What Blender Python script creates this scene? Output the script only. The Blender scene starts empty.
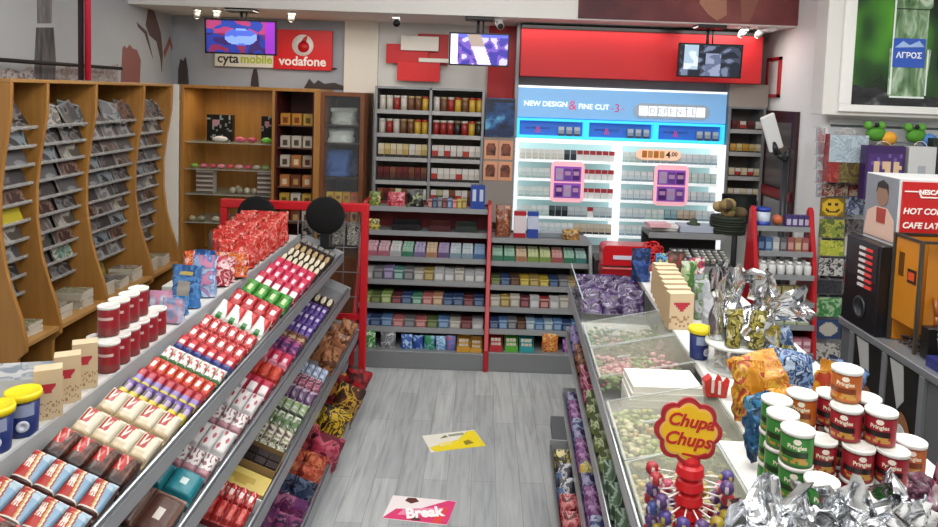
import bpy, bmesh, math, random
from mathutils import Vector, Matrix, Euler, noise
R = random.Random(7)
SC = bpy.context.scene
COL = SC.collection
PI = math.pi
ORD = ('first second third fourth fifth sixth seventh eighth ninth tenth eleventh twelfth thirteenth fourteenth fifteenth '
       'sixteenth seventeenth eighteenth nineteenth twentieth').split()
def od(i):
    if i < 20: return ORD[i]
    return ('twenty-' if i < 29 else 'thirty-') + (ORD[i - 20] if i < 29 else ORD[(i - 30) % 20]) if i != 29 else 'thirtieth'

# ------------------------------------------------------------------ materials
def lin(c):
    return c / 12.92 if c <= .04045 else ((c + .055) / 1.055) ** 2.4
def rgb(h):
    h = h.lstrip('#')
    return tuple(lin(int(h[i:i + 2], 16) / 255) for i in (0, 2, 4)) + (1,)
_m = {}
def M(h, rough=.5, metal=0., emit=0., alpha=1., trans=0., coat=0.):
    k = (h, rough, metal, emit, alpha, trans, coat)
    if k in _m: return _m[k]
    m = bpy.data.materials.new('m_' + h.strip('#')); m.use_nodes = True
    b = m.node_tree.nodes['Principled BSDF']
    b.inputs['Base Color'].default_value = rgb(h)
    b.inputs['Roughness'].default_value = rough
    b.inputs['Metallic'].default_value = metal
    if emit:
        b.inputs['Emission Color'].default_value = rgb(h)
        b.inputs['Emission Strength'].default_value = emit
    if alpha < 1: b.inputs['Alpha'].default_value = alpha
    if trans: b.inputs['Transmission Weight'].default_value = trans
    if coat: b.inputs['Coat Weight'].default_value = coat
    _m[k] = m
    return m
def mute(h, k=.9, d=.08):
    h = h.lstrip('#'); v = [int(h[i:i + 2], 16) for i in (0, 2, 4)]; m = sum(v) / 3
    return '#' + ''.join('%02x' % int((c * (1 - d) + m * d) * k) for c in v)
def G(h): return M(mute(h), .32)                # glossy wrapper
def nodes(name):
    m = bpy.data.materials.new(name); m.use_nodes = True
    nt = m.node_tree
    return m, nt, nt.nodes['Principled BSDF'], nt.links
def ramp(nt, stops, interp='LINEAR'):
    r = nt.nodes.new('ShaderNodeValToRGB'); r.color_ramp.interpolation = interp
    e = r.color_ramp.elements
    while len(e) < len(stops): e.new(.5)
    for i, (p, c) in enumerate(stops):
        e[i].position = p; e[i].color = rgb(c)
    return r
def coords(nt, scale=(1, 1, 1), rot=(0, 0, 0), gen='Object'):
    t = nt.nodes.new('ShaderNodeTexCoord'); mp = nt.nodes.new('ShaderNodeMapping')
    mp.inputs['Scale'].default_value = scale; mp.inputs['Rotation'].default_value = rot
    nt.links.new(t.outputs[gen], mp.inputs['Vector'])
    return mp
def noise_mat(name, stops, scale=(1, 1, 1), nscale=5, detail=4, rough=.5, metal=0., emit=0., interp='LINEAR', bump=0., dist=0., rot=(0, 0, 0)):
    m, nt, b, l = nodes(name)
    mp = coords(nt, scale, rot)
    n = nt.nodes.new('ShaderNodeTexNoise'); n.inputs['Scale'].default_value = nscale; n.inputs['Detail'].default_value = detail
    n.inputs['Distortion'].default_value = dist
    l.new(mp.outputs[0], n.inputs['Vector'])
    r = ramp(nt, stops, interp); l.new(n.outputs[0], r.inputs[0])
    l.new(r.outputs[0], b.inputs['Base Color'])
    b.inputs['Roughness'].default_value = rough; b.inputs['Metallic'].default_value = metal
    if emit:
        l.new(r.outputs[0], b.inputs['Emission Color']); b.inputs['Emission Strength'].default_value = emit
    if bump:
        bp = nt.nodes.new('ShaderNodeBump'); bp.inputs['Strength'].default_value = bump
        l.new(n.outputs[0], bp.inputs['Height']); l.new(bp.outputs[0], b.inputs['Normal'])
    return m
def floor_mat():
    m, nt, b, l = nodes('grey_wood_planks')
    mp = coords(nt, (1, 1, 1), (0, 0, PI / 2))
    br = nt.nodes.new('ShaderNodeTexBrick')
    br.inputs['Color1'].default_value = rgb('#b6b9ba'); br.inputs['Color2'].default_value = rgb('#a3a7a9'); br.inputs['Mortar'].default_value = rgb('#8c9092')
    br.inputs['Scale'].default_value = 1; br.inputs['Mortar Size'].default_value = .0018; br.inputs['Bias'].default_value = 0
    br.inputs['Brick Width'].default_value = 1.15; br.inputs['Row Height'].default_value = .135; br.offset = .37
    l.new(mp.outputs[0], br.inputs['Vector'])
    mp2 = coords(nt, (26, 2.2, 1))
    n = nt.nodes.new('ShaderNodeTexNoise'); n.inputs['Scale'].default_value = 1.2; n.inputs['Detail'].default_value = 6; n.inputs['Distortion'].default_value = .6
    l.new(mp2.outputs[0], n.inputs['Vector'])
    r = ramp(nt, [(.28, '#bcbebe'), (.5, '#e6e6e5'), (.7, '#fafaf8')]); l.new(n.outputs[0], r.inputs[0])
    mx = nt.nodes.new('ShaderNodeMix'); mx.data_type = 'RGBA'; mx.blend_type = 'MULTIPLY'; mx.inputs[0].default_value = .75
    l.new(br.outputs[0], mx.inputs[6]); l.new(r.outputs[0], mx.inputs[7])
    l.new(mx.outputs[2], b.inputs['Base Color'])
    b.inputs['Roughness'].default_value = .42
    return m
def wood_mat(name, a, c, axis='z', rough=.4):
    sc = {'z': (14, 14, 1.1), 'y': (14, 1.1, 14), 'x': (1.1, 14, 14)}[axis]
    return noise_mat(name, [(.3, a), (.7, c)], sc, 2.2, 5, rough, dist=.4)
WALL = M('#d9d8d4', .8)
WALLG = M('#a9adb5', .8)
WHITE = M('#e9e9e6', .5)
WOOD = wood_mat('beech_veneer', '#9c6c33', '#ae7c3d')
WOODX = wood_mat('beech_veneer_flat', '#a87a42', '#b78a50', 'y')
DWOOD = wood_mat('brown_veneer', '#6a3d22', '#7d4b2b')
GREY = M('#8b8d90', .45, .3)
LGREY = M('#b4b7ba', .4, .2)
DGREY = M('#3c3e42', .5)
STEEL = M('#b9bdc2', .28, .85)
BLACK = M('#0d0d0f', .5)
RED = M('#b3121f', .4)
RAILRED = M('#a30f1d', .4)
FOIL = M('#d9dbde', .16, 1.)
def clear(h='#ffffff', a=.16, rough=.08): return M(h, rough, 0, 0, a)

# ------------------------------------------------------------------ mesh builder
class MB:
    def __init__(s): s.v = []; s.f = []; s.mi = []; s.sm = []; s.mats = []
    def slot(s, m):
        if m not in s.mats: s.mats.append(m)
        return s.mats.index(m)
    def add(s, vs, fs, m, smooth=False, X=None):
        o = len(s.v)
        s.v += [tuple(X @ Vector(p)) if X else tuple(p) for p in vs]
        for i, f in enumerate(fs):
            s.f.append([o + k for k in f]); s.sm.append(smooth)
            s.mi.append(s.slot(m[i] if isinstance(m, (list, tuple)) else m))
        return s
    def box(s, x0, x1, y0, y1, z0, z1, m, X=None):
        v = [(x, y, z) for z in (z0, z1) for y in (y0, y1) for x in (x0, x1)]
        return s.add(v, [(0, 2, 3, 1), (4, 5, 7, 6), (0, 1, 5, 4), (2, 6, 7, 3), (0, 4, 6, 2), (1, 3, 7, 5)], m, False, X)
    def cbox(s, c, d, m, X=None):
        return s.box(c[0] - d[0] / 2, c[0] + d[0] / 2, c[1] - d[1] / 2, c[1] + d[1] / 2, c[2] - d[2] / 2, c[2] + d[2] / 2, m, X)
    def lathe(s, prof, m, c=(0, 0, 0), n=20, X=None, colf=None, cap=True):
        v = []; f = []; ms = []
        for r, z in prof:
            for k in range(n):
                a = 2 * PI * k / n
                v.append((c[0] + r * math.cos(a), c[1] + r * math.sin(a), c[2] + z))
        for i in range(len(prof) - 1):
            for k in range(n):
                f.append((i * n + k, i * n + (k + 1) % n, (i + 1) * n + (k + 1) % n, (i + 1) * n + k))
                ms.append(colf(k / n, i) if colf else m)
        if cap:
            f.append(tuple(range(n - 1, -1, -1))); ms.append(m)
            f.append(tuple(range((len(prof) - 1) * n, len(prof) * n))); ms.append(m)
        return s.add(v, f, ms, True, X)
    def cyl(s, p0, p1, r, m, n=10, r2=None):
        p0 = Vector(p0); p1 = Vector(p1); d = p1 - p0
        q = d.to_track_quat('Z', 'Y').to_matrix().to_4x4()
        return s.lathe([(r, 0), (r if r2 is None else r2, d.length)], m, n=n, X=Matrix.Translation(p0) @ q)
    def tube(s, pts, r, m, n=6):
        for a, b in zip(pts, pts[1:]): s.cyl(a, b, r, m, n)
        return s
    def ball(s, c, r, m, n=10, sc=(1, 1, 1), colf=None):
        k = max(4, n // 2)
        prof = [(max(1e-4, r * math.sin(PI * i / k)), -r * math.cos(PI * i / k)) for i in range(k + 1)]
        X = Matrix.Translation(c) @ Matrix.Diagonal((*sc, 1))
        return s.lathe(prof, m, n=n, X=X, colf=colf)
    def grid(s, fn, nu, nv, m, smooth=True, X=None):
        v = [fn(i / nu, j / nv) for j in range(nv + 1) for i in range(nu + 1)]
        f = []; ms = []
        for j in range(nv):
            for i in range(nu):
                f.append((j * (nu + 1) + i, j * (nu + 1) + i + 1, (j + 1) * (nu + 1) + i + 1, (j + 1) * (nu + 1) + i))
                ms.append(m((i + .5) / nu, (j + .5) / nv) if callable(m) else m)
        return s.add(v, f, ms, smooth, X)
    def prism(s, poly, ax, a, b, m, X=None):
        def P(p, t): return {'x': (t, p[0], p[1]), 'y': (p[0], t, p[1]), 'z': (p[0], p[1], t)}[ax]
        n = len(poly)
        v = [P(p, a) for p in poly] + [P(p, b) for p in poly]
        f = [tuple(range(n)), tuple(range(2 * n - 1, n - 1, -1))] + [(i, (i + 1) % n, n + (i + 1) % n, n + i) for i in range(n)]
        return s.add(v, f, m, False, X)
    def mesh(s, name, bevel=0., seg=1, weld=False):
        me = bpy.data.meshes.new(name)
        me.from_pydata(s.v, [], s.f)
        for m in s.mats: me.materials.append(m)
        me.polygons.foreach_set('material_index', s.mi)
        me.polygons.foreach_set('use_smooth', s.sm)
        bm = bmesh.new(); bm.from_mesh(me)
        if weld: bmesh.ops.remove_doubles(bm, verts=bm.verts, dist=1e-5)
        bmesh.ops.recalc_face_normals(bm, faces=bm.faces)
        if bevel:
            bm.normal_update()
            es = [e for e in bm.edges if len(e.link_faces) == 2 and e.calc_face_angle(0) > .6 and e.calc_length() > bevel * 2.5]
            try: bmesh.ops.bevel(bm, geom=es, offset=bevel, segments=seg, affect='EDGES', clamp_overlap=True)
            except Exception: pass
        bm.to_mesh(me); bm.free(); me.update()
        return me
    def obj(s, name, parent=None, bevel=0., seg=1, label=None, **k):
        return link(name, s.mesh(name, bevel, seg), parent, label, **k)
def link(name, me, parent=None, label=None):
    o = bpy.data.objects.new(name, me); COL.objects.link(o)
    if parent is not None: o.parent = parent
    if label: o['label'] = label
    return o
def short(t):
    import re
    for a, b in ((' from the ', ' from '), (' of the ', ' of '), (' in the ', ' in '), (' on the ', ' on '), (' behind the ', ' behind '), (' under the ', ' under '), (' before the ', ' before '), (' beside the ', ' beside '), (' at the ', ' at ')):
        while len(re.findall(r"[A-Za-z0-9][A-Za-z0-9'-]*", t)) > 16 and a in t: t = t.replace(a, b, 1)
    return t
def tag(o, label, cat, group=None):
    o['label'] = short(label); o['category'] = cat
    if group: o['group'] = group
    return o
def empty(name, loc, label, cat, group=None, rz=0.):
    o = bpy.data.objects.new(name, None); COL.objects.link(o)
    o.empty_display_size = .05
    o.location = loc; o.rotation_euler = (0, 0, rz)
    return tag(o, label, cat, group)
def struct(o): o['kind'] = 'structure'; return o
def stuff(o, label, cat): o['kind'] = 'stuff'; return tag(o, label, cat)

class Proto:
    """one kind of thing: its own mesh (or none: an Empty) and the meshes of its parts; first use makes it, later uses copy object by object"""
    def __init__(s, name, me, parts=()): s.name = name; s.me = me; s.parts = parts; s.first = None
    def put(s, X, label, cat, group=None):
        if s.first is None:
            r = bpy.data.objects.new(s.name, s.me); COL.objects.link(r); s.first = r
            for p in s.parts: link(p[0], p[1], r, p[2] if len(p) > 2 else None)
        else:
            r = s.first.copy(); COL.objects.link(r)
            if 'group' in r: del r['group']
            for ch in list(s.first.children):
                c = ch.copy(); COL.objects.link(c); c.parent = r
        r.matrix_basis = X
        return tag(r, label, cat, group)
def T(x, y, z, rz=0., rx=0., ry=0.):
    return Matrix.Translation((x, y, z)) @ Euler((rx, ry, rz)).to_matrix().to_4x4()

def text_mesh(body, size, m, depth=.0015, bold=0., shear=0., ax='CENTER', space=1.):
    """flat raised lettering in the XZ plane facing -Y"""
    c = bpy.data.curves.new('lettering', 'FONT'); c.body = body; c.size = size; c.align_x = ax; c.align_y = 'CENTER'
    c.extrude = depth / 2; c.offset = bold; c.shear = shear; c.space_character = space; c.resolution_u = 3
    o = bpy.data.objects.new('lettering', c); COL.objects.link(o)
    dg = bpy.context.evaluated_depsgraph_get()
    me = bpy.data.meshes.new_from_object(o.evaluated_get(dg))
    bpy.data.objects.remove(o); bpy.data.curves.remove(c)
    me.transform(Matrix.Rotation(PI / 2, 4, 'X'))
    me.materials.clear(); me.materials.append(m)
    for p in me.polygons: p.material_index = 0
    return me
def text(name, body, size, m, X, parent=None, **k):
    me = text_mesh(body, size, m, **k)
    me.transform(X)
    return link(name, me, parent)

# ------------------------------------------------------------------ product shapes (origin: bottom centre, front faces -Y)
def jit(p, a, f=20, seed=0.):
    q = Vector(p) * f + Vector((seed * 7.3, seed * 3.1, seed))
    return Vector(p) + noise.noise_vector(q) * a
def bar(w, l, h, fn, back=None, nu=10, nv=12, crinkle=.0012, seed=0):
    """flow-wrapped bar lying flat, crimped flat ends at +-Y"""
    b = MB()
    def prof(u, v):
        e = abs(2 * v - 1); su = abs(2 * u - 1)
        k = max(0, 1 - max(0, (e - .72) / .2)) if e > .72 else 1
        return k * (1 - su ** 4) ** .5
    def top(u, v):
        p = ((u - .5) * w, (v - .5) * l * (1 + .012 * (int(u * nu + .5) % 2) * (v in (0, 1))), .0015 + h * prof(u, v))
        return tuple(jit(p, crinkle, 45, seed))
    def bot(u, v): 
        p = top(u, v); return (p[0], p[1], .0005)
    b.grid(top, nu, nv, fn); b.grid(bot, nu, nv, back or fn(.5, .5))
    return b.mesh('wrapper', weld=False)
def carton(w, d, h, front, top=None, side=None, n=(8, 6), bev=.0015):
    b = MB(); side = side or front(.02, .5)
    ft = top or (lambda u, v: side)
    b.grid(lambda u, v: ((u - .5) * w, -d / 2, v * h), n[0], n[1], front, False)
    b.grid(lambda u, v: ((u - .5) * w, (v - .5) * d, h), n[0], n[1], ft, False)
    b.add([(-w / 2, -d / 2, 0), (w / 2, -d / 2, 0), (w / 2, d / 2, 0), (-w / 2, d / 2, 0), (-w / 2, -d / 2, h), (w / 2, -d / 2, h), (w / 2, d / 2, h), (-w / 2, d / 2, h)],
          [(0, 3, 2, 1), (1, 2, 6, 5), (2, 3, 7, 6), (3, 0, 4, 7)], side)
    return b.mesh('carton')
def open_tray(w, d, h, m, lip=.6, t=.0025, inner=None):
    b = MB()
    b.box(-w / 2, w / 2, -d / 2, d / 2, 0, t, m)
    b.box(-w / 2, w / 2, -d / 2, -d / 2 + t, t, h * lip, m)
    b.box(-w / 2, w / 2, d / 2 - t, d / 2, t, h, m)
    for s in (-1, 1):
        x = s * (w / 2 - t / 2)
        b.prism([(-d / 2 + t, t), (d / 2 - t, t), (d / 2 - t, h), (-d / 2 + t, h * lip)], 'x', x - t / 2, x + t / 2, m)
    return b.mesh('open_tray')
def pouch(w, h, t, fn, seed=0, crinkle=.004, pillow=False, nu=20, nv=14, back=None):
    """standing bag: flat seam on top, gusset (or second seam) below"""
    b = MB()
    def P(u, v):
        a = 2 * PI * u
        if pillow: k = max(.02, (math.sin(PI * min(1, max(0, (v - .05) / .9)))) ** .55 if .05 < v < .95 else .02)
        else: k = max(.02, (1 - max(0, v) ** 2.4)) if v < .94 else .02
        ww = w / 2 * (1 - .06 * math.sin(PI * v) * (1 if k > .1 else 0))
        c, s_ = math.cos(a), math.sin(a)
        x = ww * math.copysign(abs(c) ** .7, c); y = t / 2 * k * math.copysign(abs(s_) ** .8, s_)
        amp = crinkle * (1 if .02 < v < .99 else .4)
        q = Vector((x, y, v * h)) + noise.noise_vector(Vector((c * 2.2, s_ * 2.2, v * 5 + seed * 3.7))) * amp * 2 + noise.noise_vector(Vector((x * 38, y * 38, v * h * 38 + seed * 9))) * amp
        q.z = max(0, q.z) if v > 0 else 0
        return tuple(q)
    # colour: u measured across the front face
    def cf(u, v):
        if math.sin(2 * PI * u) < 0: return fn(.5 + .5 * math.cos(2 * PI * u), v)
        return (back or fn)(.5 - .5 * math.cos(2 * PI * u), v)
    b.grid(P, nu, nv, cf)
    b.add([P(i / nu, 0) for i in range(nu)], [tuple(range(nu))], fn(.5, .02))
    b.add([P(i / nu, 1) for i in range(nu)], [tuple(range(nu))], fn(.5, .98))
    return b.mesh('pouch', weld=False)
def foil(w, h, t, seed, mat_=None, flare=.5, amp=.05, nu=30, nv=26):
    """gathered metallic film: body at the bottom, pinched neck, ragged flared top"""
    b = MB(); mt = mat_ or FOIL
    def P(u, v):
        a = 2 * PI * u
        neck = 1 - .45 * math.exp(-((v - .55) / .13) ** 2)
        fl = 1 + flare * max(0, v - .6) * 2
        r = neck * fl
        c, s_ = math.cos(a), math.sin(a)
        fold = .16 * math.sin(7 * a + seed) * (.3 + v) + .1 * math.sin(13 * a + 2 * seed)
        x = w / 2 * r * c * (1 + fold); y = t / 2 * r * s_ * (1 + fold)
        q = Vector((x, y, h * v * (1 + .12 * math.sin(5 * a + seed * 2) * (v > .8))))
        n1 = noise.noise_vector(q * 14 + Vector((seed * 5, seed, 2))); n2 = noise.noise_vector(q * 34 + Vector((seed, 3, seed * 4)))
        q += (n1 * amp * .7 + n2 * amp * .22) * min(1, v * 4)
        return tuple(q)
    b.grid(P, nu, nv, mt, True)
    return b.mesh('foil')
def can(r, h, body, n=28, rim=None):
    """paper can: body mesh coloured by (angle share, height share) and a part for the plastic lid"""
    b = MB(); lv = 10
    prof = [(r, h * i / lv) for i in range(lv + 1)]
    b.lathe(prof, rim or body(.75, .1), n=n, colf=lambda u, i: body(u, (i + .5) / lv))
    l = MB(); l.lathe([(r * 1.04, 0), (r * 1.05, .004), (r * 1.05, .009), (r * .98, .0105), (r * .93, .008), (r * .3, .008)], M('#e4e3de', .3, 0, 0, .93), (0, 0, h - .002), n)
    return b.mesh('can_body'), l.mesh('can_lid')
def stripes(*hs):
    """vertical-order colour bands, bottom to top: (share, hex) ..."""
    def f(u, v):
        t = 0
        for s_, h in hs:
            t += s_
            if v <= t: return G(h)
        return G(hs[-1][1])
    return f
def oval(base, spot, cx=.5, cy=.5, rx=.3, ry=.2, ring=None):
    def f(u, v):
        d = ((u - cx) / rx) ** 2 + ((v - cy) / ry) ** 2
        if d < 1: return G(spot)
        if ring and d < 1.8: return G(ring)
        return G(base) if isinstance(base, str) else base(u, v)
    return f
def label_(base, spot, u0, u1, v0, v1, nxt=None):
    def f(u, v):
        if u0 < u < u1 and v0 < v < v1: return G(spot)
        if nxt: return nxt(u, v)
        return G(base)
    return f
_mx = {}
def mixed(cols, seed=0, f=3):
    """printed wrapper: soft-edged patches of the given inks"""
    k = (tuple(cols), seed, f)
    if k not in _mx:
        n = len(cols); st = []
        for i, c in enumerate(cols):
            a = .36 + .28 * i / n; b = .36 + .28 * (i + 1) / n
            c = mute(c); st += [(a + .012, c), (b - .012, c)]
        m, nt, b, l = nodes('printed_wrapper')
        mp = coords(nt, (1, 1, 1)); mp.inputs['Location'].default_value = (seed * 1.37, seed * .71, seed * .29)
        nz = nt.nodes.new('ShaderNodeTexNoise'); nz.inputs['Scale'].default_value = f * 5.5; nz.inputs['Detail'].default_value = 2.5; nz.inputs['Distortion'].default_value = .9
        l.new(mp.outputs[0], nz.inputs['Vector']); r = ramp(nt, st); l.new(nz.outputs[0], r.inputs[0]); l.new(r.outputs[0], b.inputs['Base Color']); b.inputs['Roughness'].default_value = .33
        _mx[k] = m
    return lambda u, v: _mx[k]
# ------------------------------------------------------------------ the setting
def sbox(name, a, m, bevel=0):
    b = MB(); b.box(*a, m); o = b.obj(name, None, bevel); return struct(o)
sbox('floor', (-3.3, 4.7, -1.6, 7.4, -.1, 0), floor_mat())
sbox('wall_left', (-3.25, -3.13, -1.6, 7.32, 0, 3.5), WALL)
sbox('wall_back', (-3.13, 2.68, 7.2, 7.32, 0, 3.5), WALL)
sbox('wall_right', (2.68, 2.8, 5.8, 7.32, 0, 3.5), WHITE)
sbox('wall_right_return', (2.68, 4.6, 5.65, 5.8, 0, 3.5), WHITE)
sbox('wall_right_front', (4.6, 4.72, -1.6, 5.8, 0, 3.5), WALL)
sbox('wall_front', (-3.25, 4.72, -1.72, -1.6, 0, 3.5), WALL)
sbox('ceiling', (-3.25, 4.72, -1.72, 7.32, 3.5, 3.6), WHITE)
sbox('ceiling_soffit', (-3.13, 2.68, 6.3, 7.2, 2.83, 3.5), M('#dedcd8', .7))
sbox('trim_1', (-1.40, -1.07, 7.14, 7.2, 0, 2.83), M('#dfdad0', .7))          # pale strip between cabinet and cigarette shelf
sbox('trim_2', (.28, .31, 6.78, 7.2, 0, 2.83), GREY)                          # grey post beside the lit display
sbox('trim_3', (.31, 2.66, 6.9, 7.2, 2.262, 2.335), M('#8d8680', .6))
sbox('trim_4', (2.29, 2.66, 6.78, 7.2, 2.125, 2.335), M('#a79d94', .6))
# door at the far right, dark red frame and grey glazing
d = MB(); d.box(2.655, 2.68, 6.12, 6.82, 0, 2.1, M('#3a1418', .4)); door = struct(d.obj('door_1'))
g = MB()
g.box(2.648, 2.656, 6.2, 6.72, 1.42, 2.0, M('#55504f', .2)); g.obj('upper_pane', door)
g = MB(); g.box(2.648, 2.656, 6.2, 6.72, .35, 1.3, M('#8a8887', .2)); g.obj('lower_pane', door)
g = MB(); g.box(2.642, 2.656, 6.14, 6.8, 1.32, 1.4, M('#7a1420', .4)); g.obj('cross_rail', door)

# mural on the wall above the magazine rack
MG = noise_mat('hazy_grey_print', [(.3, '#a0a5ab'), (.7, '#b9bdc0')], (1, .6, .8), 1.2, 2, .6)
def mural_shape(poly, m, X=-3.128, t=.012):
    b = MB(); b.prism(poly, 'x', X, X + t, m); return b
mr = empty('wall_mural', (-3.12, 5.0, 2.1), 'hazy grey mural with dark column, red hand and leaping figure above the magazine rack', 'mural')
def mpart(n, mb): o = mb.obj(n); o.parent = mr; o.matrix_parent_inverse = Matrix.Translation((3.12, -5.0, -2.1)); return o
b = MB(); b.box(-3.129, -3.12, 3.6, 7.18, 2.0, 3.45, MG); mpart('printed_sheet', b)
def ylt(px): return -3.13 * 720 / (px - 485)
def zlt(px, py): return 2.15 - (py - (95 - .035 * (485 - px))) * ylt(px) / 720
def mpoly(pts): return [(ylt(x), zlt(x, y)) for x, y in pts]
TRUNK = noise_mat('dark_grained_column', [(.35, '#3d3a3c'), (.65, '#6a676a')], (10, 10, 1.5), 3, 4, .7)
b = mural_shape(mpoly([(37, -20), (52, -20), (51, 24), (37, 24)]), noise_mat('grey_grained_column', [(.3, '#5c5a5e'), (.7, '#8d8b8e')], (10, 10, 2), 3, 4, .7)); mpart('column_top', b)
b = mural_shape(mpoly([(36, 28), (53, 28), (55, 60), (54, 84), (34, 84), (34, 60)]), TRUNK); mpart('column_bottom', b)
b = mural_shape(mpoly([(122, 48), (124, 46), (126, 49), (129, 45), (132, 49), (136, 50), (140, 60), (139, 84), (120, 84)]), M('#8a5a54', .7)); mpart('red_hand', b)
fig = M('#5f4c48', .7)
b = mural_shape(mpoly([(148, 5), (154, 14), (160, 34), (162, 55), (161, 72), (160, 60), (156, 42), (149, 36), (145, 26)]), fig); mpart('leaping_figure', b)
b = mural_shape(mpoly([(136, 23), (146, 32), (152, 58), (150, 52), (144, 34), (138, 28)]), fig); mpart('figure_arm', b)
b = mural_shape(mpoly([(163, 52), (169, 37), (173, 52), (171, 50), (169, 44), (164, 58)]), M('#94564e', .7)); mpart('figure_leg', b)
b = mural_shape(mpoly([(0, 70), (8, 68), (20, 72), (30, 66), (34, 74), (34, 84), (0, 84)]), noise_mat('skyline_print', [(.4, '#77686a'), (.55, '#b9b3b2')], (1, 8, 10), 4, 3, .7)); mpart('printed_skyline', b)
b = mural_shape(mpoly([(54, 72), (66, 66), (84, 70), (100, 68), (117, 64), (117, 84), (54, 84)]), noise_mat('skyline_print_pale', [(.4, '#8d7f7c'), (.55, '#aaa4a2')], (1, 8, 10), 4, 3, .7)); mpart('printed_hills', b)
b = MB(); b.cyl((-3.0, 3.7, 2.262), (-3.0, 5.95, 2.262), .014, BLACK); tag(b.obj('display_rail'), 'thin black rail running above the magazine rack', 'rail')
for y in (3.75, 4.9, 5.9): b = MB(); b.cyl((-3.13, y, 2.262), (-3.0, y, 2.262), .008, BLACK); b.obj('rail_bracket', bpy.data.objects['display_rail'])
b = MB(); b.cyl((-2.62, 4.76, 2.155), (-2.62, 4.76, 3.5), .02, M('#c0203f', .35), 14); po = tag(b.obj('upright_pole'), 'slim crimson upright pole rising from the magazine rack', 'pole')
b = MB(); b.box(-2.668, -2.643, 4.73, 4.755, 2.155, 3.5, M('#221015', .5)); b.obj('dark_edge', po)

# blue-grey mural on the back wall with dark figures
bm_ = empty('skyline_mural', (-2.2, 7.19, 2.17), 'blue-grey wall mural with dark statues and birds above the wood cabinets', 'mural')
def bpart(n, mb): o = mb.obj(n); o.parent = bm_; o.matrix_parent_inverse = Matrix.Translation((2.2, -7.19, -2.17)); return o
b = MB(); b.box(-3.12, -1.4, 7.185, 7.198, 2.0, 2.825, noise_mat('blue_grey_print', [(.3, '#8f95a0'), (.7, '#a9aeb8')], (1, 1, 1), 1.5, 2, .6)); bpart('printed_sheet', b)
dk = M('#3a3130', .7)
b = MB(); b.prism([(-3.05, 2.155), (-2.95, 2.155), (-2.96, 2.3), (-2.98, 2.42), (-3.0, 2.38), (-3.03, 2.4), (-3.05, 2.3)], 'y', 7.17, 7.185, dk); bpart('statue', b)
b = MB(); b.prism([(-2.33, 2.155), (-2.25, 2.155), (-2.26, 2.25), (-2.275, 2.33), (-2.3, 2.33), (-2.32, 2.25)], 'y', 7.17, 7.185, dk); bpart('statue', b)
b = MB(); b.prism([(-1.8, 2.155), (-1.41, 2.155), (-1.41, 2.19), (-1.5, 2.22), (-1.6, 2.205), (-1.66, 2.24), (-1.7, 2.2), (-1.75, 2.25), (-1.78, 2.19)], 'y', 7.17, 7.185, dk); bpart('bird', b)
b = MB(); b.prism([(-1.56, 2.35), (-1.5, 2.37), (-1.47, 2.36), (-1.5, 2.345)], 'y', 7.17, 7.185, dk); bpart('bird', b)

# ------------------------------------------------------------------ signs on the back wall
s = empty('phone_sign', (-1.81, 7.14, 2.335), 'square red phone network sign with white speech mark and lettering', 'sign')
o_ = Vector((-1.81, 7.14, 2.335))
def child(par, n, mb, bevel=0, label=None, seg=1):
    o = mb.obj(n, None, bevel, seg, label); o.parent = par; o.matrix_parent_inverse = Matrix.Translation(par.location).inverted(); return o
def sub(o, part): o.parent = part; o.matrix_parent_inverse = Matrix.Identity(4); return o
def ctext(par, n, body, size, m, X, **k):
    o = text(n, body, size, m, X, None, **k); o.parent = par; o.matrix_parent_inverse = Matrix.Translation(par.location).inverted(); return o
b = MB(); b.box(-2.1, -1.52, 7.14, 7.17, 2.335, 2.745 - .02, M('#d3141f', .4)); pnl = child(s, 'panel', b, .003)
b = MB(); b.lathe([(.105, 0), (.105, .006)], M('#f2eeee', .4), n=32, X=T(-1.81, 7.139, 2.575, 0, PI / 2)); wd = sub(child(s, 'white_disc', b), pnl)
b = MB(); b.lathe([(.056, 0), (.056, .006)], M('#c40f1b', .4), n=24, X=T(-1.80, 7.132, 2.56, 0, PI / 2))
b.prism([(-1.83, 2.60), (-1.80, 2.65), (-1.76, 2.675), (-1.775, 2.61)], 'y', 7.126, 7.132, M('#c40f1b', .4)); sub(child(s, 'speech_mark', b), pnl)
sub(ctext(s, 'lettering', 'vodafone', .125, M('#f4f0f0', .4), T(-1.81, 7.137, 2.415), bold=.003), pnl)
s = empty('mobile_sign', (-2.39, 7.15, 2.345), 'white mobile network sign half hidden behind the hanging TV', 'sign')
b = MB(); b.box(-2.68, -2.1, 7.15, 7.17, 2.345, 2.72, M('#eceadf', .5)); pnl = child(s, 'panel', b)
sub(ctext(s, 'lettering', 'cyta', .13, M('#26262a', .5), T(-2.55, 7.148, 2.42), bold=.002), pnl)
sub(ctext(s, 'lettering', 'mobile', .115, M('#b6cc1f', .5), T(-2.27, 7.148, 2.42), bold=.003), pnl)
# red and white wall plates above the tall cigarette shelf
for n_, (a, y, h, lab) in enumerate((((-.985, -.57, 2.43, 2.62), 7.12, '#c4141d', 'broad red wall plate, leftmost of the overlapping plates'),
        ((-.87, -.45, 2.262, 2.45), 7.1, '#d51a20', 'bright red wall plate lowest of the overlapping plates'),
        ((-.68, -.38, 2.43, 2.73), 7.14, '#b31019', 'dark red tall wall plate behind the hanging TV'),
        ((-.84, -.47, 2.56, 2.70), 7.09, '#dcd6cc', 'white wall plate overlapping the red plates'),
        ((-.66, -.36, 2.45, 2.49), 7.085, '#e2dcd2', 'thin white strip plate between the red plates'))):
    b = MB(); b.box(a[0], a[1], y, y + .02 if n_ != 2 else 7.2, a[2], a[3], M(h, .5))
    for xx in (a[0] + .04, a[1] - .04): b.box(xx - .01, xx + .01, y + .01, 7.2, a[2] + .01, a[2] + .03, GREY)
    tag(b.obj('wall_plate', None, .002), lab, 'wall plate')
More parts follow.
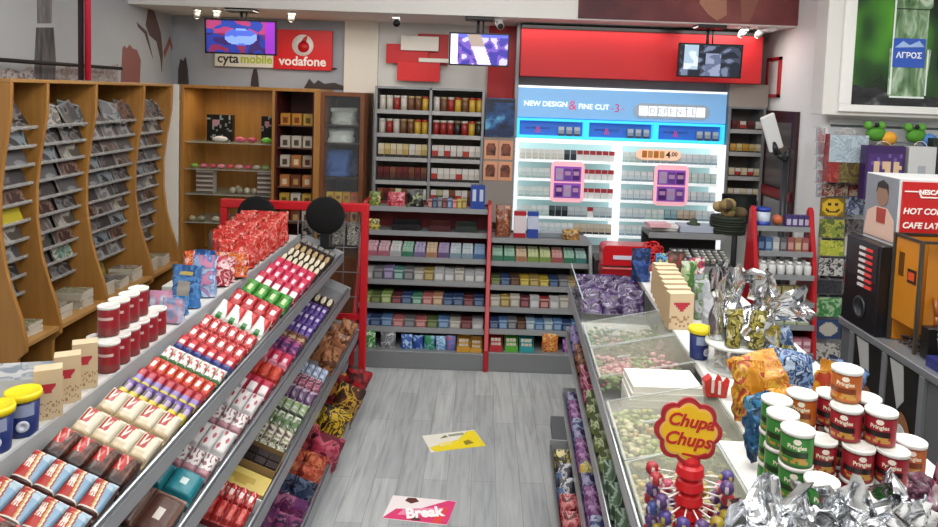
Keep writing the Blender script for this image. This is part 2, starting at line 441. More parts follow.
b = MB(); b.box(.02, .28, 7.12, 7.2, 1.2, 2.83, M('#b5121b', .45)); tag(b.obj('wall_plate', None, .003), 'tall narrow red wall panel beside the grey post', 'wall plate')
b = MB(); b.box(.315, 2.52, 6.62, 7.195, 2.337, 2.77, noise_mat('red_panel', [(.3, '#b8151c'), (.7, '#c9191f')], (1, 1, 1), 1, 2, .55)); rb = tag(b.obj('header_box', None, .004), 'long plain red header box over the lit cigarette display', 'header')
b = MB(); b.box(.315, 2.53, 6.61, 7.195, 2.771, 2.80, M('#1c1a1a', .5)); child(rb, 'dark_edge', b)
# dark mural banner on the bulkhead
MUR = noise_mat('maroon_print', [(.3, '#4a1c22'), (.5, '#6b2c30'), (.68, '#8a4a44')], (1, 1, 1), 1.6, 3, .6)
b = MB(); b.box(.78, 2.68, 6.285, 6.3, 2.84, 3.49, MUR); mb_ = tag(b.obj('mural_banner'), 'dark maroon printed banner along the top of the bulkhead', 'banner')
b = MB(); b.prism([(1.82, 3.0), (1.9, 2.91), (1.98, 2.86), (2.06, 2.91), (2.05, 3.05), (1.97, 3.3), (1.85, 3.3)], 'y', 6.278, 6.285, M('#a8735c', .6)); b.obj('printed_fruit', mb_)
b = MB(); b.prism([(2.19, 2.86), (2.26, 2.86), (2.33, 3.05), (2.31, 3.3), (2.18, 3.3), (2.17, 3.05)], 'y', 6.278, 6.285, M('#8c5548', .6)); b.obj('printed_fruit', mb_)

# ------------------------------------------------------------------ hanging TVs, cameras, spots
def tv(x, z, w, h, tilt, yaw, lab, scr, y=6.37):
    t = empty('hanging_tv', (x, y, z - h / 2), lab, 'TV')
    X = T(x, y, z, yaw, tilt)
    b = MB(); b.box(-w / 2, w / 2, 0, .035, -h / 2, h / 2, M('#131215', .35), X)
    fr = M('#17161a', .3)
    bz = .014
    b2 = MB()
    for a in ((-w / 2, w / 2, -.008, 0, h / 2 - bz, h / 2), (-w / 2, w / 2, -.008, 0, -h / 2, -h / 2 + bz), (-w / 2, -w / 2 + bz, -.008, 0, -h / 2, h / 2), (w / 2 - bz, w / 2, -.008, 0, -h / 2, h / 2)):
        b2.box(*a, fr, X)
    b3 = MB(); b3.grid(lambda u, v: (( u - .5) * (w - 2 * bz), -.003, (v - .5) * (h - 2 * bz)), 56, 30, scr, False, X)
    hs = child(t, 'housing', b, .004); sub(child(t, 'bezel', b2), hs); sub(child(t, 'screen', b3), hs)
    b = MB(); b.cyl((x - .015, y + .05, z + h * .3), (x - .015, y + .05, 2.82), .014, BLACK); b.cyl((x + .03, y + .05, z + h * .3), (x + .03, y + .05, 2.82), .008, BLACK); child(t, 'mount_arm', b)
    b = MB(); b.box(x - .13, x + .12, y - .05, y + .12, 2.80, 2.83, BLACK); child(t, 'mount_plate', b, .004)
    return t
def scr(fn, e=.9):
    return lambda u, v: M(fn(u, v), .2, 0, e)
def s1(u, v):
    n = noise.noise(Vector((u * 5, v * 4, 1)))
    if (u - .5) ** 2 * 6 + (v - .5) ** 2 * 5 < .35: return '#7d9ce8' if n > -.1 else '#4a63c8'
    if u > .85: return '#8a2fb0'
    if v > .6: return '#2a3f9a' if n > 0 else '#a23a6a'
    return '#33215a' if n > .1 else '#26348c' if n > -.2 else '#7a2748'
def s2(u, v):
    n = noise.noise(Vector((u * 6, v * 4, 4)))
    if u < .12: return '#e6e2f4'
    if abs(u - .5 - (.5 - v) * .2) < .12: return '#c9c0f2' if v < .6 else '#9a8a80'
    if v > .9: return '#5a63d8'
    return '#3a3490' if n > .1 else '#b7b4e6' if n < -.2 else '#6a4fa8'
def s3(u, v):
    n = noise.noise(Vector((u * 6, v * 5, 9)))
    if u < .3 and v > .2 and u > .08: return '#9fb6c8' if n > -.1 else '#c8d4dc'
    if abs(u - .55) < .12 and v < .75: return '#8a93ae' if n > 0 else '#5c6682'
    return '#1f2430' if n > 0 else '#3a4152' if n > -.25 else '#6c7690'
tv(-2.16, 2.583, .62, .305, .08, .06, 'hanging TV in front of the phone signs showing a blue picture', scr(s1, .7))
tv(-.065, 2.546, .53, .29, .06, 0, 'hanging TV above the tall cigarette shelf showing a pale violet picture', scr(s2, .75))
tv(1.965, 2.52, .555, .297, .1, -.05, 'hanging TV before the red header box showing a grey camera view', scr(s3, .55))
def spot(x, y, lab):
    t = empty('ceiling_spot', (x, y, 2.76), lab, 'spotlight')
    b = MB(); b.cyl((x, y, 2.83), (x, y, 2.80), .035, M('#d0d0cc', .4), 14); child(t, 'mount_base', b)
    b = MB(); b.cyl((x, y, 2.81), (x - .02, y + .05, 2.765), .028, M('#d0d0cc', .4), 14); lh = child(t, 'lamp_head', b)
    b = MB(); b.cyl((x - .0195, y + .049, 2.766), (x - .021, y + .053, 2.7635), .024, M('#fff2d8', .4, 0, 6), 14); sub(child(t, 'lens', b), lh)
for x, lab in ((-2.6, 'small white ceiling spot furthest from the pale TV, over the wood cabinet'), (-2.42, 'small white ceiling spot right next to the blue-picture TV mount'),
               (-1.75, 'small white ceiling spot over the phone sign'), (2.3, 'small white ceiling spot right of the grey-picture TV'), (2.45, 'small white ceiling spot near the corner over the right wall')):
    spot(x, 6.5, lab)
def cam_(x, y, lab, bullet=True):
    t = empty('security_camera', (x, y, 2.74), lab, 'camera')
    b = MB(); b.box(x - .03, x + .03, y - .02, y + .04, 2.80, 2.83, M('#c8c8c6', .5)); child(t, 'bracket', b)
    b = MB(); b.cyl((x, y + .06, 2.79), (x + .015, y - .06, 2.755), .032, M('#c9c9c9', .4) if bullet else BLACK, 14); hs = child(t, 'housing', b)
    b = MB(); b.cyl((x + .0152, y - .0608, 2.7548), (x + .0165, y - .067, 2.7525), .026, BLACK, 14); sub(child(t, 'lens', b), hs)
cam_(.10, 6.42, 'pale bullet security camera over the grey post')
cam_(-.82, 6.5, 'dark security camera over the overlapping red plates', False)
b = MB(); b.ball((2.5, 6.45, 2.83), .07, M('#d9d9d6', .35), 16, (1, 1, .55)); tag(b.obj('dome_sensor'), 'white dome sensor on the soffit near the right wall', 'sensor')
# small red picture frame on the right wall
pf = empty('picture_frame', (2.66, 6.7, 2.22), 'small red framed notice on the white right wall', 'picture')
b = MB()
for a in ((6.56, 6.86, 2.22, 2.25), (6.56, 6.86, 2.56, 2.59), (6.56, 6.59, 2.22, 2.59), (6.83, 6.86, 2.22, 2.59)): b.box(2.655, 2.68, *a, M('#a8141f', .4))
child(pf, 'frame', b)
b = MB(); b.box(2.667, 2.68, 6.59, 6.83, 2.25, 2.56, M('#d8cfcb', .4)); child(pf, 'paper', b)

# ------------------------------------------------------------------ wood cabinets along the back wall
cb = empty('display_cabinet', (-2.2, 6.88, 0), 'open beech display cabinet with glass shelves beside the magazine rack', 'cabinet')
b = MB(); b.box(-2.79, -2.755, 6.6, 7.15, 0, 2.15, WOOD); child(cb, 'side_panel', b, .002)
b = MB(); b.box(-1.945, -1.92, 6.6, 7.15, .55, 2.12, WOOD); child(cb, 'side_panel', b, .002)
b = MB(); b.box(-2.755, -1.945, 7.12, 7.15, .55, 2.12, WOOD); child(cb, 'back_panel', b)
b = MB(); b.box(-2.755, -1.5, 6.6, 7.15, 2.12, 2.15, WOOD); child(cb, 'top_board', b, .002)
b = MB(); b.box(-2.755, -1.5, 6.6, 7.15, 0, .55, WOOD); child(cb, 'base', b, .002)
GS = M('#cfe0d8', .05, 0, 0, .35)
SHZ = (1.625, 1.375, 1.14, .875)
for z in SHZ: b = MB(); b.box(-2.753, -1.947, 6.64, 7.118, z - .008, z, GS); child(cb, 'glass_shelf', b, label='clear glass shelf')
tb = empty('tobacco_cabinet', (-1.72, 6.88, .55), 'narrow dark red lined cabinet of tobacco pouches between beech cabinet and glass case', 'cabinet')
DR = M('#4a1512', .5)
b = MB(); b.box(-1.919, -1.56, 7.1, 7.15, .551, 2.119, DR); child(tb, 'back_panel', b)
b = MB(); b.box(-1.56, -1.502, 6.6, 7.15, .551, 2.119, WOOD); child(tb, 'side_panel', b, .002)
b = MB(); b.box(-1.919, -1.905, 6.61, 7.1, .551, 2.119, DR); child(tb, 'lining', b)
b = MB(); b.box(-1.575, -1.56, 6.61, 7.1, .551, 2.119, DR); child(tb, 'lining', b)
TZ = (1.81, 1.6, 1.42, 1.235, 1.06, .9)
for z in TZ: b = MB(); b.box(-1.905, -1.575, 6.66, 7.1, z - .012, z, M('#5b3a26', .5)); child(tb, 'shelf', b)
def tpack(c, s2, seed): return Proto('tobacco_pouch', carton(.088, .03, .105, oval(c, s2, .5, .45, .3, .28), None, G(c)))
TP = {'amber': tpack('#d8932c', '#8a3a1a', 1), 'white': tpack('#cfc6b4', '#5a4436', 2), 'orange': tpack('#c97a3e', '#e8d6b0', 3), 'brown': tpack('#7a3d22', '#c89a5a', 4), 'yellow': tpack('#d0a43a', '#6a4a20', 5), 'pale': tpack('#b9a28c', '#6a2a20', 6)}
for i, (z, row) in enumerate(zip(TZ, (('amber', 'amber', 'yellow'), ('white', 'white', 'white'), ('white', 'orange', 'pale'), ('orange', 'brown', 'orange'), ('yellow', 'white', 'yellow'), ('brown', 'brown', 'white')))):
    for k, c in enumerate(row):
        for q in range(2):
            TP[c].put(T(-1.845 + k * .105, 6.70 + q * .04 + .002 * k, z + .0005 + (.002 * q)), f'{c} tobacco pouch, {od(k)} across, {("front", "back")[q]} of the {od(i)} shelf down in the dark red cabinet', 'tobacco', 'tobacco pouches in the dark red cabinet')
gc = empty('glass_cabinet', (-1.31, 6.88, 0), 'brown framed glass-front cabinet of bundled cloths beside the pale wall strip', 'cabinet')
for x in (-1.5, -1.14): b = MB(); b.box(x, x + .04, 6.6, 7.15, 0, 2.13, DWOOD); child(gc, 'side_panel', b, .002)
b = MB(); b.box(-1.46, -1.14, 7.11, 7.15, .5, 2.1, M('#2b1d18', .6)); child(gc, 'back_panel', b)
b = MB(); b.box(-1.46, -1.14, 6.6, 7.15, 2.09, 2.13, DWOOD); child(gc, 'top_board', b, .002)
b = MB(); b.box(-1.46, -1.14, 6.6, 7.15, 0, .6, DWOOD); child(gc, 'base', b, .002)
for z in (1.83, 1.66, 1.34, 1.1, .9): b = MB(); b.box(-1.458, -1.142, 6.63, 7.1, z - .012, z, M('#3a2a22', .5)); child(gc, 'shelf', b)
b = MB(); b.box(-1.455, -1.145, 6.603, 6.609, .602, 2.088, clear('#c8d0d4', .05)); child(gc, 'glass_door', b, label='clear glass door')
def bundle(w, d, h, col, seed):
    b = MB()
    for i in range(3): 
        z = h * (i + .5) / 3
        b.ball((0, 0, z), 1, M(col, .8), 18, (w / 2 * (1 - .06 * i), d / 2, h / 5.5))
    me = b.mesh('bundle')
    for v in me.vertices: v.co += noise.noise_vector(v.co * 20 + Vector((seed, 0, 0))) * .012
    zmin = min(v.co.z for v in me.vertices)
    for v in me.vertices: v.co.z -= zmin
    return me
for x, z, h, c, lab in ((-1.32, 1.83, .15, '#a9b1a8', 'pale grey folded cloth on the top shelf of the glass cabinet'), (-1.34, 1.66, .13, '#c0c9c2', 'whitish folded cloth above the blue bundle in the glass cabinet'),
                     (-1.36, 1.345, .24, '#3a5e98', 'big blue folded cloth bundle in the glass cabinet'), (-1.22, 1.345, .2, '#23345c', 'navy folded cloth beside the big blue bundle')):
    Proto('folded_cloth', pouch(.24 if c != '#23345c' else .13, h, .24, (lambda mm: (lambda u, v: mm))(M(c, .85)), int(x * -50), .012)).put(T(x, 6.78 + (.1 if c == '#23345c' else 0), z + .001), lab, 'cloth')
for k in range(4):
    Proto('tobacco_carton', carton(.068, .05, .1, oval(('#d8b02a', '#e0b432', '#cf9a2a', '#d05a2a')[k], '#8a5a1a', .5, .5, .3, .25))).put(T(-1.41 + k * .076, 6.68, 1.101), f'yellow carton, {od(k)} from the beech side on the yellow row in the glass cabinet', 'carton', 'yellow cartons in the glass cabinet')
    Proto('tobacco_carton', carton(.068, .05, .12, oval(('#c9c3bd', '#8a1f22', '#a8452a', '#b98a5a')[k], '#5a1a1a', .5, .6, .3, .2))).put(T(-1.41 + k * .076, 6.68, .901), f'red or pale carton, {od(k)} from the beech side on the low shelf in the glass cabinet', 'carton', 'red and pale cartons in the glass cabinet')
# things on the glass shelves
def gift(w, seed): return carton(w, .07, .25, lambda u, v: G('#b98a9c') if (u - .35) ** 2 * 12 + (v - .7) ** 2 * 16 < .3 else (G('#8c9a98') if noise.noise(Vector((u * 6, v * 8, seed))) > .32 else G('#0c0d0f')), None, G('#0a0a0c'), (14, 16))
Proto('gift_box', gift(.24, 1)).put(T(-2.50, 6.84, 1.626), 'wide black gift box with pink flower on the top glass shelf', 'gift box')
Proto('gift_box', gift(.15, 4)).put(T(-2.03, 6.84, 1.626), 'narrow black gift box on the top glass shelf near the tobacco', 'gift box')
def lump(w, h, c): 
    b = MB(); b.ball((0, 0, h / 2), 1, G(c), 14, (w / 2, .035, h / 2)); me = b.mesh('lump')
    for v in me.vertices: v.co += noise.noise_vector(v.co * 40) * .008
    return me
for x, w, c, nm in ((-2.46, .15, '#e6dedd', 'white'), (-2.27, .11, '#d85a78', 'pink'), (-2.16, .1, '#c04460', 'deep pink'), (-2.02, .1, '#6fce3c', 'lime green')):
    Proto('lighter_pouch', lump(w, .05, c)).put(T(x, 6.71, 1.629), f'{nm} soft pouch in front on the top glass shelf', 'pouch')
for k in range(9):
    c = ('#8cc04a', '#e06a86', '#d84a5a', '#f08a9a', '#d84a50', '#e8a0a0', '#c84a64', '#b8b0a0', '#8aa860')[k]
    Proto('lighter_pouch', lump(.075, .04, c)).put(T(-2.69 + k * .083, 6.70, 1.379), f'bright trinket pouch, {od(k)} from the magazine rack on the second glass shelf', 'pouch', 'trinket pouches on the second glass shelf')
for j, x in enumerate((-2.60, -2.04)):
    for k in range(5):
        Proto('card_pack', carton(.16 if j == 0 else .13, .09, .042, stripes((.45, '#6a5a52'), (.3, '#cfc6be'), (.3, '#94867a')))).put(T(x, 6.75, 1.141 + .0435 * k), f'striped flat card pack, {od(k)} from the bottom of the {("stack near the magazine rack side", "stack beside the tobacco cabinet")[j]}', 'card pack', 'stacked card packs on the glass shelves')
for k in range(5):
    Proto('small_ornament', lump(.06, .06, ('#c8c0a8', '#a49a84', '#d4cdb8', '#b8a890', '#c0b8a0')[k])).put(T(-2.34 + .068 * k if k < 4 else -2.33, 6.72 if k < 4 else 6.84, 1.144), f'pale shell-like ornament, {od(k)} on the third glass shelf', 'ornament', 'pale ornaments on the third glass shelf')
    Proto('small_ornament', lump(.07, .05, ('#b8b08a', '#9c9a80', '#c8c2a8', '#a8a488', '#c0bca0')[k])).put(T(-2.70 + .085 * k if k < 2 else -2.70 + .085 * k + .05, 6.68, .879), f'dull green-grey ornament, {od(k)} along the lowest glass shelf', 'ornament', 'dull ornaments on the lowest glass shelf')
b = MB(); b.lathe([(.06, 0), (.06, .2), (.045, .24)], M('#7d7a74', .4), n=16); Proto('storage_jar', b.mesh('jar')).put(T(-2.5, 6.72, .552), 'dull grey jar at the bottom of the beech cabinet', 'jar')
b = MB(); b.ball((0, 0, .055), .055, M('#1a1a1e', .3), 16); Proto('small_ball', b.mesh('ball')).put(T(-2.36, 6.7, .552), 'small black ball beside the grey jar', 'ball')
# ------------------------------------------------------------------ tall cigarette shelf behind the counter
def shelf_unit(name, lab, x0, x1, y0, y1, z0, z1, zs, mids, m=GREY, back=M('#6f6761', .6)):
    t = empty(name, ((x0 + x1) / 2, (y0 + y1) / 2, 0), lab, 'shelf')
    for x in [x0, x1 - .025] + [q - .0125 for q in mids]: b = MB(); b.box(x, x + .025, y0, y1, z0, z1, m); child(t, 'upright', b, .002)
    b = MB(); b.box(x0 + .025, x1 - .025, y1 - .02, y1, z0, z1, back); child(t, 'back_panel', b)
    b = MB(); b.box(x0 + .025, x1 - .025, y0, y1 - .02, z1 - .02, z1, m); child(t, 'top_board', b)
    xs = [x0 + .025] + [v for q in mids for v in (q - .0125, q + .0125)] + [x1 - .025]
    for z in zs:
        for k in range(0, len(xs), 2):
            b = MB(); b.box(xs[k] + .001, xs[k + 1] - .001, y0 + .01, y1 - .021, z - .02, z, m); child(t, 'shelf_board', b)
            b = MB(); b.box(xs[k] + .001, xs[k + 1] - .001, y0 - .004, y0 + .009, z - .026, z + .012, M('#a2a2a2', .4)); child(t, 'price_rail', b)
    return t
CZ = (1.972, 1.752, 1.525, 1.306, 1.10)
shelf_unit('cigarette_shelf', 'tall grey two-column cigarette shelf under the red wall plates', -1.03, .0, 6.75, 7.13, .9, 2.2, CZ, (-.505,))
def cig(c, top, band=None, dark='#3a3430'):
    return Proto('cigarette_pack', carton(.054, .024, .087, lambda u, v: G(top) if v > .62 else (G(dark) if v < .3 else G(band or c)), None, G(c), (4, 8)))
def tin(c, lid, h=.085, r=.0305):
    b = MB(); b.lathe([(r, 0), (r, h)], G(c), n=16, colf=lambda u, i: G(c))
    l = MB(); l.lathe([(r * 1.03, 0), (r * 1.03, .014)], G(lid), (0, 0, h), 16)
    return Proto('tobacco_tin', b.mesh('tin'), [('lid', l.mesh('tin_lid'))])
PK = {'white': cig('#d6d0c8', '#e9e4dc'), 'red': cig('#b32a24', '#e3dcd4', '#c4352c'), 'amber': cig('#c98a2e', '#e0a83e'), 'brown': cig('#6a3a24', '#8a5434'), 'gold': cig('#c8a85a', '#e0cc8c'), 'maroon': cig('#5a1a1c', '#7c2a28'), 'cream': cig('#d8c49a', '#e8dcb8'), 'green': cig('#3a6a3e', '#c8c89a')}
TN = {'pale': tin('#cfc8bc', '#e0dcd2'), 'crimson': tin('#a3241f', '#d8d0c4'), 'yellow': tin('#d4a82e', '#c03a22'), 'bronze': tin('#7a4c2c', '#b89a6a'), 'black': tin('#26221f', '#8a7a5a')}
RND = random.Random(3)
rows = ((('T', 'pale', 'pale', 'crimson', 'pale', 'bronze', 'bronze', 'yellow'), ('T', 'pale', 'bronze', 'crimson', 'yellow', 'bronze', 'yellow', 'yellow')),
        (('T', 'pale', 'crimson', 'pale', 'bronze', 'bronze', 'yellow', 'yellow'), ('T', 'crimson', 'crimson', 'crimson', 'black', 'crimson', 'yellow', 'black')),
        (('P', 'cream', 'gold', 'cream', 'cream', 'gold', 'white', 'cream', 'gold'), ('P', 'red', 'white', 'red', 'white', 'white', 'red', 'white', 'white')),
        (('P', 'maroon', 'maroon', 'brown', 'maroon', 'maroon', 'brown', 'maroon', 'brown'), ('P', 'red', 'white', 'white', 'white', 'red', 'white', 'white', 'white')),
        (('P', 'brown', 'maroon', 'brown', 'cream', 'brown', 'maroon', 'cream', 'white'), ('P', 'red', 'green', 'white', 'brown', 'red', 'white', 'brown', 'white')))
for i, (z, pr) in enumerate(zip(CZ, rows)):
    for j, row in enumerate(pr):
        x0 = (-.995, -.485)[j]; its = row[1:]; pitch = .47 / len(its)
        for k, c in enumerate(its):
            X = T(x0 + pitch * (k + .5), 6.80 + RND.uniform(0, .012), z + .001, RND.uniform(-.06, .06))
            col = ('wall-side', 'post-side')[j]; X = X @ Matrix.Diagonal((1.0, 1.1, 1.55, 1) if row[0] != 'T' else (1, 1, 1.45, 1))
            if row[0] == 'T': TN[c].put(X, f'{c} tobacco tin, {od(k)} across, {od(i)} shelf down, {col} column of the tall shelf', 'tobacco tin', 'tins on the tall cigarette shelf')
            else: PK[c].put(X, f'{c} cigarette pack, {od(k)} across, {od(i)} shelf down, {col} column of the tall shelf', 'cigarettes', 'packs on the tall cigarette shelf')
# blue poster and the four orange cards
p = empty('wall_poster', (.15, 6.74, 1.77), 'dark blue glowing-scene poster on the post beside the lit display', 'poster')
b = MB(); b.box(.015, .285, 6.74, 6.755, 1.765, 2.125, noise_mat('deep_blue_print', [(.35, '#0c1a3a'), (.52, '#1c4c86'), (.64, '#5fb0d8'), (.72, '#c8e6f0')], (1, 1, 1.4), 6, 4, .4)); child(p, 'sheet', b)
b = MB(); b.box(.02, .28, 6.736, 6.74, 2.085, 2.115, M('#0a1024', .4)); child(p, 'title_band', b)
b = MB(); b.box(.02, .28, 6.736, 6.74, 1.775, 1.83, M('#13284e', .4)); child(p, 'foot_band', b)
b = MB(); b.box(.005, .285, 6.755, 7.12, .95, 1.76, M('#8f8780', .6)); tag(b.obj('card_board'), 'grey-beige column panel carrying four orange cards', 'panel')
for k in range(4):
    x = .075 + .14 * (k % 2); z = 1.55 - .2 * (k // 2)
    c = empty('warning_card', (x, 6.75, z), f'orange picture card, {("upper", "lower")[k // 2]} {("left", "right")[k % 2]} of four below the blue poster', 'card', 'orange cards under the blue poster')
    b = MB(); b.box(x - .065, x + .065, 6.75, 6.754, z, z + .18, M('#d89a76', .5)); child(c, 'sheet', b)
    b = MB(); b.prism([(x - .042, z + .035), (x + .042, z + .035), (x + .046, z + .11), (x + .03, z + .15), (x - .03, z + .15), (x - .046, z + .11)], 'y', 6.747, 6.75, noise_mat('brown_picture', [(.35, '#2c1a16'), (.65, '#8a4c38')], (1, 1, 1), 18, 3, .5)); child(c, 'picture', b)

# ------------------------------------------------------------------ lit cigarette display
lit = empty('lit_display', (1.3, 7.0, 0), 'glowing white cigarette display with pale blue header behind the counter', 'display')
LW = M('#f4f8fb', .4, 0, .62)
b = MB(); b.box(.31, 2.28, 6.8, 7.15, 1.955, 2.255, M('#7fb4e4', .4, 0, .3)); hd = child(lit, 'header', b, .004)
BH = M('#f6fafc', .4, 0, .6)
b = MB(); b.box(.312, 2.278, 6.794, 6.8, 2.235, 2.255, BH); child(lit, 'header_lip', b)
sub(ctext(lit, 'lettering', 'NEW DESIGN', .068, BH, T(.575, 6.795, 2.085), bold=.0008, space=1.0), hd)
sub(ctext(lit, 'ampersand', '&', .125, M('#d8527c', .4, 0, .3), T(.83, 6.795, 2.078)), hd)
sub(ctext(lit, 'lettering', 'FINE CUT', .068, BH, T(1.03, 6.795, 2.072), bold=.0008, space=1.0), hd)
sub(ctext(lit, 'numeral', '3', .11, M('#c83a7a', .4, 0, .3), T(1.25, 6.795, 2.065)), hd)
b = MB(); b.box(1.19, 1.22, 6.794, 6.8, 2.06, 2.066, M('#c83a7a', .4, 0, .4)); b.box(1.29, 1.32, 6.794, 6.8, 2.06, 2.066, M('#c83a7a', .4, 0, .4)); sub(child(lit, 'numeral_dash', b), hd)
def pill(x0, x1, z0, z1, n=8):
    r = (z1 - z0) / 2; return [(x1 - r + r * math.cos(a), z0 + r + r * math.sin(a)) for a in [(-PI / 2 + PI * i / n) for i in range(n + 1)]] + [(x0 + r + r * math.cos(a), z0 + r + r * math.sin(a)) for a in [(PI / 2 + PI * i / n) for i in range(n + 1)]]
b = MB(); b.prism(pill(1.405, 2.12, 1.985, 2.125), 'y', 6.788, 6.8, M('#9aa6b4', .35, .3, .25)); sb_ = sub(child(lit, 'silver_badge', b), hd)
for k in range(7): 
    b = MB(); b.box(1.455 + k * .09, 1.535 + k * .09, 6.782, 6.788, 2.01, 2.10, M('#eef2f6', .4, 0, .6)); sub(child(lit, 'letter_tile', b), hd)
sub(ctext(lit, 'lettering', 'DEFENTE', .075, M('#a9b4c0', .4, 0, .3), T(1.765, 6.78, 2.055), bold=.001, space=1.55), hd)
for k in range(3):
    x0 = .315 + k * .656; x1 = x0 + .645
    b = MB()
    for a in ((x0, x1, 1.925, 1.948), (x0, x1, 1.765, 1.788), (x0, x0 + .022, 1.788, 1.925), (x1 - .022, x1, 1.788, 1.925)): b.box(a[0], a[1], 6.79, 7.0, a[2], a[3], M('#3cc4f0', .4, 0, .7))
    child(lit, 'light_frame', b, label='glowing cyan frame')
    b = MB(); b.box(x0 + .022, x1 - .022, 6.86, 6.88, 1.788, 1.925, M('#2b5fae', .4, 0, .25)); child(lit, 'blue_panel', b)
    ctext(lit, 'lettering', 'NEW DESIGN   FINE CUT', .026, M('#1b2f6e', .4, 0, .2), T(x0 + .2, 6.858, 1.855), space=.8)
    ctext(lit, 'ampersand', '&', .085, M('#c03a7a', .4, 0, .4), T(x0 + .2, 6.855, 1.84))
    for q in range(3):
        PG = PK.setdefault('slate', cig('#8d939c', '#d8dce0', '#a9b0b8', '#4a4e58'))
        PG.put(T(x0 + .42 + q * .075, 6.83, 1.789), f'grey cigarette pack, {od(q)} in the {od(k)} cyan light box of the lit display', 'cigarettes', 'grey packs in the cyan light boxes')
b = MB(); b.box(.31, 2.28, 6.9, 7.15, 1.74, 1.955, M('#204a94', .5)); child(lit, 'light_box_back', b)
b = MB(); b.box(.33, 2.28, 7.08, 7.15, .7, 1.74, M('#b4d0d0', .5, 0, .22)); child(lit, 'lit_back', b)
for x0, x1 in ((.3, .335), (1.265, 1.315), (2.245, 2.29)): b = MB(); b.box(x0, x1, 6.78, 7.08, .7, 1.72, LW); child(lit, 'upright', b, label='glowing white upright')
b = MB(); b.box(.3, 2.29, 6.78, 7.08, 1.72, 1.755, LW); child(lit, 'top_rail', b)
LZ = (1.552, 1.372, 1.192, 1.012, .85)
GL = M('#e6f2f2', .3)
for z in LZ:
    for x0, x1 in ((.336, 1.264), (1.316, 2.244)):
        b = MB(); b.box(x0, x1, 6.8, 7.079, z - .012, z, GL); child(lit, 'shelf_board', b)
        b = MB(); b.box(x0, x1, 6.786, 6.799, z - .016, z + .010, M('#eef6f8', .35, 0, .3)); child(lit, 'price_rail', b)
PK['ivory'] = cig('#e8e4da', '#f2f0ea', '#e0dccf', '#c9c4b8'); PK['mint'] = cig('#d2e6e2', '#ecf6f4', '#cfe2de', '#a9c4c0'); PK['ice'] = cig('#dde8ee', '#f4f8fa', '#d4e2ea', '#8fa4b4')
PK['scarlet'] = cig('#d8d4d0', '#c22a34', '#f4f2f0', '#f0eeec'); PK['charcoal'] = cig('#3c4248', '#5a626a', '#2c3036', '#202428'); PK['silver'] = cig('#b4c0c6', '#d4dde0', '#c0cacf', '#7c8a94'); PK['tan'] = cig('#c8b49a', '#e0d2bc'); PK['teal'] = cig('#6a98a4', '#a8ccd2', '#8ab4bc', '#3c6470')
lr = ((['ivory'] * 7 + ['charcoal'] * 2 + ['scarlet'] * 6, ['mint'] * 3 + ['ice'] * 12),
      (['mint'] * 6 + ['ice'] * 3 + ['scarlet'] * 6, ['ice'] * 9 + ['mint'] * 6), (['mint'] * 9 + ['scarlet'] * 6, ['ice'] * 5 + ['silver'] * 4 + ['ice'] * 6),
      (['mint'] * 5 + ['charcoal'] * 3 + ['silver'] * 3 + ['scarlet'] * 1 + ['silver'] * 3, ['ice'] * 4 + ['mint'] * 3 + ['teal'] * 2 + ['tan'] * 3 + ['ice'] * 3), (['ice'] * 9 + ['tan'] * 6, ['ice'] * 8 + ['silver'] * 7))
for i, (z, pr) in enumerate(zip(LZ, lr)):
    for j, its in enumerate(pr):
        x0 = (.345, 1.325)[j]; pitch = .91 / len(its)
        for k, c in enumerate(its):
            PK[c].put(T(x0 + pitch * (k + .5), 6.83, z + .001) @ Matrix.Diagonal((1, 1, 1.2, 1)), f'{c} cigarette pack, {od(k)} across the {od(i)} shelf down, {("left", "right")[j]} half of the lit display', 'cigarettes', 'packs in the lit display')
def promo(x0, x1, z0, z1, lab):
    t = empty('promo_panel', ((x0 + x1) / 2, 6.765, z0), lab, 'promo panel')
    b = MB(); b.prism([(x0 + .03, z0), (x1 - .03, z0), (x1, z0 + .03), (x1, z1 - .03), (x1 - .03, z1), (x0 + .03, z1), (x0, z1 - .03), (x0, z0 + .03)], 'y', 6.765, 6.778, M('#efb0bc', .4, 0, .35)); fr_ = child(t, 'frame', b)
    for r in range(2):
        zz = z0 + .04 + r * (z1 - z0 - .07) / 2; h = (z1 - z0 - .1) / 2
        b = MB(); b.box(x0 + .03, x1 - .03, 6.761, 6.765, zz, zz + h, M('#8a4aa8', .4, 0, .3)); sub(child(t, 'violet_window', b), fr_)
        for k in range(3):
            w = (x1 - x0 - .08) / 3; xx = x0 + .04 + k * w
            b = MB(); b.box(xx + .006, xx + w - .006, 6.755, 6.761, zz + .015, zz + h - .02, (G('#5a2a8a'), G('#c8b8e0'), G('#7a4ab4'))[(k + r) % 3]); b.box(xx + .014, xx + w - .014, 6.753, 6.755, zz + .06, zz + h - .045, G('#d8a8d0')); sub(child(t, 'printed_pack', b), fr_)
promo(.65, .965, 1.165, 1.55, 'pink framed panel of violet packs on the left half of the lit display')
promo(1.625, 1.95, 1.165, 1.55, 'pink framed panel of violet packs on the right half of the lit display')
t = empty('price_tag', (1.65, 6.77, 1.595), 'orange price strip reading 4.00 on the lit display', 'price tag')
b = MB(); b.prism(pill(1.44, 1.87, 1.595, 1.695, 3), 'y', 6.768, 6.776, M('#eec0a2', .4, 0, .4)); child(t, 'strip', b)
b = MB()
for k in range(4): b.box(1.5 + k * .055, 1.545 + k * .055, 6.764, 6.768, 1.615, 1.68, (G('#e8842a'), G('#f0b060'))[k % 2])
child(t, 'orange_print', b)
ctext(t, 'price', '4', .085, M('#2a1a1a', .5), T(1.745, 6.765, 1.645), bold=.002); ctext(t, 'price', '.00', .055, M('#2a1a1a', .5), T(1.80, 6.765, 1.652), bold=.001)
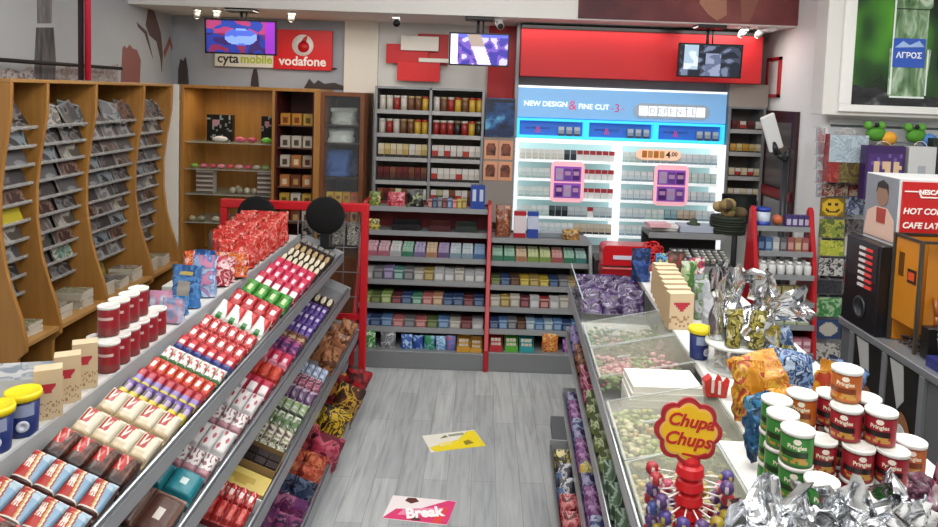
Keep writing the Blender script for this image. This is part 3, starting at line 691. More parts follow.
# ------------------------------------------------------------------ narrow shelf at the right of the display
NZ = (1.9, 1.685, 1.455, 1.26)
shelf_unit('narrow_shelf', 'narrow grey cigarette shelf between lit display and door', 2.295, 2.65, 6.78, 7.13, .9, 2.125, NZ, ())
for i, (z, its) in enumerate(zip(NZ, (('maroon', 'red', 'maroon', 'white'), ('amber', 'gold', 'amber', 'gold', 'cream'), ('cream', 'red', 'cream', 'red', 'cream'), ('cream', 'white', 'cream', 'white', 'cream')))):
    for k, c in enumerate(its):
        for q in range(2):
            if q and i != 2: continue
            PK[c].put(T(2.335 + .3 * (k + .5) / len(its), 6.82 + .03 * q, z + .001), f'{c} cigarette pack, {od(k)} across the {od(i)} shelf down of the narrow shelf, {("front", "back")[q]}', 'cigarettes', 'packs on the narrow shelf')
# ------------------------------------------------------------------ low sloped shelving facing the aisle
ls = empty('aisle_shelving', (0, 5.85, 0), 'low sloped grey shelving with red side posts across the end of the aisle', 'shelving')
SG = M('#77797b', .45, .2)
POSTP = [(5.46, 0), (5.46, .17), (5.98, 1.235), (6.24, 1.235), (6.24, 0)]
for x in (-.985, .06): b = MB(); b.prism(POSTP, 'x', x, x + .035, RAILRED); child(ls, 'side_post', b, .004, 'red side post')
b = MB(); b.prism([(5.5, 0), (5.5, .17), (5.9, .95), (6.24, .95), (6.24, 0)], 'x', .9, .93, SG); child(ls, 'side_post', b, .004, 'grey side post')
b = MB(); b.box(-.95, .06, 5.48, 6.2, 0, .137, SG); child(ls, 'base_plinth', b, .003)
b = MB(); b.box(.095, .9, 5.48, 6.2, 0, .15, SG); child(ls, 'base_plinth', b, .003)
b = MB(); b.box(-.95, .06, 6.2, 6.23, .137, 1.2, M('#6e1018', .6)); child(ls, 'back_panel', b, label='dark red back panel')
b = MB(); b.box(.095, .9, 6.2, 6.23, .15, .98, M('#4a4a4c', .6)); child(ls, 'back_panel', b)
SL = [(1.184, 6.0), (.99, 5.95), (.793, 5.85), (.627, 5.75), (.459, 5.65), (.294, 5.58)]
SR = [(.968, 5.9), (.786, 5.85), (.612, 5.75), (.46, 5.65), (.304, 5.58)]
LIP = M('#8e9092', .4, .2)
for zs, x0, x1 in ((SL, -.949, .059), (SR, .096, .899)):
    for z, y in zs:
        b = MB(); b.box(x0, x1, y, 6.199, z - .02, z - .002, SG); child(ls, 'shelf_board', b)
        b = MB(); b.box(x0, x1, y - .012, y - .001, z - .034, z + .008, LIP); child(ls, 'price_rail', b)
# --- goods on it
def pack_proto(nm, w, d, h, c, c2, c3=None): 
    return Proto(nm, carton(w, d, h, lambda u, v: G(c2) if .22 < v < .62 and .12 < u < .88 else (G(c3 or c) if v > .78 else G(c)), None, G(c)))
def row_of(nm, lab, shelf, cols, x0, x1, y, z, d, h, group, depth=1, gap=.004, kind='sweets', vary=.15, tilt=0.):
    n = len(cols); pitch = (x1 - x0) / n
    cache = {}
    for k, c in enumerate(cols):
        if c is None: continue
        hh = h * (1 + vary * ((k * 7 % 5) / 4 - .5))
        key = (c, round(hh, 3))
        if key not in cache: cache[key] = pack_proto(nm, pitch - gap, d, hh, c[1], c[2], c[3] if len(c) > 3 else None)
        for q in range(depth):
            cache[key].put(T(x0 + pitch * (k + .5), y + d / 2 + .006 + q * (d + .006), z + .0005, 0, tilt), f'{c[0]} {lab}, {od(k)} from the left{(", behind the front one" if q else "")}, {shelf}', kind, group)
def dim(h, k=.82):
    v = [int(h[i:i + 2], 16) for i in (0, 2, 4)]; m = sum(v) / 3
    return '#' + ''.join('%02x' % int((c * .85 + m * .15) * k) for c in v)
def C3(nm, a, b, c=None): return (nm, dim(a), dim(b, .9), dim(c or b, .9))
pink = C3('pink', 'd8708a', 'f0c0cc'); wht = C3('white', 'c9cbcc', 'e8e8e8', 'b8bcc0'); grn = C3('green', '3f9a70', 'a8dcc0'); vio = C3('violet', '8a78b8', 'c0b0dc'); tea = C3('teal', '4aa098', 'b0dcd4')
orn = C3('orange', 'd89060', 'f0cca0'); pur = C3('purple', '7a5aa0', 'b8a0d0'); sky = C3('pale blue', '90b4cc', 'd0e0e8'); blu = C3('blue', '4a80c0', '90b8e0'); lim = C3('lime', '9ac050', 'dce8a0'); coral = C3('coral', 'd06060', 'f0a8a0')
dkg = C3('dull grey', '6e7074', 'a0a2a6'); olive = C3('olive', '5c7038', '98a860'); mar = C3('maroon', '6a2830', 'b06068'); nav = C3('navy', '2a4078', '6a88b8'); gold = C3('gold', 'b08a3a', 'dcc070'); crm = C3('cream', 'c0b8a4', 'e0dacc'); blk = C3('black', '1c1c20', '3c3c44'); yel = C3('yellow', 'd8b020', 'f0d860'); rd = C3('red', 'b02830', 'e0a098'); brn = C3('brown', '5a3826', '8c6448')
# open chewing-gum boxes, each with two rows of sticks standing in it
def gum_row(cols, x0, x1, y, z, where):
    n = len(cols); p = (x1 - x0) / n; trays = {}; st = {}
    for k, c in enumerate(cols):
        if c not in trays:
            trays[c] = Proto('gum_box', open_tray(p - .004, .16, .085, G(c[1]), .55))
            st[c] = Proto('gum_pack', carton((p - .014) / 3 - .002, .03, .078, lambda u, v, c=c: G(c[2]) if v > .45 else G(c[1]), None, G(c[1]), (2, 4)))
        X = T(x0 + p * (k + .5), y + .09, z + .001)
        trays[c].put(X, f'{c[0]} open chewing gum box, {od(k)} from the left {where}', 'gum box', 'open chewing gum boxes')
        for r in range(3):
            for q in range(3):
                st[c].put(X @ T((q - 1) * (p - .014) / 3, -.055 + r * .05, .0035 + .012 * r, 0, -.12), f'{c[0]} gum pack, {od(r)} row, {od(q)} across, gum box {od(k)} from left {where}', 'chewing gum', 'gum packs standing in their boxes')
gum_row([pink, pink, wht, grn, vio, orn, pur, sky, sky, blu], -.94, .05, 5.85, .793, 'on the gum shelf')
gum_row([grn, grn, orn, lim, lim, coral, grn, tea], .1, .89, 5.85, .786, 'past red post')
N1 = 'fourth shelf up, left bay'
row_of('sweet_box', 'mint box', 'third shelf below the gum, left bay' and 'shelf under the gum, left bay', [wht, dkg, vio, tea, dkg, crm, gold, wht, wht, crm, wht, wht], -.94, .05, 5.755, .627, .09, .085, 'boxes under the gum shelf, left bay', 2)
row_of('sweet_box', 'sweet box', 'third shelf up, left bay', [lim, olive, lim, mar, nav, grn, coral, orn, nav, nav, mar, nav], -.94, .05, 5.655, .459, .09, .065, 'boxes on the third shelf up, left bay', 2)
row_of('sweet_box', 'sweet box', 'second shelf up, left bay', [blu, nav, blu, coral, dkg, coral, olive, blu, crm, mar, wht], -.94, .05, 5.585, .294, .09, .065, 'boxes on the second shelf up, left bay', 2)
row_of('sweet_box', 'sweet box', 'shelf under the gum, right bay', [olive, nav, brn, yel, gold, yel, nav, dkg, gold, orn], .1, .89, 5.755, .612, .09, .06, 'boxes under the gum shelf, right bay', 2)
row_of('sweet_box', 'white-fronted box', 'third shelf up, right bay', [crm, gold, crm, mar, wht, rd, wht, crm, wht, crm], .1, .89, 5.655, .46, .09, .085, 'boxes on the third shelf up, right bay', 1)
row_of('sweet_box', 'sweet box', 'second shelf up, right bay', [nav, blu, dkg, brn, sky, blu, sky, blu, nav, blu, blu], .1, .89, 5.585, .304, .09, .07, 'boxes on the second shelf up, right bay', 2)
# bottom deck: bags and open boxes
def small_bag(c, c2, w=.085, h=.12, seed=1): return Proto('sweet_bag', pouch(w, h, .05, mixed((c, c, c2, c), seed, 3), seed, .003, nu=14, nv=9))
for k, (x, nm, c, c2, w, h) in enumerate(((-.86, 'green and white', '#3a8a3a', '#d8e8d0', .13, .13), (-.70, 'grey and white', '#6c7074', '#c8ccd0', .12, .12), (-.55, 'blue', '#2a5ab0', '#b0d0f0', .09, .11), (-.46, 'cobalt', '#2048a0', '#90c0e8', .085, .1),
        (-.37, 'green-blue', '#2a8a60', '#80b0e0', .085, .105), (-.28, 'pale blue', '#6aa0d0', '#d0e4f4', .085, .1), (-.20, 'blue and red', '#3a70c0', '#c04a50', .08, .11))):
    small_bag(c, c2, w, h, k + 2).put(T(x, 5.56 + .01 * (k % 2), .138), f'{nm} sweet bag, {od(k)} from the left on the bottom deck', 'bag', 'bags on the bottom deck, left bay')
OB = [(-.10, 'yellow', '#d89a20', .1, .11, 'left'), (.0, 'amber', '#d8a030', .09, .09, 'left'), (.155, 'red', '#c02028', .1, .12, 'right'), (.275, 'green', '#5ab030', .1, .12, 'right'), (.395, 'turquoise', '#28a0a8', .11, .12, 'right')]
for x, nm, c, w, h, bay in OB:
    tr = Proto('open_box', open_tray(w, .13, h, G(c), .4))
    z = .138 if bay == 'left' else .151
    tr.put(T(x, 5.57, z), f'{nm} open box of sweets on the bottom deck, {bay} bay', 'open box')
    for r in range(2):
        for q in range(3):
            Proto('sweet_sachet', carton((w - .02) / 3 - .003, .03, h * .5 + .02 * r, lambda u, v, c=c: G('#e8dcc8') if v > .7 else G(c))).put(T(x + (q - 1) * (w - .02) / 3, 5.545 + r * .055, z + .0035), f'{nm} sachet, {od(q)} of the {("front", "back")[r]} row in the {nm} open box on the bottom deck', 'sachet', f'sachets in the {nm} open box')
Proto('sweet_bag', pouch(.13, .14, .06, mixed(('#d8802a', '#c04a28', '#e8b050', '#8a3a28'), 5, 4), 3, .004)).put(T(.58, 5.57, .151), 'orange and red patterned sweet bag on the bottom deck, right bay', 'bag')
Proto('sweet_bag', pouch(.1, .1, .05, mixed(('#6a2a80', '#8a4aa0', '#c080c0'), 6, 4), 4, .004)).put(T(.73, 5.57, .151), 'purple sweet bag on the bottom deck, right bay', 'bag')
# upper two shelves of the left bay
for k, (x, c, h, nm) in enumerate(((-.90, '#7a9a3a', .12, 'green and yellow'), (-.93, '#c8b040', .09, 'yellow'))):
    Proto('sweet_bag', pouch(.1, h, .05, mixed((c, '#4a5a2a', '#d8c060'), k + 3, 4), k, .004)).put(T(x if k == 0 else -.895, 6.04 if k == 0 else 5.99, (1.185, .991)[k]), f'{nm} sweet bag at the wall end of the {("top", "second")[k]} shelf, left bay', 'bag')
Proto('sweet_bag', pouch(.15, .12, .06, mixed(('#c02838', '#e08090', '#b01828'), 4, 4), 9, .005)).put(T(-.72, 6.05, 1.185), 'red and pink sweet bag on the top shelf, left bay', 'bag')
Proto('sweet_bag', pouch(.14, .15, .08, mixed(('#17171a', '#101012', '#1c1c20', '#8a9860'), 3, 3), 5, .006)).put(T(-.56, 6.05, 1.185), 'black bag with pale marks on the top shelf, left bay', 'bag')
row_of('sweet_box', 'little box', 'top shelf, left bay', [rd, nav, dkg, mar, blu, coral, yel, gold], -.45, -.12, 6.0, 1.184, .06, .085, 'little boxes on the top shelf, left bay', 1)
Proto('tall_box', carton(.12, .08, .2, lambda u, v: G('#c8d4e8') if (.15 < u < .4 or .6 < u < .85) and .3 < v < .8 else G('#2348a8'), None, G('#1f3f96'))).put(T(-.03, 6.08, 1.185), 'blue box with pale windows on the top shelf beside the red post', 'box')
for k, (x, nm, c) in enumerate(((-.62, 'black', '#18181b'), (-.34, 'dark red', '#4a1a1a'), (-.12, 'dark green', '#26302a'))):
    Proto('open_box', open_tray(.24 if k == 0 else .18, .12, .08, G(c), .7)).put(T(x, 6.02, .991), f'{nm} open box on the second shelf, left bay', 'open box')
    for q in range(4):
        Proto('wrapped_sweet', lump(.035, .04, ('#8a8a80', '#a03830', '#6a7a60')[k])).put(T(x + (q - 1.5) * .042, 6.0, .997), f'small wrapped sweet, {od(q)} from the left in the {nm} open box', 'sweet', f'wrapped sweets in the {nm} open box')
# on the right bay top
Proto('snack_bag', pouch(.13, .26, .09, mixed(('#7a3a28', '#a85a38', '#5a2a1c', '#c08a60'), 8, 7), 7, .005)).put(T(.19, 6.03, .969), 'brown bag of nuts on the shelf beside the red post', 'bag')
Proto('tall_box', carton(.1, .06, .22, lambda u, v: G('#e8d8dc') if .2 < v < .8 else G('#b81828'), None, G('#b81828'))).put(T(.33, 6.0, .969), 'red and white tall box next to the bag of nuts', 'box')
Proto('tall_box', carton(.09, .06, .22, lambda u, v: G('#c8d0e8') if .25 < v < .85 else G('#2a48a8'), None, G('#2a48a8'))).put(T(.44, 6.0, .969), 'blue and white tall box next to the red one', 'box')
Proto('snack_tray', carton(.3, .1, .035, lambda u, v: G('#88929a'), lambda u, v: G('#a8b4b8'))).put(T(.62, 6.08, .969), 'flat grey tray on the right end of the low shelving', 'tray')
Proto('sweet_bag', pouch(.15, .09, .08, mixed(('#8a5a20', '#c89a3a', '#5a3a18'), 4, 4), 6, .005)).put(T(.76, 5.96, .969), 'brown and gold bag before the lit display', 'bag')

# ------------------------------------------------------------------ service counter
ct = empty('service_counter', (1.45, 5.9, 0), 'dark service counter with grey edge below the lit display', 'counter')
b = MB(); b.box(.94, 1.98, 5.75, 6.02, 0, .85, M('#2a2a2c', .5)); child(ct, 'cabinet', b, .004)
b = MB(); b.box(1.36, 1.98, 5.75, 6.02, 1.06, 1.09, M('#4b4d50', .35)); child(ct, 'top', b, .003)
b = MB(); b.box(1.36, 1.98, 5.735, 5.749, 1.05, 1.095, LIP); child(ct, 'edge_strip', b)
b = MB(); b.box(1.36, 1.98, 5.98, 6.02, .85, 1.06, M('#2a2a2c', .5)); child(ct, 'back_rail', b)
b = MB(); b.box(1.4, 1.98, 5.44, 5.74, .86, .88, SG); child(ct, 'lighter_deck', b)
b = MB(); b.box(1.4, 1.98, 5.425, 5.439, .84, .90, LIP); child(ct, 'deck_rail', b)
# red dispenser
rdp = empty('red_dispenser', (1.13, 5.5, .73), 'red moulded sweet dispenser with a small white label at the counter end', 'dispenser')
RR = M('#b8141e', .3, 0, 0, 1, 0, .4)
b = MB(); pts = [(.94, .885), (.94, 1.0)] + [(.98 - .04 * math.cos(a), 1.0 + .04 * math.sin(a)) for a in [PI / 2 * i / 5 for i in range(1, 6)]] + [(1.3 + .05 * math.sin(a), .99 + .05 * math.cos(a)) for a in [PI / 2 * i / 5 for i in range(0, 6)]] + [(1.35, .885)]
b.prism(pts, 'y', 5.42, 5.6, RR); child(rdp, 'hood', b, .012, seg=2)
b = MB(); b.box(.94, 1.34, 5.44, 5.6, .7, .87, M('#8e0f18', .35)); child(rdp, 'drawer_box', b, .008)
b = MB(); b.box(.945, 1.325, 5.432, 5.44, .855, .87, M('#d86a6a', .4)); child(rdp, 'bright_lip', b)
b = MB(); b.box(1.02, 1.16, 5.415, 5.42, .935, .965, M('#c8c4d4', .4)); child(rdp, 'label_strip', b)
b = MB(); b.ball((1.31, 5.42, .985), .045, M('#b8b4d8', .3), 12, (.55, .3, 1)); child(rdp, 'lilac_tab', b)
b = MB(); b.box(.94, 1.34, 5.61, 5.74, .0, .7, M('#2a2a2c', .5)); child(rdp, 'stand', b)
# red bow, counter-top clutter
bow = empty('ribbon_bow', (1.3, 5.3, .9), 'curly bright red ribbon bow beside the red dispenser', 'bow')
for k in range(22):
    a = k * 2.4; r = .02 + .022 * (k % 3); lp = MB()
    c = Vector((1.30 + r * math.cos(a), 5.36 + .03 * math.sin(a * 1.7), 1.0 + r * math.sin(a) * .9))
    pts = [c + Vector((.035 * math.cos(t), .02 * math.sin(t + k), .035 * math.sin(t))) for t in [2 * PI * i / 8 for i in range(9)]]
    lp.tube(pts, .0085, G('#e01a1c'), 5); child(bow, 'ribbon_loop', lp)
b = MB(); b.cyl((1.30, 5.36, .72), (1.30, 5.36, .99), .05, G('#c21820'), 12, .02); child(bow, 'wrapped_stem', b)
for j in range(2):
    for k in range(5 if j else 3):
        x0 = 1.53 + k * .05 if not j else 1.70 + .052 * k
        tr = Proto('lighter_tray', open_tray(.046, .2, .05, M('#55585a', .4), .6)); X = T(x0, 5.6, .885, 0, -.2) @ T(0, 0, 0)
        X = T(x0, 5.57, .915, 0, .28)
        tr.put(X, f'tilted grey lighter tray, {od(k)} from the left of the {("small set by the bow", "long set before the counter")[j]}', 'tray', 'tilted trays before the counter')
        for q in range(4):
            Proto('lighter', carton(.036, .03, .048, lambda u, v, q=q, k=k: G(('#9a9c98', '#7c8a74', '#b0a890', '#8a9494', '#a4a48c')[(q + k) % 5]), lambda u, v: G('#c8c8c0') if u > .4 else G('#8a8a84'), G('#6a6c6a'), (4, 3))).put(X @ T(0, -.075 + q * .045, .0035), f'grey-capped lighter, {od(q)} back in tray {od(k)} of the {("small set", "long set")[j]}', 'lighter', 'lighters in the tilted trays')
pp = Proto('paper_pad', carton(.22, .14, .02, lambda u, v: M('#d8d4d0', .6)))
pp.put(T(1.50, 5.90, 1.091, .1), 'flat white paper pad on the counter, lower', 'paper'); pp.put(T(1.52, 5.91, 1.1125, -.15), 'white paper pad lying on another pad on the counter', 'paper')
Proto('paper_pad', carton(.18, .12, .03, lambda u, v: M('#d8a8b0', .6))).put(T(1.44, 5.80, 1.1345, .15), 'pinkish pad at the front of the counter', 'paper')
Proto('paper_pad', carton(.3, .18, .05, lambda u, v: M('#a8b0c0', .5))).put(T(1.78, 5.90, 1.091, 0), 'grey flat box under the little green hat-shaped item', 'box')
b = MB(); b.lathe([(.055, 0), (.055, .012), (.03, .014), (.028, .045), (.008, .055)], M('#33402a', .6), n=16); Proto('hat_ornament', b.mesh('cap')).put(T(1.76, 5.90, 1.142), 'small dark green hat-shaped item on the grey flat box', 'ornament')
gb = empty('gift_basket', (2.03, 5.86, 1.09), 'dark green basket topped with tan bundles at the counter end', 'basket')
b = MB()
for k in range(7): b.lathe([(.14 + .004 * (k % 2), k * .02), (.14 + .004 * (k % 2), k * .02 + .019)], M('#222a1c', .8), (2.03, 5.86, 1.091), 18)
child(gb, 'woven_body', b)
for k in range(10):
    a = k * 2.1; b = MB(); b.ball((2.03 + .1 * math.cos(a) * (k > 2), 5.86 + .08 * math.sin(a) * (k > 2), 1.26 + .035 * (k % 3)), .06, M(('#8a7448', '#6a6a3a', '#a89060', '#5a4a30', '#c0a878')[k % 5], .8), 10, (1, 1, .8)); child(gb, 'tan_bundle', b)
mo = empty('cash_screen', (2.06, 6.1, 1.0), 'small black screen standing behind the counter basket', 'screen')
b = MB(); b.box(2.12, 2.42, 6.28, 6.32, 1.1, 1.36, M('#0c0c0e', .3)); child(mo, 'housing', b, .005)
b = MB(); b.box(2.135, 2.405, 6.277, 6.28, 1.12, 1.34, M('#141a1c', .15)); child(mo, 'screen_glass', b)
b = MB(); b.cyl((2.25, 6.3, 1.1), (2.25, 6.3, .0), .025, BLACK); child(mo, 'stand_post', b)
b = MB(); b.lathe([(.13, 0), (.12, .02)], BLACK, (2.25, 6.3, 0), 16); child(mo, 'foot', b)

# ------------------------------------------------------------------ white customer display on a black arm
cd = empty('customer_display', (2.33, 5.95, 0), 'white tilted display on a black jointed arm before the white wall', 'display')
X = T(2.40, 6.0, 1.92, .15, .12, -.42)
b = MB(); b.box(-.065, .065, -.015, .015, -.16, .16, M('#e4e6e6', .4), X); child(cd, 'white_panel', b, .01)
b = MB(); b.box(-.055, .055, .0155, .02, -.15, .15, M('#404448', .4), X); child(cd, 'screen_back', b)
b = MB(); b.tube([(2.42, 6.02, 1.84), (2.46, 6.0, 1.74), (2.53, 6.0, 1.70), (2.57, 6.02, 1.78), (2.54, 6.03, 1.74)], .026, M('#1b1c1f', .4), 8); child(cd, 'jointed_arm', b)
b = MB(); b.cyl((2.54, 6.02, .0), (2.54, 6.02, 1.72), .028, M('#222428', .4), 12); child(cd, 'pole', b)
b = MB(); b.lathe([(.12, 0), (.12, .015), (.03, .03)], M('#222428', .4), (2.54, 6.02, 0), 18); child(cd, 'foot', b)

# ------------------------------------------------------------------ small red shelf at the right
rs = empty('red_shelf', (2.2, 5.5, 0), 'red sided sloping shelf stand before the white wall', 'shelf')
prof = [(5.2, 0), (5.2, .3), (5.28, .95), (5.37, 1.27), (5.39, 1.36), (5.42, 1.39), (5.45, 1.36), (5.47, 1.2), (5.5, .9), (5.62, .6), (5.62, 0)]
for x in (2.045, 2.48): b = MB(); b.prism(prof, 'x', x, x + .035, M('#b0141f', .35)); child(rs, 'side_panel', b, .006, 'red side panel')
b = MB(); b.box(2.08, 2.48, 5.6, 5.62, .05, .62, M('#5a1418', .5)); child(rs, 'back_panel', b)
RZ = [(1.235, 5.37), (1.06, 5.3), (.895, 5.25), (.70, 5.22), (.535, 5.2), (.33, 5.19)]
for z, y in RZ:
    b = MB(); b.box(2.081, 2.479, y, 5.599 if z < .8 else 5.50, z - .02, z, SG); child(rs, 'shelf_board', b)
    b = MB(); b.box(2.081, 2.479, y - .01, y - .001, z - .03, z + .008, LIP); child(rs, 'price_rail', b)
def bottle(c, cap, r=.028, h=.095):
    b = MB(); b.lathe([(r * .9, 0), (r, .01), (r, h * .68), (r * .5, h * .82)], G(c), n=12)
    l = MB(); l.lathe([(r * .62, h * .8), (r * .62, h), (r * .5, h + .002)], G(cap), n=12)
    return Proto('small_bottle', b.mesh('bottle'), [('cap', l.mesh('bottle_cap'))])
bt = bottle('#dcdedd', '#eeeeec')
for q in range(3):
    for k in range(6): bt.put(T(2.115 + k * .066, 5.29 + q * .07, .896), f'little white bottle, {od(k)} from the left in the {od(q)} row on the red stand', 'bottle', 'white bottles on the red stand')
t_ = MB(); t_.lathe([(.05, 0), (.053, .11)], G('#d0dae8'), n=18, colf=lambda u, i: G('#c8d4e8')); t2 = MB(); t2.lathe([(.056, .11), (.056, .135), (.05, .138)], G('#2040b0'), n=18); t3 = MB(); t3.lathe([(.054, 0), (.054, .035)], G('#2848b8'), n=18)
Proto('plastic_tub', t_.mesh('tub'), [('lid', t2.mesh('lid'), 'blue lid'), ('base_band', t3.mesh('band'), 'blue band')]).put(T(2.145, 5.43, 1.236), 'white tub with blue lid and blue base on top of the red stand', 'tub')
Proto('small_jar', lump(.08, .08, '#d8663a')).put(T(2.260, 5.44, 1.24), 'orange lump-shaped packet on top of the red stand', 'packet')
for k in range(4): pack_proto('sweet_box', .042, .05, .09, '#4a3a78', '#c8c0d8').put(T(2.330 + .046 * k, 5.42, 1.236), f'violet little box, {od(k)} from the orange packet on top of the red stand', 'box', 'violet boxes on the red stand')
for k, c in enumerate((nav, blu, wht, dkg, coral, orn, coral)): pack_proto('sweet_box', .05, .05, .05 + .05 * ((k * 3 + 1) % 3 > 0), c[1], c[2]).put(T(2.110 + .055 * k, 5.36, 1.061), f'{c[0]} little box, {od(k)} from the left, second deck of the red stand', 'box', 'mixed boxes on the red stand')
for q in range(2):
    for k in range(4): pack_proto('sweet_box', .085, .06, .10, '#b8c49a' if q == 0 else '#c8b878', '#e8ecdc').put(T(2.130 + .095 * k, 5.26 + q * .08, (.536, .701)[q]), f'pale green box, {od(k)} from the left, {("fifth", "fourth")[q]} deck of the red stand', 'box', 'pale green boxes on the red stand')
for q in range(2):
    for k in range(6): pack_proto('sweet_box', .06, .07, .05, '#c87888', '#f0d0d4').put(T(2.115 + .065 * k, 5.24, .331 + q * .051), f'pink box, {od(k)} from the left in the {("lower", "upper")[q]} layer, bottom deck of the red stand', 'box', 'pink boxes on the red stand')
# ------------------------------------------------------------------ slatwall of cards and gift bags at the right
sw = empty('slat_wall', (3.1, 5.64, .0), 'pale slatted display board with hanging cards below the light box', 'display board')
b = MB(); b.box(2.7, 4.55, 5.62, 5.65, .05, 2.06, M('#c9cdd0', .5)); child(sw, 'board', b)
for k in range(13): b = MB(); b.box(2.7, 4.55, 5.612, 5.62, 2.0 - k * .15, 2.018 - k * .15, M('#4e5256', .4)); child(sw, 'slot_rail', b)
def at(px, py, Y):      # where a sight line of the photograph meets the plane at distance Y (used to read sizes off the photo)
    a = (px - 483.2); c = (py - 145.3); cr, sr = math.cos(.035), math.sin(.035)
    u = a * cr + c * sr; v = -a * sr + c * cr; p = math.radians(4)
    dy = math.cos(p) * 720 - math.sin(p) * v; dz = -math.sin(p) * 720 - math.cos(p) * v
    return u * Y / dy, 2.15 + dz * Y / dy
def hung(nm, box, Y, fn, lab, cat, group=None, t=.012, n=(14, 14), parts=()):
    x0, z1 = at(box[0], box[1], Y); x1, z0 = at(box[2], box[3], Y)
    w, h = x1 - x0, z1 - z0
    me = carton(w, t, h, fn, None, fn(.02, .02), n)
    hk = MB(); hk.cyl((0, t / 2, h + .012), (0, 5.612 - Y, h + .012), .004, STEEL, 6); hk.cyl((0, t / 2 + .002, h - .005), (0, t / 2 + .002, h + .015), .003, STEEL, 6)
    Proto(nm, me, [('hook', hk.mesh('hook'))] + list(parts)).put(T((x0 + x1) / 2, Y, z0), lab, cat, group)
def smiley(u, v):
    d = (u - .5) ** 2 + (v - .5) ** 2
    if (u - .35) ** 2 + (v - .62) ** 2 < .006 or (u - .65) ** 2 + (v - .62) ** 2 < .006: return G('#1c1a10')
    if .055 < d < .095 and v < .45: return G('#1c1a10')
    return G('#e8b818') if d < .2 else G('#8a6a10')
cards = [((821, 197, 844, 217), smiley, 'yellow smiling-face card, topmost in the first card column'),
    ((820, 219, 843, 238), mixed(('#8aa038', '#c0b848', '#5a7030'), 2, 4), 'olive green card under the smiling-face card'),
    ((820, 240, 843, 256), mixed(('#b8c838', '#e0d850', '#8aa030'), 3, 5), 'bright lime card, third in the first card column'),
    ((819, 258, 842, 276), mixed(('#d8d8d4', '#c8c8c4', '#2c2c30'), 4, 6), 'white card with dark drawing, fourth in the first card column'),
    ((818, 280, 841, 294), mixed(('#2a2a30', '#3c3c44'), 5, 4), 'dark card between the white card and the green card'),
    ((817, 297, 840, 317), mixed(('#3a8a48', '#58a860', '#b8d8a8'), 6, 4), 'green card above the blue clock-faced card'),
    ((816, 319, 840, 339), lambda u, v: G('#d8d4c4') if (u - .5) ** 2 + (v - .5) ** 2 < .12 else G('#2a4a7c'), 'blue card with a cream disc low in the first card column'),
    ((815, 343, 839, 364), mixed(('#d8d8d0', '#e0e0d8', '#70706c'), 8, 5), 'off-white card with grey figures at the foot of the first card column'),
    ((846, 192, 863, 215), mixed(('#6a7aa8', '#3a4468', '#b0b8d0'), 9, 4), 'blue-grey card at the head of the second card column'),
    ((846, 219, 863, 234), mixed(('#4c4c54', '#7c6c64', '#2a2a2e'), 10, 4), 'dark grey card, second in the second card column'),
    ((845, 236, 862, 256), lambda u, v: G('#7a2030') if abs(u - .5) + abs(v - .5) < .3 else G('#c8c0bc'), 'white card with a maroon flower in the second card column'),
    ((845, 259, 861, 290), mixed(('#8a8e94', '#5c6066', '#c03040'), 11, 3), 'grey card below the maroon flower card'),
    ((843, 293, 858, 340), mixed(('#1c1c20', '#30343c', '#7a2030'), 12, 3), 'tall dark packet at the foot of the second card column')]
for bx, fn, lab in cards: hung('greeting_card', bx, 5.5, fn, lab, 'card', 'cards on the slatted board')
def handles(x, h):
    b = MB(); b.tube([(x * .5 * math.cos(a), 0, h + .05 * math.sin(a)) for a in [PI * i / 8 for i in range(9)]], .003, M('#d8d0c8', .5), 5); return ('handle', b.mesh('handle'))
def bagfn(u, v): return mixed(('#b4c8d4', '#9fb4c2', '#c4d4dc', '#a8bcc8'), 330, 2)(u, v) if v > .42 else (mixed(('#a82a2a', '#8a2020', '#b84a40'), 331, 3)(u, v) if u < .3 else mixed(('#6a5a34', '#84743e', '#5a4a2c'), 332, 3)(u, v))
hung('gift_bag', (828, 134, 863, 183), 5.42, lambda u, v: bagfn(u, v), 'big gift bag, pale blue above and red-brown below', 'gift bag', None, .08, parts=[handles(.12, .36)])
def princ(u, v):
    if u < .08 or u > .92 or v > .86 or v < .06: return G('#3a1a60')
    for cx, c in ((.28, '#6aa0b0'), (.55, '#d88aa8'), (.8, '#7a88c0')):
        if (u - cx) ** 2 + ((v - .62) * .8) ** 2 < .010: return G('#e8c49a')
        if abs(u - cx) < .11 and v < .52: return G(c)
    return G('#4a2a78') if noise.noise(Vector((u * 9, v * 9, 3))) < .25 else G('#7a5aa8')
hung('gift_bag', (864, 145, 899, 200), 5.3, princ, 'purple gift bag printed with three small figures in dresses', 'gift bag', None, .08, parts=[handles(.12, .38)])
hung('gift_bag', (907, 146, 931, 185), 5.3, lambda u, v: G('#d8d8d8') if (u - .5) ** 2 + (v - .35) ** 2 > .03 else G('#b0b4bc'), 'plain white gift bag hanging over the coffee machine', 'gift bag', None, .07, parts=[handles(.1, .27)])
hung('gift_bag', (931, 138, 960, 190), 5.35, mixed(('#16181c', '#2a3a34', '#1a1c20'), 4, 3), 'black gift bag at the edge beside the white one', 'gift bag', None, .07)
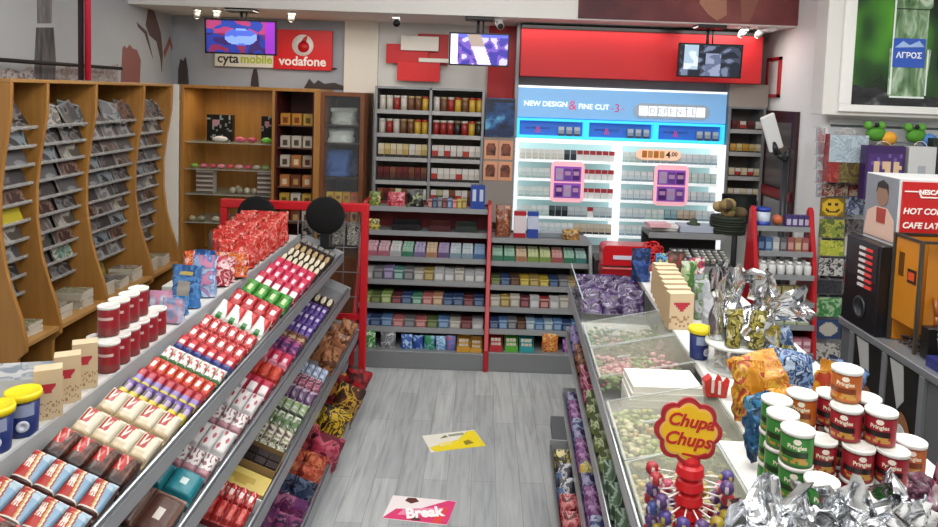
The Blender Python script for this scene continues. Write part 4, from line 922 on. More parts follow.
for k, (px, py, c2, lab) in enumerate(((876, 134, '#e0a030', 'bright green plush toy with orange belly above the purple gift bag'), (916, 136, '#5080c0', 'bright green plush toy with blue patch above the white gift bag'))):
    x, z = at(px, py, 5.5)
    t = empty('plush_toy', (x, 5.5, z - .08), lab, 'plush toy')
    b = MB(); b.ball((x, 5.5, z), .07, M('#4f8f2c', .8), 14, (1.1, .7, .8)); child(t, 'body', b)
    for s_ in (-1, 1): b = MB(); b.ball((x + s_ * .05 - .02, 5.49, z + .065), .034, M('#5a9c34', .8), 10); child(t, 'eye_bump', b)
    b = MB(); b.ball((x - .02, 5.458, z + .07), .018, BLACK, 8); child(t, 'pupil', b)
    b = MB(); b.ball((x + .09, 5.48, z - .03), .06, M(c2, .8), 12, (1, .7, .9)); child(t, 'patch', b)
    b = MB(); b.cyl((x, 5.54, z + .05), (x, 5.612, z + .05), .004, STEEL, 6); child(t, 'hook', b)
for k in range(5):
    x0, z1 = at(817, 128 + k * 14, 5.5)
    Proto('blister_pack', carton(.055, .03, .1, mixed(('#c8ccd0', '#a0a8ae', '#c87878', '#8890a0'), 20 + k, 4), None, G('#b8bcc0')), [('peg', MB().cyl((0, .01, .105), (0, .115, .105), .003, STEEL, 6).mesh('peg'))]).put(T(x0 + .03, 5.5, z1 - .1), f'clear grey blister pack, {od(k)} from the top of the strip beside the pale blue gift bag', 'blister pack', 'blister packs beside the gift bag')
for k in range(3):
    x0, z1 = at(822 + 13 * k, 184, 5.48)
    Proto('greeting_card', carton(.09, .02, .09, mixed(('#8a3a30', '#c0a890', '#5a4038'), 30 + k, 4)), [('peg', MB().cyl((0, .01, .092), (0, .13, .092), .003, STEEL, 6).mesh('peg'))]).put(T(x0 + .05, 5.48, z1 - .09), f'small red-brown card, {od(k)} in the row under the pale blue gift bag', 'card')

# ------------------------------------------------------------------ light box poster
lb = empty('light_box', (3.4, 5.5, 2.1), 'big white framed poster case with a water bottle on a green ground', 'poster case')
b = MB(); b.box(2.55, 4.5, 5.45, 5.649, 2.09, 3.49, M('#d6d4cf', .5)); child(lb, 'case', b, .006)
FR = M('#e2e1dd', .45)
b = MB()
for a in ((2.66, 4.5, 2.12, 2.175), (2.66, 2.75, 2.175, 3.45)): b.box(a[0], a[1], 5.42, 5.45, a[2], a[3], FR)
child(lb, 'frame', b, .004)
def green_mat():
    m, nt, b, l = nodes('green_blur_print')
    mp = coords(nt, (1.1, 1, .7)); n = nt.nodes.new('ShaderNodeTexNoise'); n.inputs['Scale'].default_value = 2.2; n.inputs['Detail'].default_value = 1.5
    l.new(mp.outputs[0], n.inputs['Vector']); r = ramp(nt, [(.36, '#0a140a'), (.47, '#20481a'), (.56, '#4a8e28'), (.66, '#8fbe38')]); l.new(n.outputs[0], r.inputs[0])
    l.new(r.outputs[0], b.inputs['Base Color']); b.inputs['Roughness'].default_value = .25; return m
b = MB(); b.box(2.75, 4.5, 5.438, 5.449, 2.175, 3.45, green_mat()); pg_ = child(lb, 'printed_ground', b)
b = MB()
rk = [(2.75, 2.175), (4.5, 2.175), (4.5, 2.27), (4.2, 2.25), (3.9, 2.29), (3.6, 2.235), (3.35, 2.25), (3.2, 2.235), (3.05, 2.26), (2.95, 2.31), (2.86, 2.30), (2.75, 2.33)]
b.prism(rk, 'y', 5.434, 5.438, noise_mat('dark_rock_print', [(.35, '#0d0d0f'), (.6, '#2c2c30'), (.75, '#6c6c70')], (1, 1, 2), 9, 5, .3)); sub(child(lb, 'printed_rock', b), pg_)
b = MB(); bp = [(3.020, 2.26), (3.035, 2.235), (3.285, 2.235), (3.300, 2.26), (3.325, 2.6), (3.290, 2.62), (3.290, 2.9), (3.315, 2.92), (3.315, 3.2), (3.245, 3.45), (3.095, 3.45), (3.025, 3.2), (3.025, 2.92), (3.045, 2.9), (3.045, 2.62), (3.015, 2.6)]
b.prism(bp, 'y', 5.430, 5.434, noise_mat('water_bottle_print', [(.3, '#33502e'), (.5, '#6a8a62'), (.68, '#b4c6b0')], (3, 1, 1.2), 4, 4, .2, dist=1.2)); sub(child(lb, 'printed_bottle', b), pg_)
b = MB(); b.box(3.030, 3.043, 5.428, 5.430, 2.26, 3.3, M('#dfe8e2', .2)); b.box(3.297, 3.307, 5.428, 5.430, 2.26, 2.6, M('#dfe8e2', .2)); b.box(3.035, 3.295, 5.428, 5.430, 2.237, 2.25, M('#dfe8e2', .2)); b.box(3.045, 3.295, 5.428, 5.430, 2.895, 2.903, M('#203020', .2)); sub(child(lb, 'printed_highlight', b), pg_)
b = MB(); lz0 = at(893, 67, 5.43)[1]; lz1 = at(893, 38, 5.43)[1]; lx0 = at(893, 50, 5.43)[0]; lx1 = at(925, 50, 5.43)[0]
b.box(lx0, lx1, 5.426, 5.430, lz0, lz1, M('#2c55b4', .3)); sub(child(lb, 'printed_label', b, label='blue bottle label'), pg_)
b = MB(); b.prism([(lx0 + .01, lz1 - .07), (lx0 + .07, lz1 - .02), (lx0 + .12, lz1 - .05), (lx1 - .05, lz1 - .015), (lx1 - .01, lz1 - .06)], 'y', 5.423, 5.426, M('#9cb8e0', .3)); sub(child(lb, 'label_mountain', b), pg_)
sub(ctext(lb, 'lettering', 'ΑΓΡΟΣ', .058, M('#f0f4fa', .3), T((lx0 + lx1) / 2, 5.4235, (lz0 + lz1) / 2 - .02), bold=.0015), pg_)

# ------------------------------------------------------------------ coffee corner
cc = empty('coffee_counter', (2.4, 3.4, 0), 'steel framed coffee counter with espresso cup pictures on its side', 'counter')
b = MB(); b.box(2.12, 2.75, 2.2, 4.1, 0, .9, M('#6e7072', .4, .4)); child(cc, 'cabinet', b)
b = MB(); b.box(2.10, 2.78, 2.15, 4.12, .9, .94, M('#8e9194', .3, .5)); child(cc, 'top', b, .004)
for y in (3.31, 3.63, 3.96):
    b = MB(); b.box(2.10, 2.121, y - .02, y + .02, 0, .899, M('#9a9da0', .3, .6)); child(cc, 'frame_post', b, .002)
PB = M('#15110f', .4); PW = M('#c9c9c6', .4)
for y0, y1 in ((3.652, 3.938), (3.332, 3.608)):
    b = MB(); b.box(2.11, 2.121, y0, y1, .05, .895, PB); pn = child(cc, 'picture_panel', b)
    w = y1 - y0
    b = MB(); b.prism([(y0 + w * .92, .89), (y0 + w * .5, .89), (y0 + w * .42, .72), (y0 + w * .60, .66)], 'x', 2.107, 2.11, M('#a9aaa8', .4)); sub(child(cc, 'pouring_stream', b), pn)
    b = MB(); b.prism([(y0 + w * (.45 + .42 * math.cos(a)), .36 + .30 * math.sin(a)) for a in [2 * PI * i / 28 for i in range(28)]], 'x', 2.1045, 2.107, M('#8a5a38', .4)); sub(child(cc, 'coffee_rim', b), pn)
    b = MB(); b.prism([(y0 + w * (.45 + .38 * math.cos(a)), .32 + .28 * math.sin(a)) for a in [2 * PI * i / 28 for i in range(28)]], 'x', 2.102, 2.1045, PW); sub(child(cc, 'printed_cup', b), pn)
# tall red machine housing with the photo on its side
cm = empty('coffee_housing', (2.5, 3.9, .94), 'tall red and white coffee machine housing with HOT COFFEE lettering', 'coffee machine')
b = MB(); b.box(2.19, 2.85, 3.75, 4.08, .941, 1.79, M('#c9c9c8', .4)); child(cm, 'body', b, .003)
b = MB(); b.box(2.20, 2.85, 3.742, 3.75, .95, 1.775, M('#b81c1e', .35)); rf_ = child(cm, 'red_front', b, label='red front panel')
WT = M('#f2eee8', .4)
b = MB(); b.box(2.21, 2.285, 3.738, 3.742, 1.722, 1.728, WT); b.prism([(2.28, 1.728), (2.288, 1.728), (2.303, 1.698), (2.295, 1.695)], 'y', 3.738, 3.742, WT); b.box(2.295, 2.75, 3.738, 3.742, 1.693, 1.699, WT); sub(child(cm, 'white_swoosh', b), rf_)
sub(ctext(cm, 'lettering', 'NESCAFÉ', .034, WT, T(2.285, 3.740, 1.722), bold=.0014, ax='LEFT'), rf_)
sub(ctext(cm, 'lettering', 'HOT COFFEE', .044, WT, T(2.208, 3.740, 1.62), bold=.0012, ax='LEFT', shear=.18), rf_)
sub(ctext(cm, 'lettering', 'CAFE LATTE', .044, WT, T(2.208, 3.740, 1.545), bold=.0012, ax='LEFT', shear=.18), rf_)
b = MB(); b.box(2.186, 2.19, 3.76, 4.075, 1.44, 1.785, M('#7c7f86', .5)); sp_ = child(cm, 'side_picture', b)
b = MB(); b.prism([(3.9 + .06 * math.cos(a), 1.685 + .065 * math.sin(a)) for a in [2 * PI * i / 20 for i in range(20)]], 'x', 2.1835, 2.186, M('#8a6a58', .5)); sub(child(cm, 'printed_face', b), sp_)
b = MB(); b.prism([(3.84, 1.69), (3.85, 1.745), (3.9, 1.765), (3.95, 1.745), (3.96, 1.69), (3.945, 1.72), (3.86, 1.72)], 'x', 2.182, 2.1835, M('#2c2522', .5)); sub(child(cm, 'printed_hair', b), sp_)
b = MB(); b.prism([(3.765, 1.445), (4.07, 1.445), (4.04, 1.58), (3.96, 1.615), (3.85, 1.615), (3.78, 1.56)], 'x', 2.184, 2.186, M('#c8a898', .5)); sub(child(cm, 'printed_shirt', b), sp_)
b = MB(); b.prism([(3.86, 1.53), (3.94, 1.53), (3.945, 1.61), (3.855, 1.61)], 'x', 2.181, 2.184, M('#9a3a30', .5)); sub(child(cm, 'printed_mug', b), sp_)
bk = empty('coffee_machine', (2.13, 3.9, .94), 'black vending coffee machine with a column of red buttons', 'coffee machine')
b = MB(); b.box(2.105, 2.18, 3.74, 4.09, .941, 1.43, M('#17171a', .3)); child(bk, 'body', b, .006)
b = MB(); b.box(2.101, 2.105, 3.755, 4.07, 1.22, 1.42, M('#26282c', .25)); up_ = child(bk, 'upper_panel', b)
for k in range(7):
    b = MB(); b.box(2.095, 2.105, 3.80, 3.86, 1.38 - k * .034, 1.395 - k * .034, M('#d8403c', .4)); b.box(2.095, 2.1045, 3.87, 3.93, 1.38 - k * .034, 1.395 - k * .034, M('#cfc8c4', .4)); sub(child(bk, 'selection_button', b, label='red and white button strip'), up_)
b = MB(); b.lathe([(.06, 0), (.06, .008), (.045, .009), (.044, .002)], M('#2c2e32', .3), n=20, X=T(2.104, 3.9, 1.06, 0, 0, -PI / 2)); child(bk, 'cup_opening', b)
# amber acrylic coffee-bean dispenser
ad = empty('bean_dispenser', (2.35, 3.45, .94), 'amber acrylic coffee dispenser box with beans at its foot', 'dispenser')
AM = M('#d98a1e', .15, 0, 0, 1)
x0, x1, y0, y1 = 2.175, 2.57, 3.5, 3.73
b = MB(); b.box(x0 + .01, x1 - .01, y1 - .012, y1, .945, 1.49, M('#b4701c', .3)); child(ad, 'amber_back', b)
b = MB(); b.box(x0, x0 + .008, y0, y1 - .013, 1.06, 1.49, M('#bb7820', .2)); child(ad, 'side_panel', b)
b = MB(); b.box(x0 + .05, x1, y0 + .03, y0 + .036, 1.06, 1.49, M('#b8741e', .2)); child(ad, 'front_panel', b)
b = MB()
for (x, y) in ((x0, y0), (x1, y0), (x0, y1), (x1, y1)): b.box(x - .008, x + .008, y - .008, y + .008, .941, 1.51, M('#4c463c', .35, .3))
for y in (y0, y1): b.box(x0 + .008, x1 - .008, y - .007, y + .007, 1.495, 1.509, M('#3c3832', .35, .3))
for x in (x0, x1): b.box(x - .007, x + .007, y0 + .008, y1 - .008, 1.495, 1.509, M('#3c3832', .35, .3))
child(ad, 'frame', b)
b = MB(); b.box(x0 - .004, x0, y0 + .03, y0 + .1, 1.28, 1.35, M('#2a1a10', .4)); b.box(x0 - .006, x0 - .004, y0 + .04, y0 + .09, 1.295, 1.335, M('#c84a20', .4)); child(ad, 'dark_logo', b)
b = MB(); b.box(x0 - .004, x0, y0 + .14, y0 + .18, 1.3, 1.42, M('#5a3410', .4)); child(ad, 'small_print', b)
b = MB(); b.box(2.18, 2.25, 3.41, 3.47, .945, 1.1, M('#15110e', .4)); child(ad, 'black_scoop_holder', b, .004)
b = MB(); b.tube([(2.27, 3.52, 1.22), (2.26, 3.48, 1.14), (2.26, 3.48, 1.08)], .012, M('#8a4a18', .3), 8); child(ad, 'dispensing_lever', b)
bn = MB()
for k in range(240):
    bn.ball((R.uniform(x0 + .02, x1 - .02), R.uniform(y0 - .02, y1 - .03), .948 + abs(R.gauss(0, .022))), .011, M(('#2a160c', '#3c2012', '#1c0e08')[k % 3], .4), 6, (1, .7, .6))
stuff(bn.obj('coffee_beans'), 'dark roasted coffee beans heaped at the foot of the amber dispenser', 'coffee beans')
tr = Proto('cup_tray', carton(.3, .3, .05, lambda u, v: M('#262a6a', .4)))
tr.put(T(2.29, 3.2, .9405), 'dark blue tray under the stacked paper cups', 'tray')
cup = MB(); cup.lathe([(.028, 0), (.038, .085), (.040, .088), (.0385, .088), (.0275, .003)], M('#e2dfd8', .5), n=18)
cp = Proto('paper_cup', cup.mesh('paper_cup'))
for j, (x, y, n) in enumerate(((2.20, 3.30, 6), (2.30, 3.30, 4))):
    for k in range(n): cp.put(T(x, y, .9915 + k * .022), f'white paper cup, {od(k)} from the bottom of the {("tall", "short")[j]} stack on the blue tray', 'paper cup', 'paper cups on the blue tray')
dc = MB(); dc.lathe([(.035, 0), (.042, .1), (.038, .1), (.03, .005)], M('#16161a', .4), n=18)
Proto('dark_cup', dc.mesh('dark_cup')).put(T(2.27, 3.18, .9915), 'black cup standing before the white paper cups', 'cup')

# ------------------------------------------------------------------ stickers on the floor
def sticker(nm, pts, lab, base, shapes, txt=None):
    b = MB(); b.prism(pts, 'z', .0008, .0016, base); o = tag(b.obj(nm), lab, 'floor sticker')
    for i_, (n_, pl, m) in enumerate(shapes): q = MB(); q.prism(pl, 'z', .0017 + .0003 * i_, .00195 + .0003 * i_, m); q.obj(n_, o)
    return o
def fl(px, py):
    a = (px - 483.2); c = (py - 145.3); cr, sr = math.cos(.035), math.sin(.035)
    u = a * cr + c * sr; v = -a * sr + c * cr; p = math.radians(4)
    t = -2.15 / (-math.sin(p) * 720 - math.cos(p) * v); return (u * t, (math.cos(p) * 720 - math.sin(p) * v) * t)
FL = lambda *q: [fl(*p) for p in q]
sticker('floor_sticker', FL((431, 452.5), (486, 446), (474, 430), (422, 436)), 'yellow and white advertising sticker on the grey floor', M('#e0ddd0', .4),
    [('yellow_print', FL((429, 448), (435, 452), (486, 446), (474, 430.5), (466, 432), (458, 440), (440, 445)), M('#e6cf1c', .4)), ('printed_product', FL((440, 447), (452, 444.5), (449, 441), (438, 444)), M('#e8d880', .4)), ('printed_product', FL((466, 445.5), (474, 443), (468, 440), (463, 442)), M('#8a7a28', .4)), ('printed_product', FL((440, 439), (448, 437.5), (445, 435.5)), M('#6a7440', .4)), ('grey_lettering', FL((449, 437), (464, 435), (463, 433), (448, 435)), M('#9aa08a', .4))])
ps = sticker('floor_sticker', FL((382, 518.5), (447, 525.5), (456, 501.5), (393, 495.5)), 'pink and white advertising sticker reading Break on the grey floor', M('#e4dada', .4),
    [('pink_print', FL((382, 518), (447, 525), (456, 502), (448, 501), (420, 509), (396, 509)), M('#d0346c', .4)), ('white_band', FL((397, 515), (440, 516), (447, 508), (404, 509)), M('#e08aa6', .4)), ('printed_sweet', FL((405, 501), (411, 504), (419, 502), (416, 498.5), (408, 498)), M('#5a2c22', .4)), ('printed_sweet', FL((407, 518), (413, 521), (421, 521), (418, 517), (411, 516)), M('#5a2c22', .4)), ('red_corner', FL((432, 523), (440, 524), (448, 508), (444, 508), (436, 516)), M('#d8433a', .4))])
a0 = Vector(fl(402, 515)); a1 = Vector(fl(446, 512)); dv = a1 - a0
me = text_mesh('Break', dv.length * .42, M('#f6eef0', .4), bold=.004)
me.transform(Matrix.Rotation(-PI / 2, 4, 'X'))
me.transform(Matrix.Translation(((a0.x + a1.x) / 2, (a0.y + a1.y) / 2, .0042)) @ Matrix.Rotation(math.atan2(dv.y, dv.x), 4, 'Z') @ Matrix.Diagonal((.85, 1.25, 1, 1)))
link('lettering', me, ps)
# ------------------------------------------------------------------ left gondola: four sloping trays
TRAYM = M('#86888b', .4, .35); RAILM = M('#75787c', .45, .3); RAILD = M('#56595e', .4, .4); EDGE = M('#a9abad', .45, .15)
lg = empty('sweet_gondola', (-1.2, 3.2, 0), 'long grey metal gondola with four sloping sweet trays and a white ledge', 'shelving')
Y0, Y1 = 1.25, 5.02
TR = {'A': (-.99, .955, math.radians(23.6), .285), 'B': (-.935, .70, math.radians(22), .26), 'C': (-.87, .40, math.radians(22), .26), 'D': (-.785, .09, math.radians(20), .27)}
RAILX = {'A': (-.975, -.958, .945, 1.0), 'B': (-.925, -.908, .69, .75), 'C': (-.86, -.843, .39, .45), 'D': (-.775, -.758, .085, .15)}
def trayX(k): ox, oz, th, w = TR[k]; return T(ox, 0, oz, 0, 0, th)
for k in 'ABCD':
    w = TR[k][3]
    b = MB(); b.box(-w, 0, Y0, Y1, -.012, 0, TRAYM, trayX(k)); child(lg, 'tray', b)
    x0, x1, z0, z1 = RAILX[k]
    b = MB(); b.box(x0, x0 + .006, Y0, Y1, z0, z1, RAILM); b.box(x0 + .006, x1, Y0, Y1, z0, z0 + .006, RAILD); b.box(x0 + .006, x1, Y0, Y1, z1 - .012, z1 - .003, RAILD); b.box(x1, x1 + .002, Y0, Y1, z0, z1 - .004, M('#85888c', .35, .2)); b.cyl((x0 + .004, Y0, z1), (x0 + .004, Y1, z1), .006, STEEL, 8); child(lg, 'price_rail', b, label='double metal price rail')
    X = trayX(k)
    for ya in (Y1, Y0 - .006): b = MB(); b.box(-w, .012, ya, ya + .006, -.01, .06, EDGE, X); child(lg, 'end_plate', b)
b = MB(); b.box(-1.274, -1.263, Y0, Y1, .02, 1.125, EDGE); child(lg, 'spine_panel', b)
b = MB(); b.prism([(-1.2745, Y0), (-1.62, Y0), (-1.62, 2.42), (-1.415, 2.42), (-1.415, 3.62), (-1.62, 3.62), (-1.62, Y1), (-1.2745, Y1)], 'z', 1.09, 1.119, M('#c9c8c4', .45)); child(lg, 'ledge', b, .004, 'white ledge along the back')
b = MB(); b.box(-1.40, -1.28, Y0 + .02, Y1 - .02, 0, 1.089, M('#6a6865', .6)); child(lg, 'cabinet', b)
b = MB(); b.box(-1.25, -.79, Y0, Y1, 0, .07, M('#5d6064', .5)); child(lg, 'kick_base', b)
for y in (1.26, 2.5, 3.75, 4.98): b = MB(); b.box(-1.262, -1.235, y, y + .03, .07, .8, RAILD); child(lg, 'upright', b)

# --- wrappers
def wrap(nm, w, l, h, fn, seed=0, back=None): return Proto(nm, bar(w, l, h, fn, back, seed=seed))
def swoosh(base, red='#c4161c', wh='#f2efe8', foot=None, headred=True):
    def f(u, v):
        if foot and v < .22: return G(foot)
        d = u * .55 + (1 - v)
        if headred and u < .62 and v > .52 and d < .62: return G(red)
        if .25 < u < .85 and .38 < v < .72 and abs(u - .5 + (v - .55)) < .22: return G(wh) if (int(u * 14) % 3) else G(red)
        return G(base)
    return f
def fn_blue(u, v):
    if v < .22: return G('#4a2018') if v < .19 else G('#e0d4c4')
    t = u + (v - .5) * .35
    if .15 < t < .42 and abs(v - .62) < .17 and (int(t * 30) % 3 or abs(v - .62) < .05): return G('#e6dccd')
    if t < .48: return G('#b8241d')
    if t < .56: return G('#c9a24a')
    if t < .62: return G('#ddd6c8')
    if t < .70: return G('#a5461f')
    return G('#7fa6c4') if v < .75 else G('#a9c3d4')
def fn_dark(u, v):
    if v < .3: return G('#2c1611')
    if u < .55 and v > .45: return G('#c4201e') if (u + v) % .4 > .08 else G('#e8b8a8')
    return G('#4a2418') if noise.noise(Vector((u * 8, v * 8, 1))) < .1 else G('#6a3826')
def fn_cream(u, v):
    if v < .22: return G('#bfa67c')
    if v > .42 and .1 < u < .5 + .25 * (v - .4):
        return G('#e8dccb') if (.24 < u < .32 and .5 < v < .85) or (.3 < u < .5 and abs(v - .66 - (u - .4)) < .05) else G('#b8241f')
    return G('#e2d8c2') if v > .34 or u > .7 else G('#d3c2a0')
def fn_red(a='#c81e24', b='#e89890', c='#f0e4dc'):
    def f(u, v):
        if .3 < u < .7 and .34 < v < .62: return G(c)
        if noise.noise(Vector((u * 5, v * 6, 5))) > .28: return G(b)
        return G(a)
    return f
def fn_yel(u, v): return G('#d8c41e') if v < .35 else (G('#6a4a9a') if v > .7 else (G('#b8a0c8') if u > .5 else G('#3a2a1c')))
def fn_pur(u, v): return G('#b81e30') if v > .5 else (G('#8a70b8') if v > .22 else G('#d4c83a'))
def fn_wg(u, v): return G('#3a7a3a') if v < .2 else (G('#eeeae2') if noise.noise(Vector((u * 4, v * 5, 2))) < .15 else G('#c85048'))
def fn_rb(u, v): return G('#2c3a8a') if v < .3 else (G('#e8d8d8') if .4 < v < .55 and .2 < u < .8 else G('#cc2228'))
def fn_wgr(u, v):
    if u + v > 1.25: return G('#cf2a28')
    if v < .3 and u > .3: return G('#2c8a3a') if u < .7 else G('#f0eee6')
    return G('#f2f0ea')
def fn_green(u, v): return G('#c8d8a0') if .35 < u < .65 and .3 < v < .6 else (G('#3f9a2c') if noise.noise(Vector((u * 5, v * 5, 3))) < .2 else G('#2c6a22'))
def fn_pink(u, v): return G('#f0d4dc') if .3 < u < .7 and .25 < v < .55 else (G('#d02a50') if v > .2 else G('#e88aa0'))
def fn_pw(u, v): return G('#f2e8ea') if v < .55 and .15 < u < .85 else G('#c8284a')
def fn_cb(u, v): return G('#ded2b4') if (u - .5) ** 2 + (v - .5) ** 2 < .13 else G('#3c2a22')
def fn_mauve(u, v): return G('#e6e0dc') if v > .3 and noise.noise(Vector((u * 5, v * 7, 8))) < .12 else (G('#8a4a5a') if v > .3 else G('#b8808c'))
def fn_white_sp(u, v):
    for cx, cy in ((.3, .3), (.7, .55), (.3, .8)):
        if (u - cx) ** 2 + (v - cy) ** 2 < .012: return G('#b83a4a')
    return G('#e4e0e0')
def fn_choc(u, v): return G('#e0d8d0') if .38 < u < .62 and .36 < v < .6 else (G('#5a3428') if .06 < u < .94 and .06 < v < .94 else G('#8a6454'))
def fn_blk(u, v): return G('#d8d4cc') if .38 < u < .62 and .36 < v < .6 else G('#1c1614')
def fn_vio(u, v): return G('#cfc4e4') if .35 < v < .6 and .2 < u < .8 else G('#5a3c96')
TWORDS = {'A': 'top tray', 'B': 'second tray', 'C': 'third tray', 'D': 'bottom tray'}
rows_named = []
def wedge(w, d, h0, h1, c):
    b = MB(); b.prism([(-d / 2, 0), (d / 2, 0), (d / 2, h1), (-d / 2, h0)], 'x', -w / 2, w / 2, G(c)); return b.mesh('display_carton')
def prow(k, y, n, nm, look, fn, l, h, wedgec, lean=20, w_tot=None, where='', hw=.02, seed=1, side=0., lift=0.):
    """one product row lying across a tray on its own sloped display carton"""
    W_ = TR[k][3] - (.03 if k == 'A' else .045) if w_tot is None else w_tot; side -= .005
    th = math.radians(lean); dep = l * math.cos(th) + .004
    Xr = trayX(k) @ T(-TR[k][3] / 2 + side, y, .0006)
    h1 = hw + dep * math.tan(th)
    Proto('display_carton', wedge(W_, dep, hw, h1, wedgec)).put(Xr, f'low carton under the {look} packs, {where}', 'display carton')
    p = W_ / n
    pr_ = Proto(nm, bar(p - .002, l, h, fn, None, nu=26 if n < 6 else 14, nv=28 if n < 6 else 16, seed=seed))
    for i in range(n):
        X = Xr @ T((i + .5) * p - W_ / 2, 0, (hw + h1) / 2 + .0008) @ T(0, 0, 0, RND.uniform(-.03, .03), th)
        pr_.put(X, f'{look} {nm.replace("_", " ")}, {od(i)} from the ledge side, {where}'.replace('ledge side' if k != 'A' else '\0', 'spine'), 'sweets', f'{look} row on the {TWORDS[k]}')
ROWS_A = [(1.5, 4, 'chocolate_bar', 'red and brown', fn_dark, .12, .016, '#2c1611', 'nearest row of the top tray'),
    (1.62, 4, 'chocolate_bar', 'dark red and brown', fn_dark, .12, .016, '#2c1611', 'second row of the top tray'),
    (1.745, 4, 'chocolate_bar', 'blue and red striped', fn_blue, .12, .016, '#5a2018', 'nearer blue row of the top tray'),
    (1.885, 4, 'chocolate_bar', 'blue red gold striped', fn_blue, .12, .016, '#5a2018', 'farther blue row of the top tray'),
    (2.02, 4, 'chocolate_bar', 'dark brown and red', fn_dark, .12, .018, '#2a1610', 'dark row before the cream rows'),
    (2.16, 4, 'chocolate_bar', 'cream and red', fn_cream, .12, .018, '#cdb78e', 'nearer cream row of the top tray'),
    (2.31, 4, 'chocolate_bar', 'cream, white and red', fn_cream, .12, .018, '#cdb78e', 'farther cream row of the top tray'),
    (2.43, 7, 'chocolate_bar', 'yellow and violet slim', fn_yel, .09, .014, '#2c221c', 'slim row behind the cream rows'),
    (2.53, 7, 'chocolate_bar', 'violet and red slim', fn_pur, .09, .014, '#7a1c24', 'row behind the yellow slim bars'),
    (2.64, 7, 'chocolate_bar', 'scarlet slim', fn_red('#d0281e', '#e88a3a'), .09, .015, '#8a1a1a', 'second slim red row of the top tray'),
    (2.76, 7, 'chocolate_bar', 'white and green slim', fn_wg, .09, .014, '#2e5a2e', 'slim row behind the scarlet bars'),
    (2.885, 6, 'chocolate_bar', 'red and navy', fn_rb, .095, .015, '#232c6a', 'row with navy ends on the top tray'),
    (3.0, 6, 'chocolate_bar', 'bright red', fn_red(), .1, .016, '#a01a1c', 'nearer plain red row of the top tray'),
    (3.13, 6, 'chocolate_bar', 'red pale-starred', fn_red('#c8242a', '#f0b0a8'), .1, .016, '#a01a1c', 'farther plain red row'),
    (3.31, 4, 'chocolate_bar', 'white, green and red', fn_wgr, .13, .018, '#e0d8d0', 'white row of the top tray'),
    (3.5, 4, 'sweet_bag', 'glossy red', fn_red('#b8141e', '#e05a5a', '#f0d8d8'), .13, .022, '#7a0e16', 'red bag row behind the white packs'),
    (3.7, 4, 'sweet_bag', 'grass green', fn_green, .13, .022, '#1f4a1a', 'green row of the top tray'),
    (3.89, 5, 'chocolate_box', 'white and crimson', fn_pw, .12, .018, '#9a1c34', 'row behind the green bags'),
    (4.06, 5, 'chocolate_box', 'crimson and pink', fn_pink, .13, .018, '#8a1430', 'nearer pink row of the top tray'),
    (4.22, 5, 'chocolate_box', 'crimson, pink and white', fn_pink, .13, .018, '#8a1430', 'farther pink row of the top tray'),
    (4.38, 7, 'praline_pack', 'cream and brown', fn_cb, .1, .02, '#2a1c18', 'nearest round-print row at far end'),
    (4.54, 7, 'praline_pack', 'cream-dotted brown', fn_cb, .1, .02, '#2a1c18', 'second round-print row at far end'),
    (4.68, 6, 'praline_pack', 'tan and brown', lambda u, v: G('#b8986a') if (u - .5) ** 2 + (v - .5) ** 2 < .12 else G('#2c201c'), .1, .02, '#2a1c18', 'third round-print row at far end'),
    (4.82, 6, 'praline_pack', 'dark and grey', lambda u, v: G('#8a8680') if v > .5 else G('#241c1c'), .1, .02, '#1c1616', 'last row by the black discs')]
for i, (y, n, nm, look, fn, l, h, wc, where) in enumerate(ROWS_A): prow('A', y, n, nm, look, fn, l, h, wc, 19 if y < 3.1 else 26, None, where, seed=i + 1)
ROWS_B = [(1.95, 2, 'chocolate_box', 'black with white square', fn_blk, .17, .02, '#141010', 'nearest row of the second tray'),
    (2.14, 2, 'chocolate_box', 'brown with white square', fn_choc, .17, .02, '#3a2018', 'brown row of the second tray'),
    (2.32, 2, 'chocolate_box', 'teal', lambda u, v: G('#d8e8e8') if .4 < u < .6 and .4 < v < .62 else G('#1f8a98'), .12, .03, '#14606c', 'teal row of the second tray'),
    (2.46, 4, 'sweet_pack', 'white and mauve', fn_mauve, .12, .02, '#6a4a54', 'row behind the teal boxes'),
    (2.62, 4, 'sweet_pack', 'white red-spotted', fn_white_sp, .14, .02, '#b8b0b0', 'spotted row of the second tray'),
    (2.78, 4, 'sweet_pack', 'mauve and white', fn_mauve, .13, .02, '#6a2a38', 'mauve row behind the spotted packs'),
    (2.95, 4, 'sweet_pack', 'pale red-spotted', fn_white_sp, .14, .02, '#8a3a44', 'farther spotted row of the second tray'),
    (3.12, 4, 'sweet_pack', 'pink and white', fn_pw, .12, .02, '#a02a48', 'pink row of the second tray'),
    (3.28, 4, 'sweet_pack', 'scarlet', fn_red('#c8281e', '#d86a3a', '#d84a30'), .12, .022, '#9a1c14', 'scarlet row of the second tray'),
    (3.45, 4, 'sweet_pack', 'rose red', fn_pink, .12, .02, '#8a2038', 'rose row behind the scarlet packs'),
    (3.62, 4, 'sweet_pack', 'purple and pink', mixed(('#6a3a90', '#c04a80', '#3a2460'), 5, 4), .12, .02, '#3a2450', 'purple row of the second tray'),
    (3.8, 4, 'sweet_pack', 'brown and cream', mixed(('#6a3a28', '#c0a080', '#a03a3a'), 6, 4), .12, .02, '#4a241c', 'brown row before the violet bars'),
    (3.98, 6, 'chocolate_bar', 'violet', fn_vio, .12, .016, '#2e1e5a', 'nearer violet row of the second tray'),
    (4.16, 6, 'chocolate_bar', 'violet white-banded', fn_vio, .12, .016, '#2e1e5a', 'middle violet row of the second tray'),
    (4.34, 6, 'chocolate_bar', 'deep violet', fn_vio, .12, .016, '#2e1e5a', 'farther violet row of the second tray'),
    (4.52, 5, 'praline_pack', 'cream capped', fn_cb, .11, .02, '#2a2020', 'far row of the second tray')]
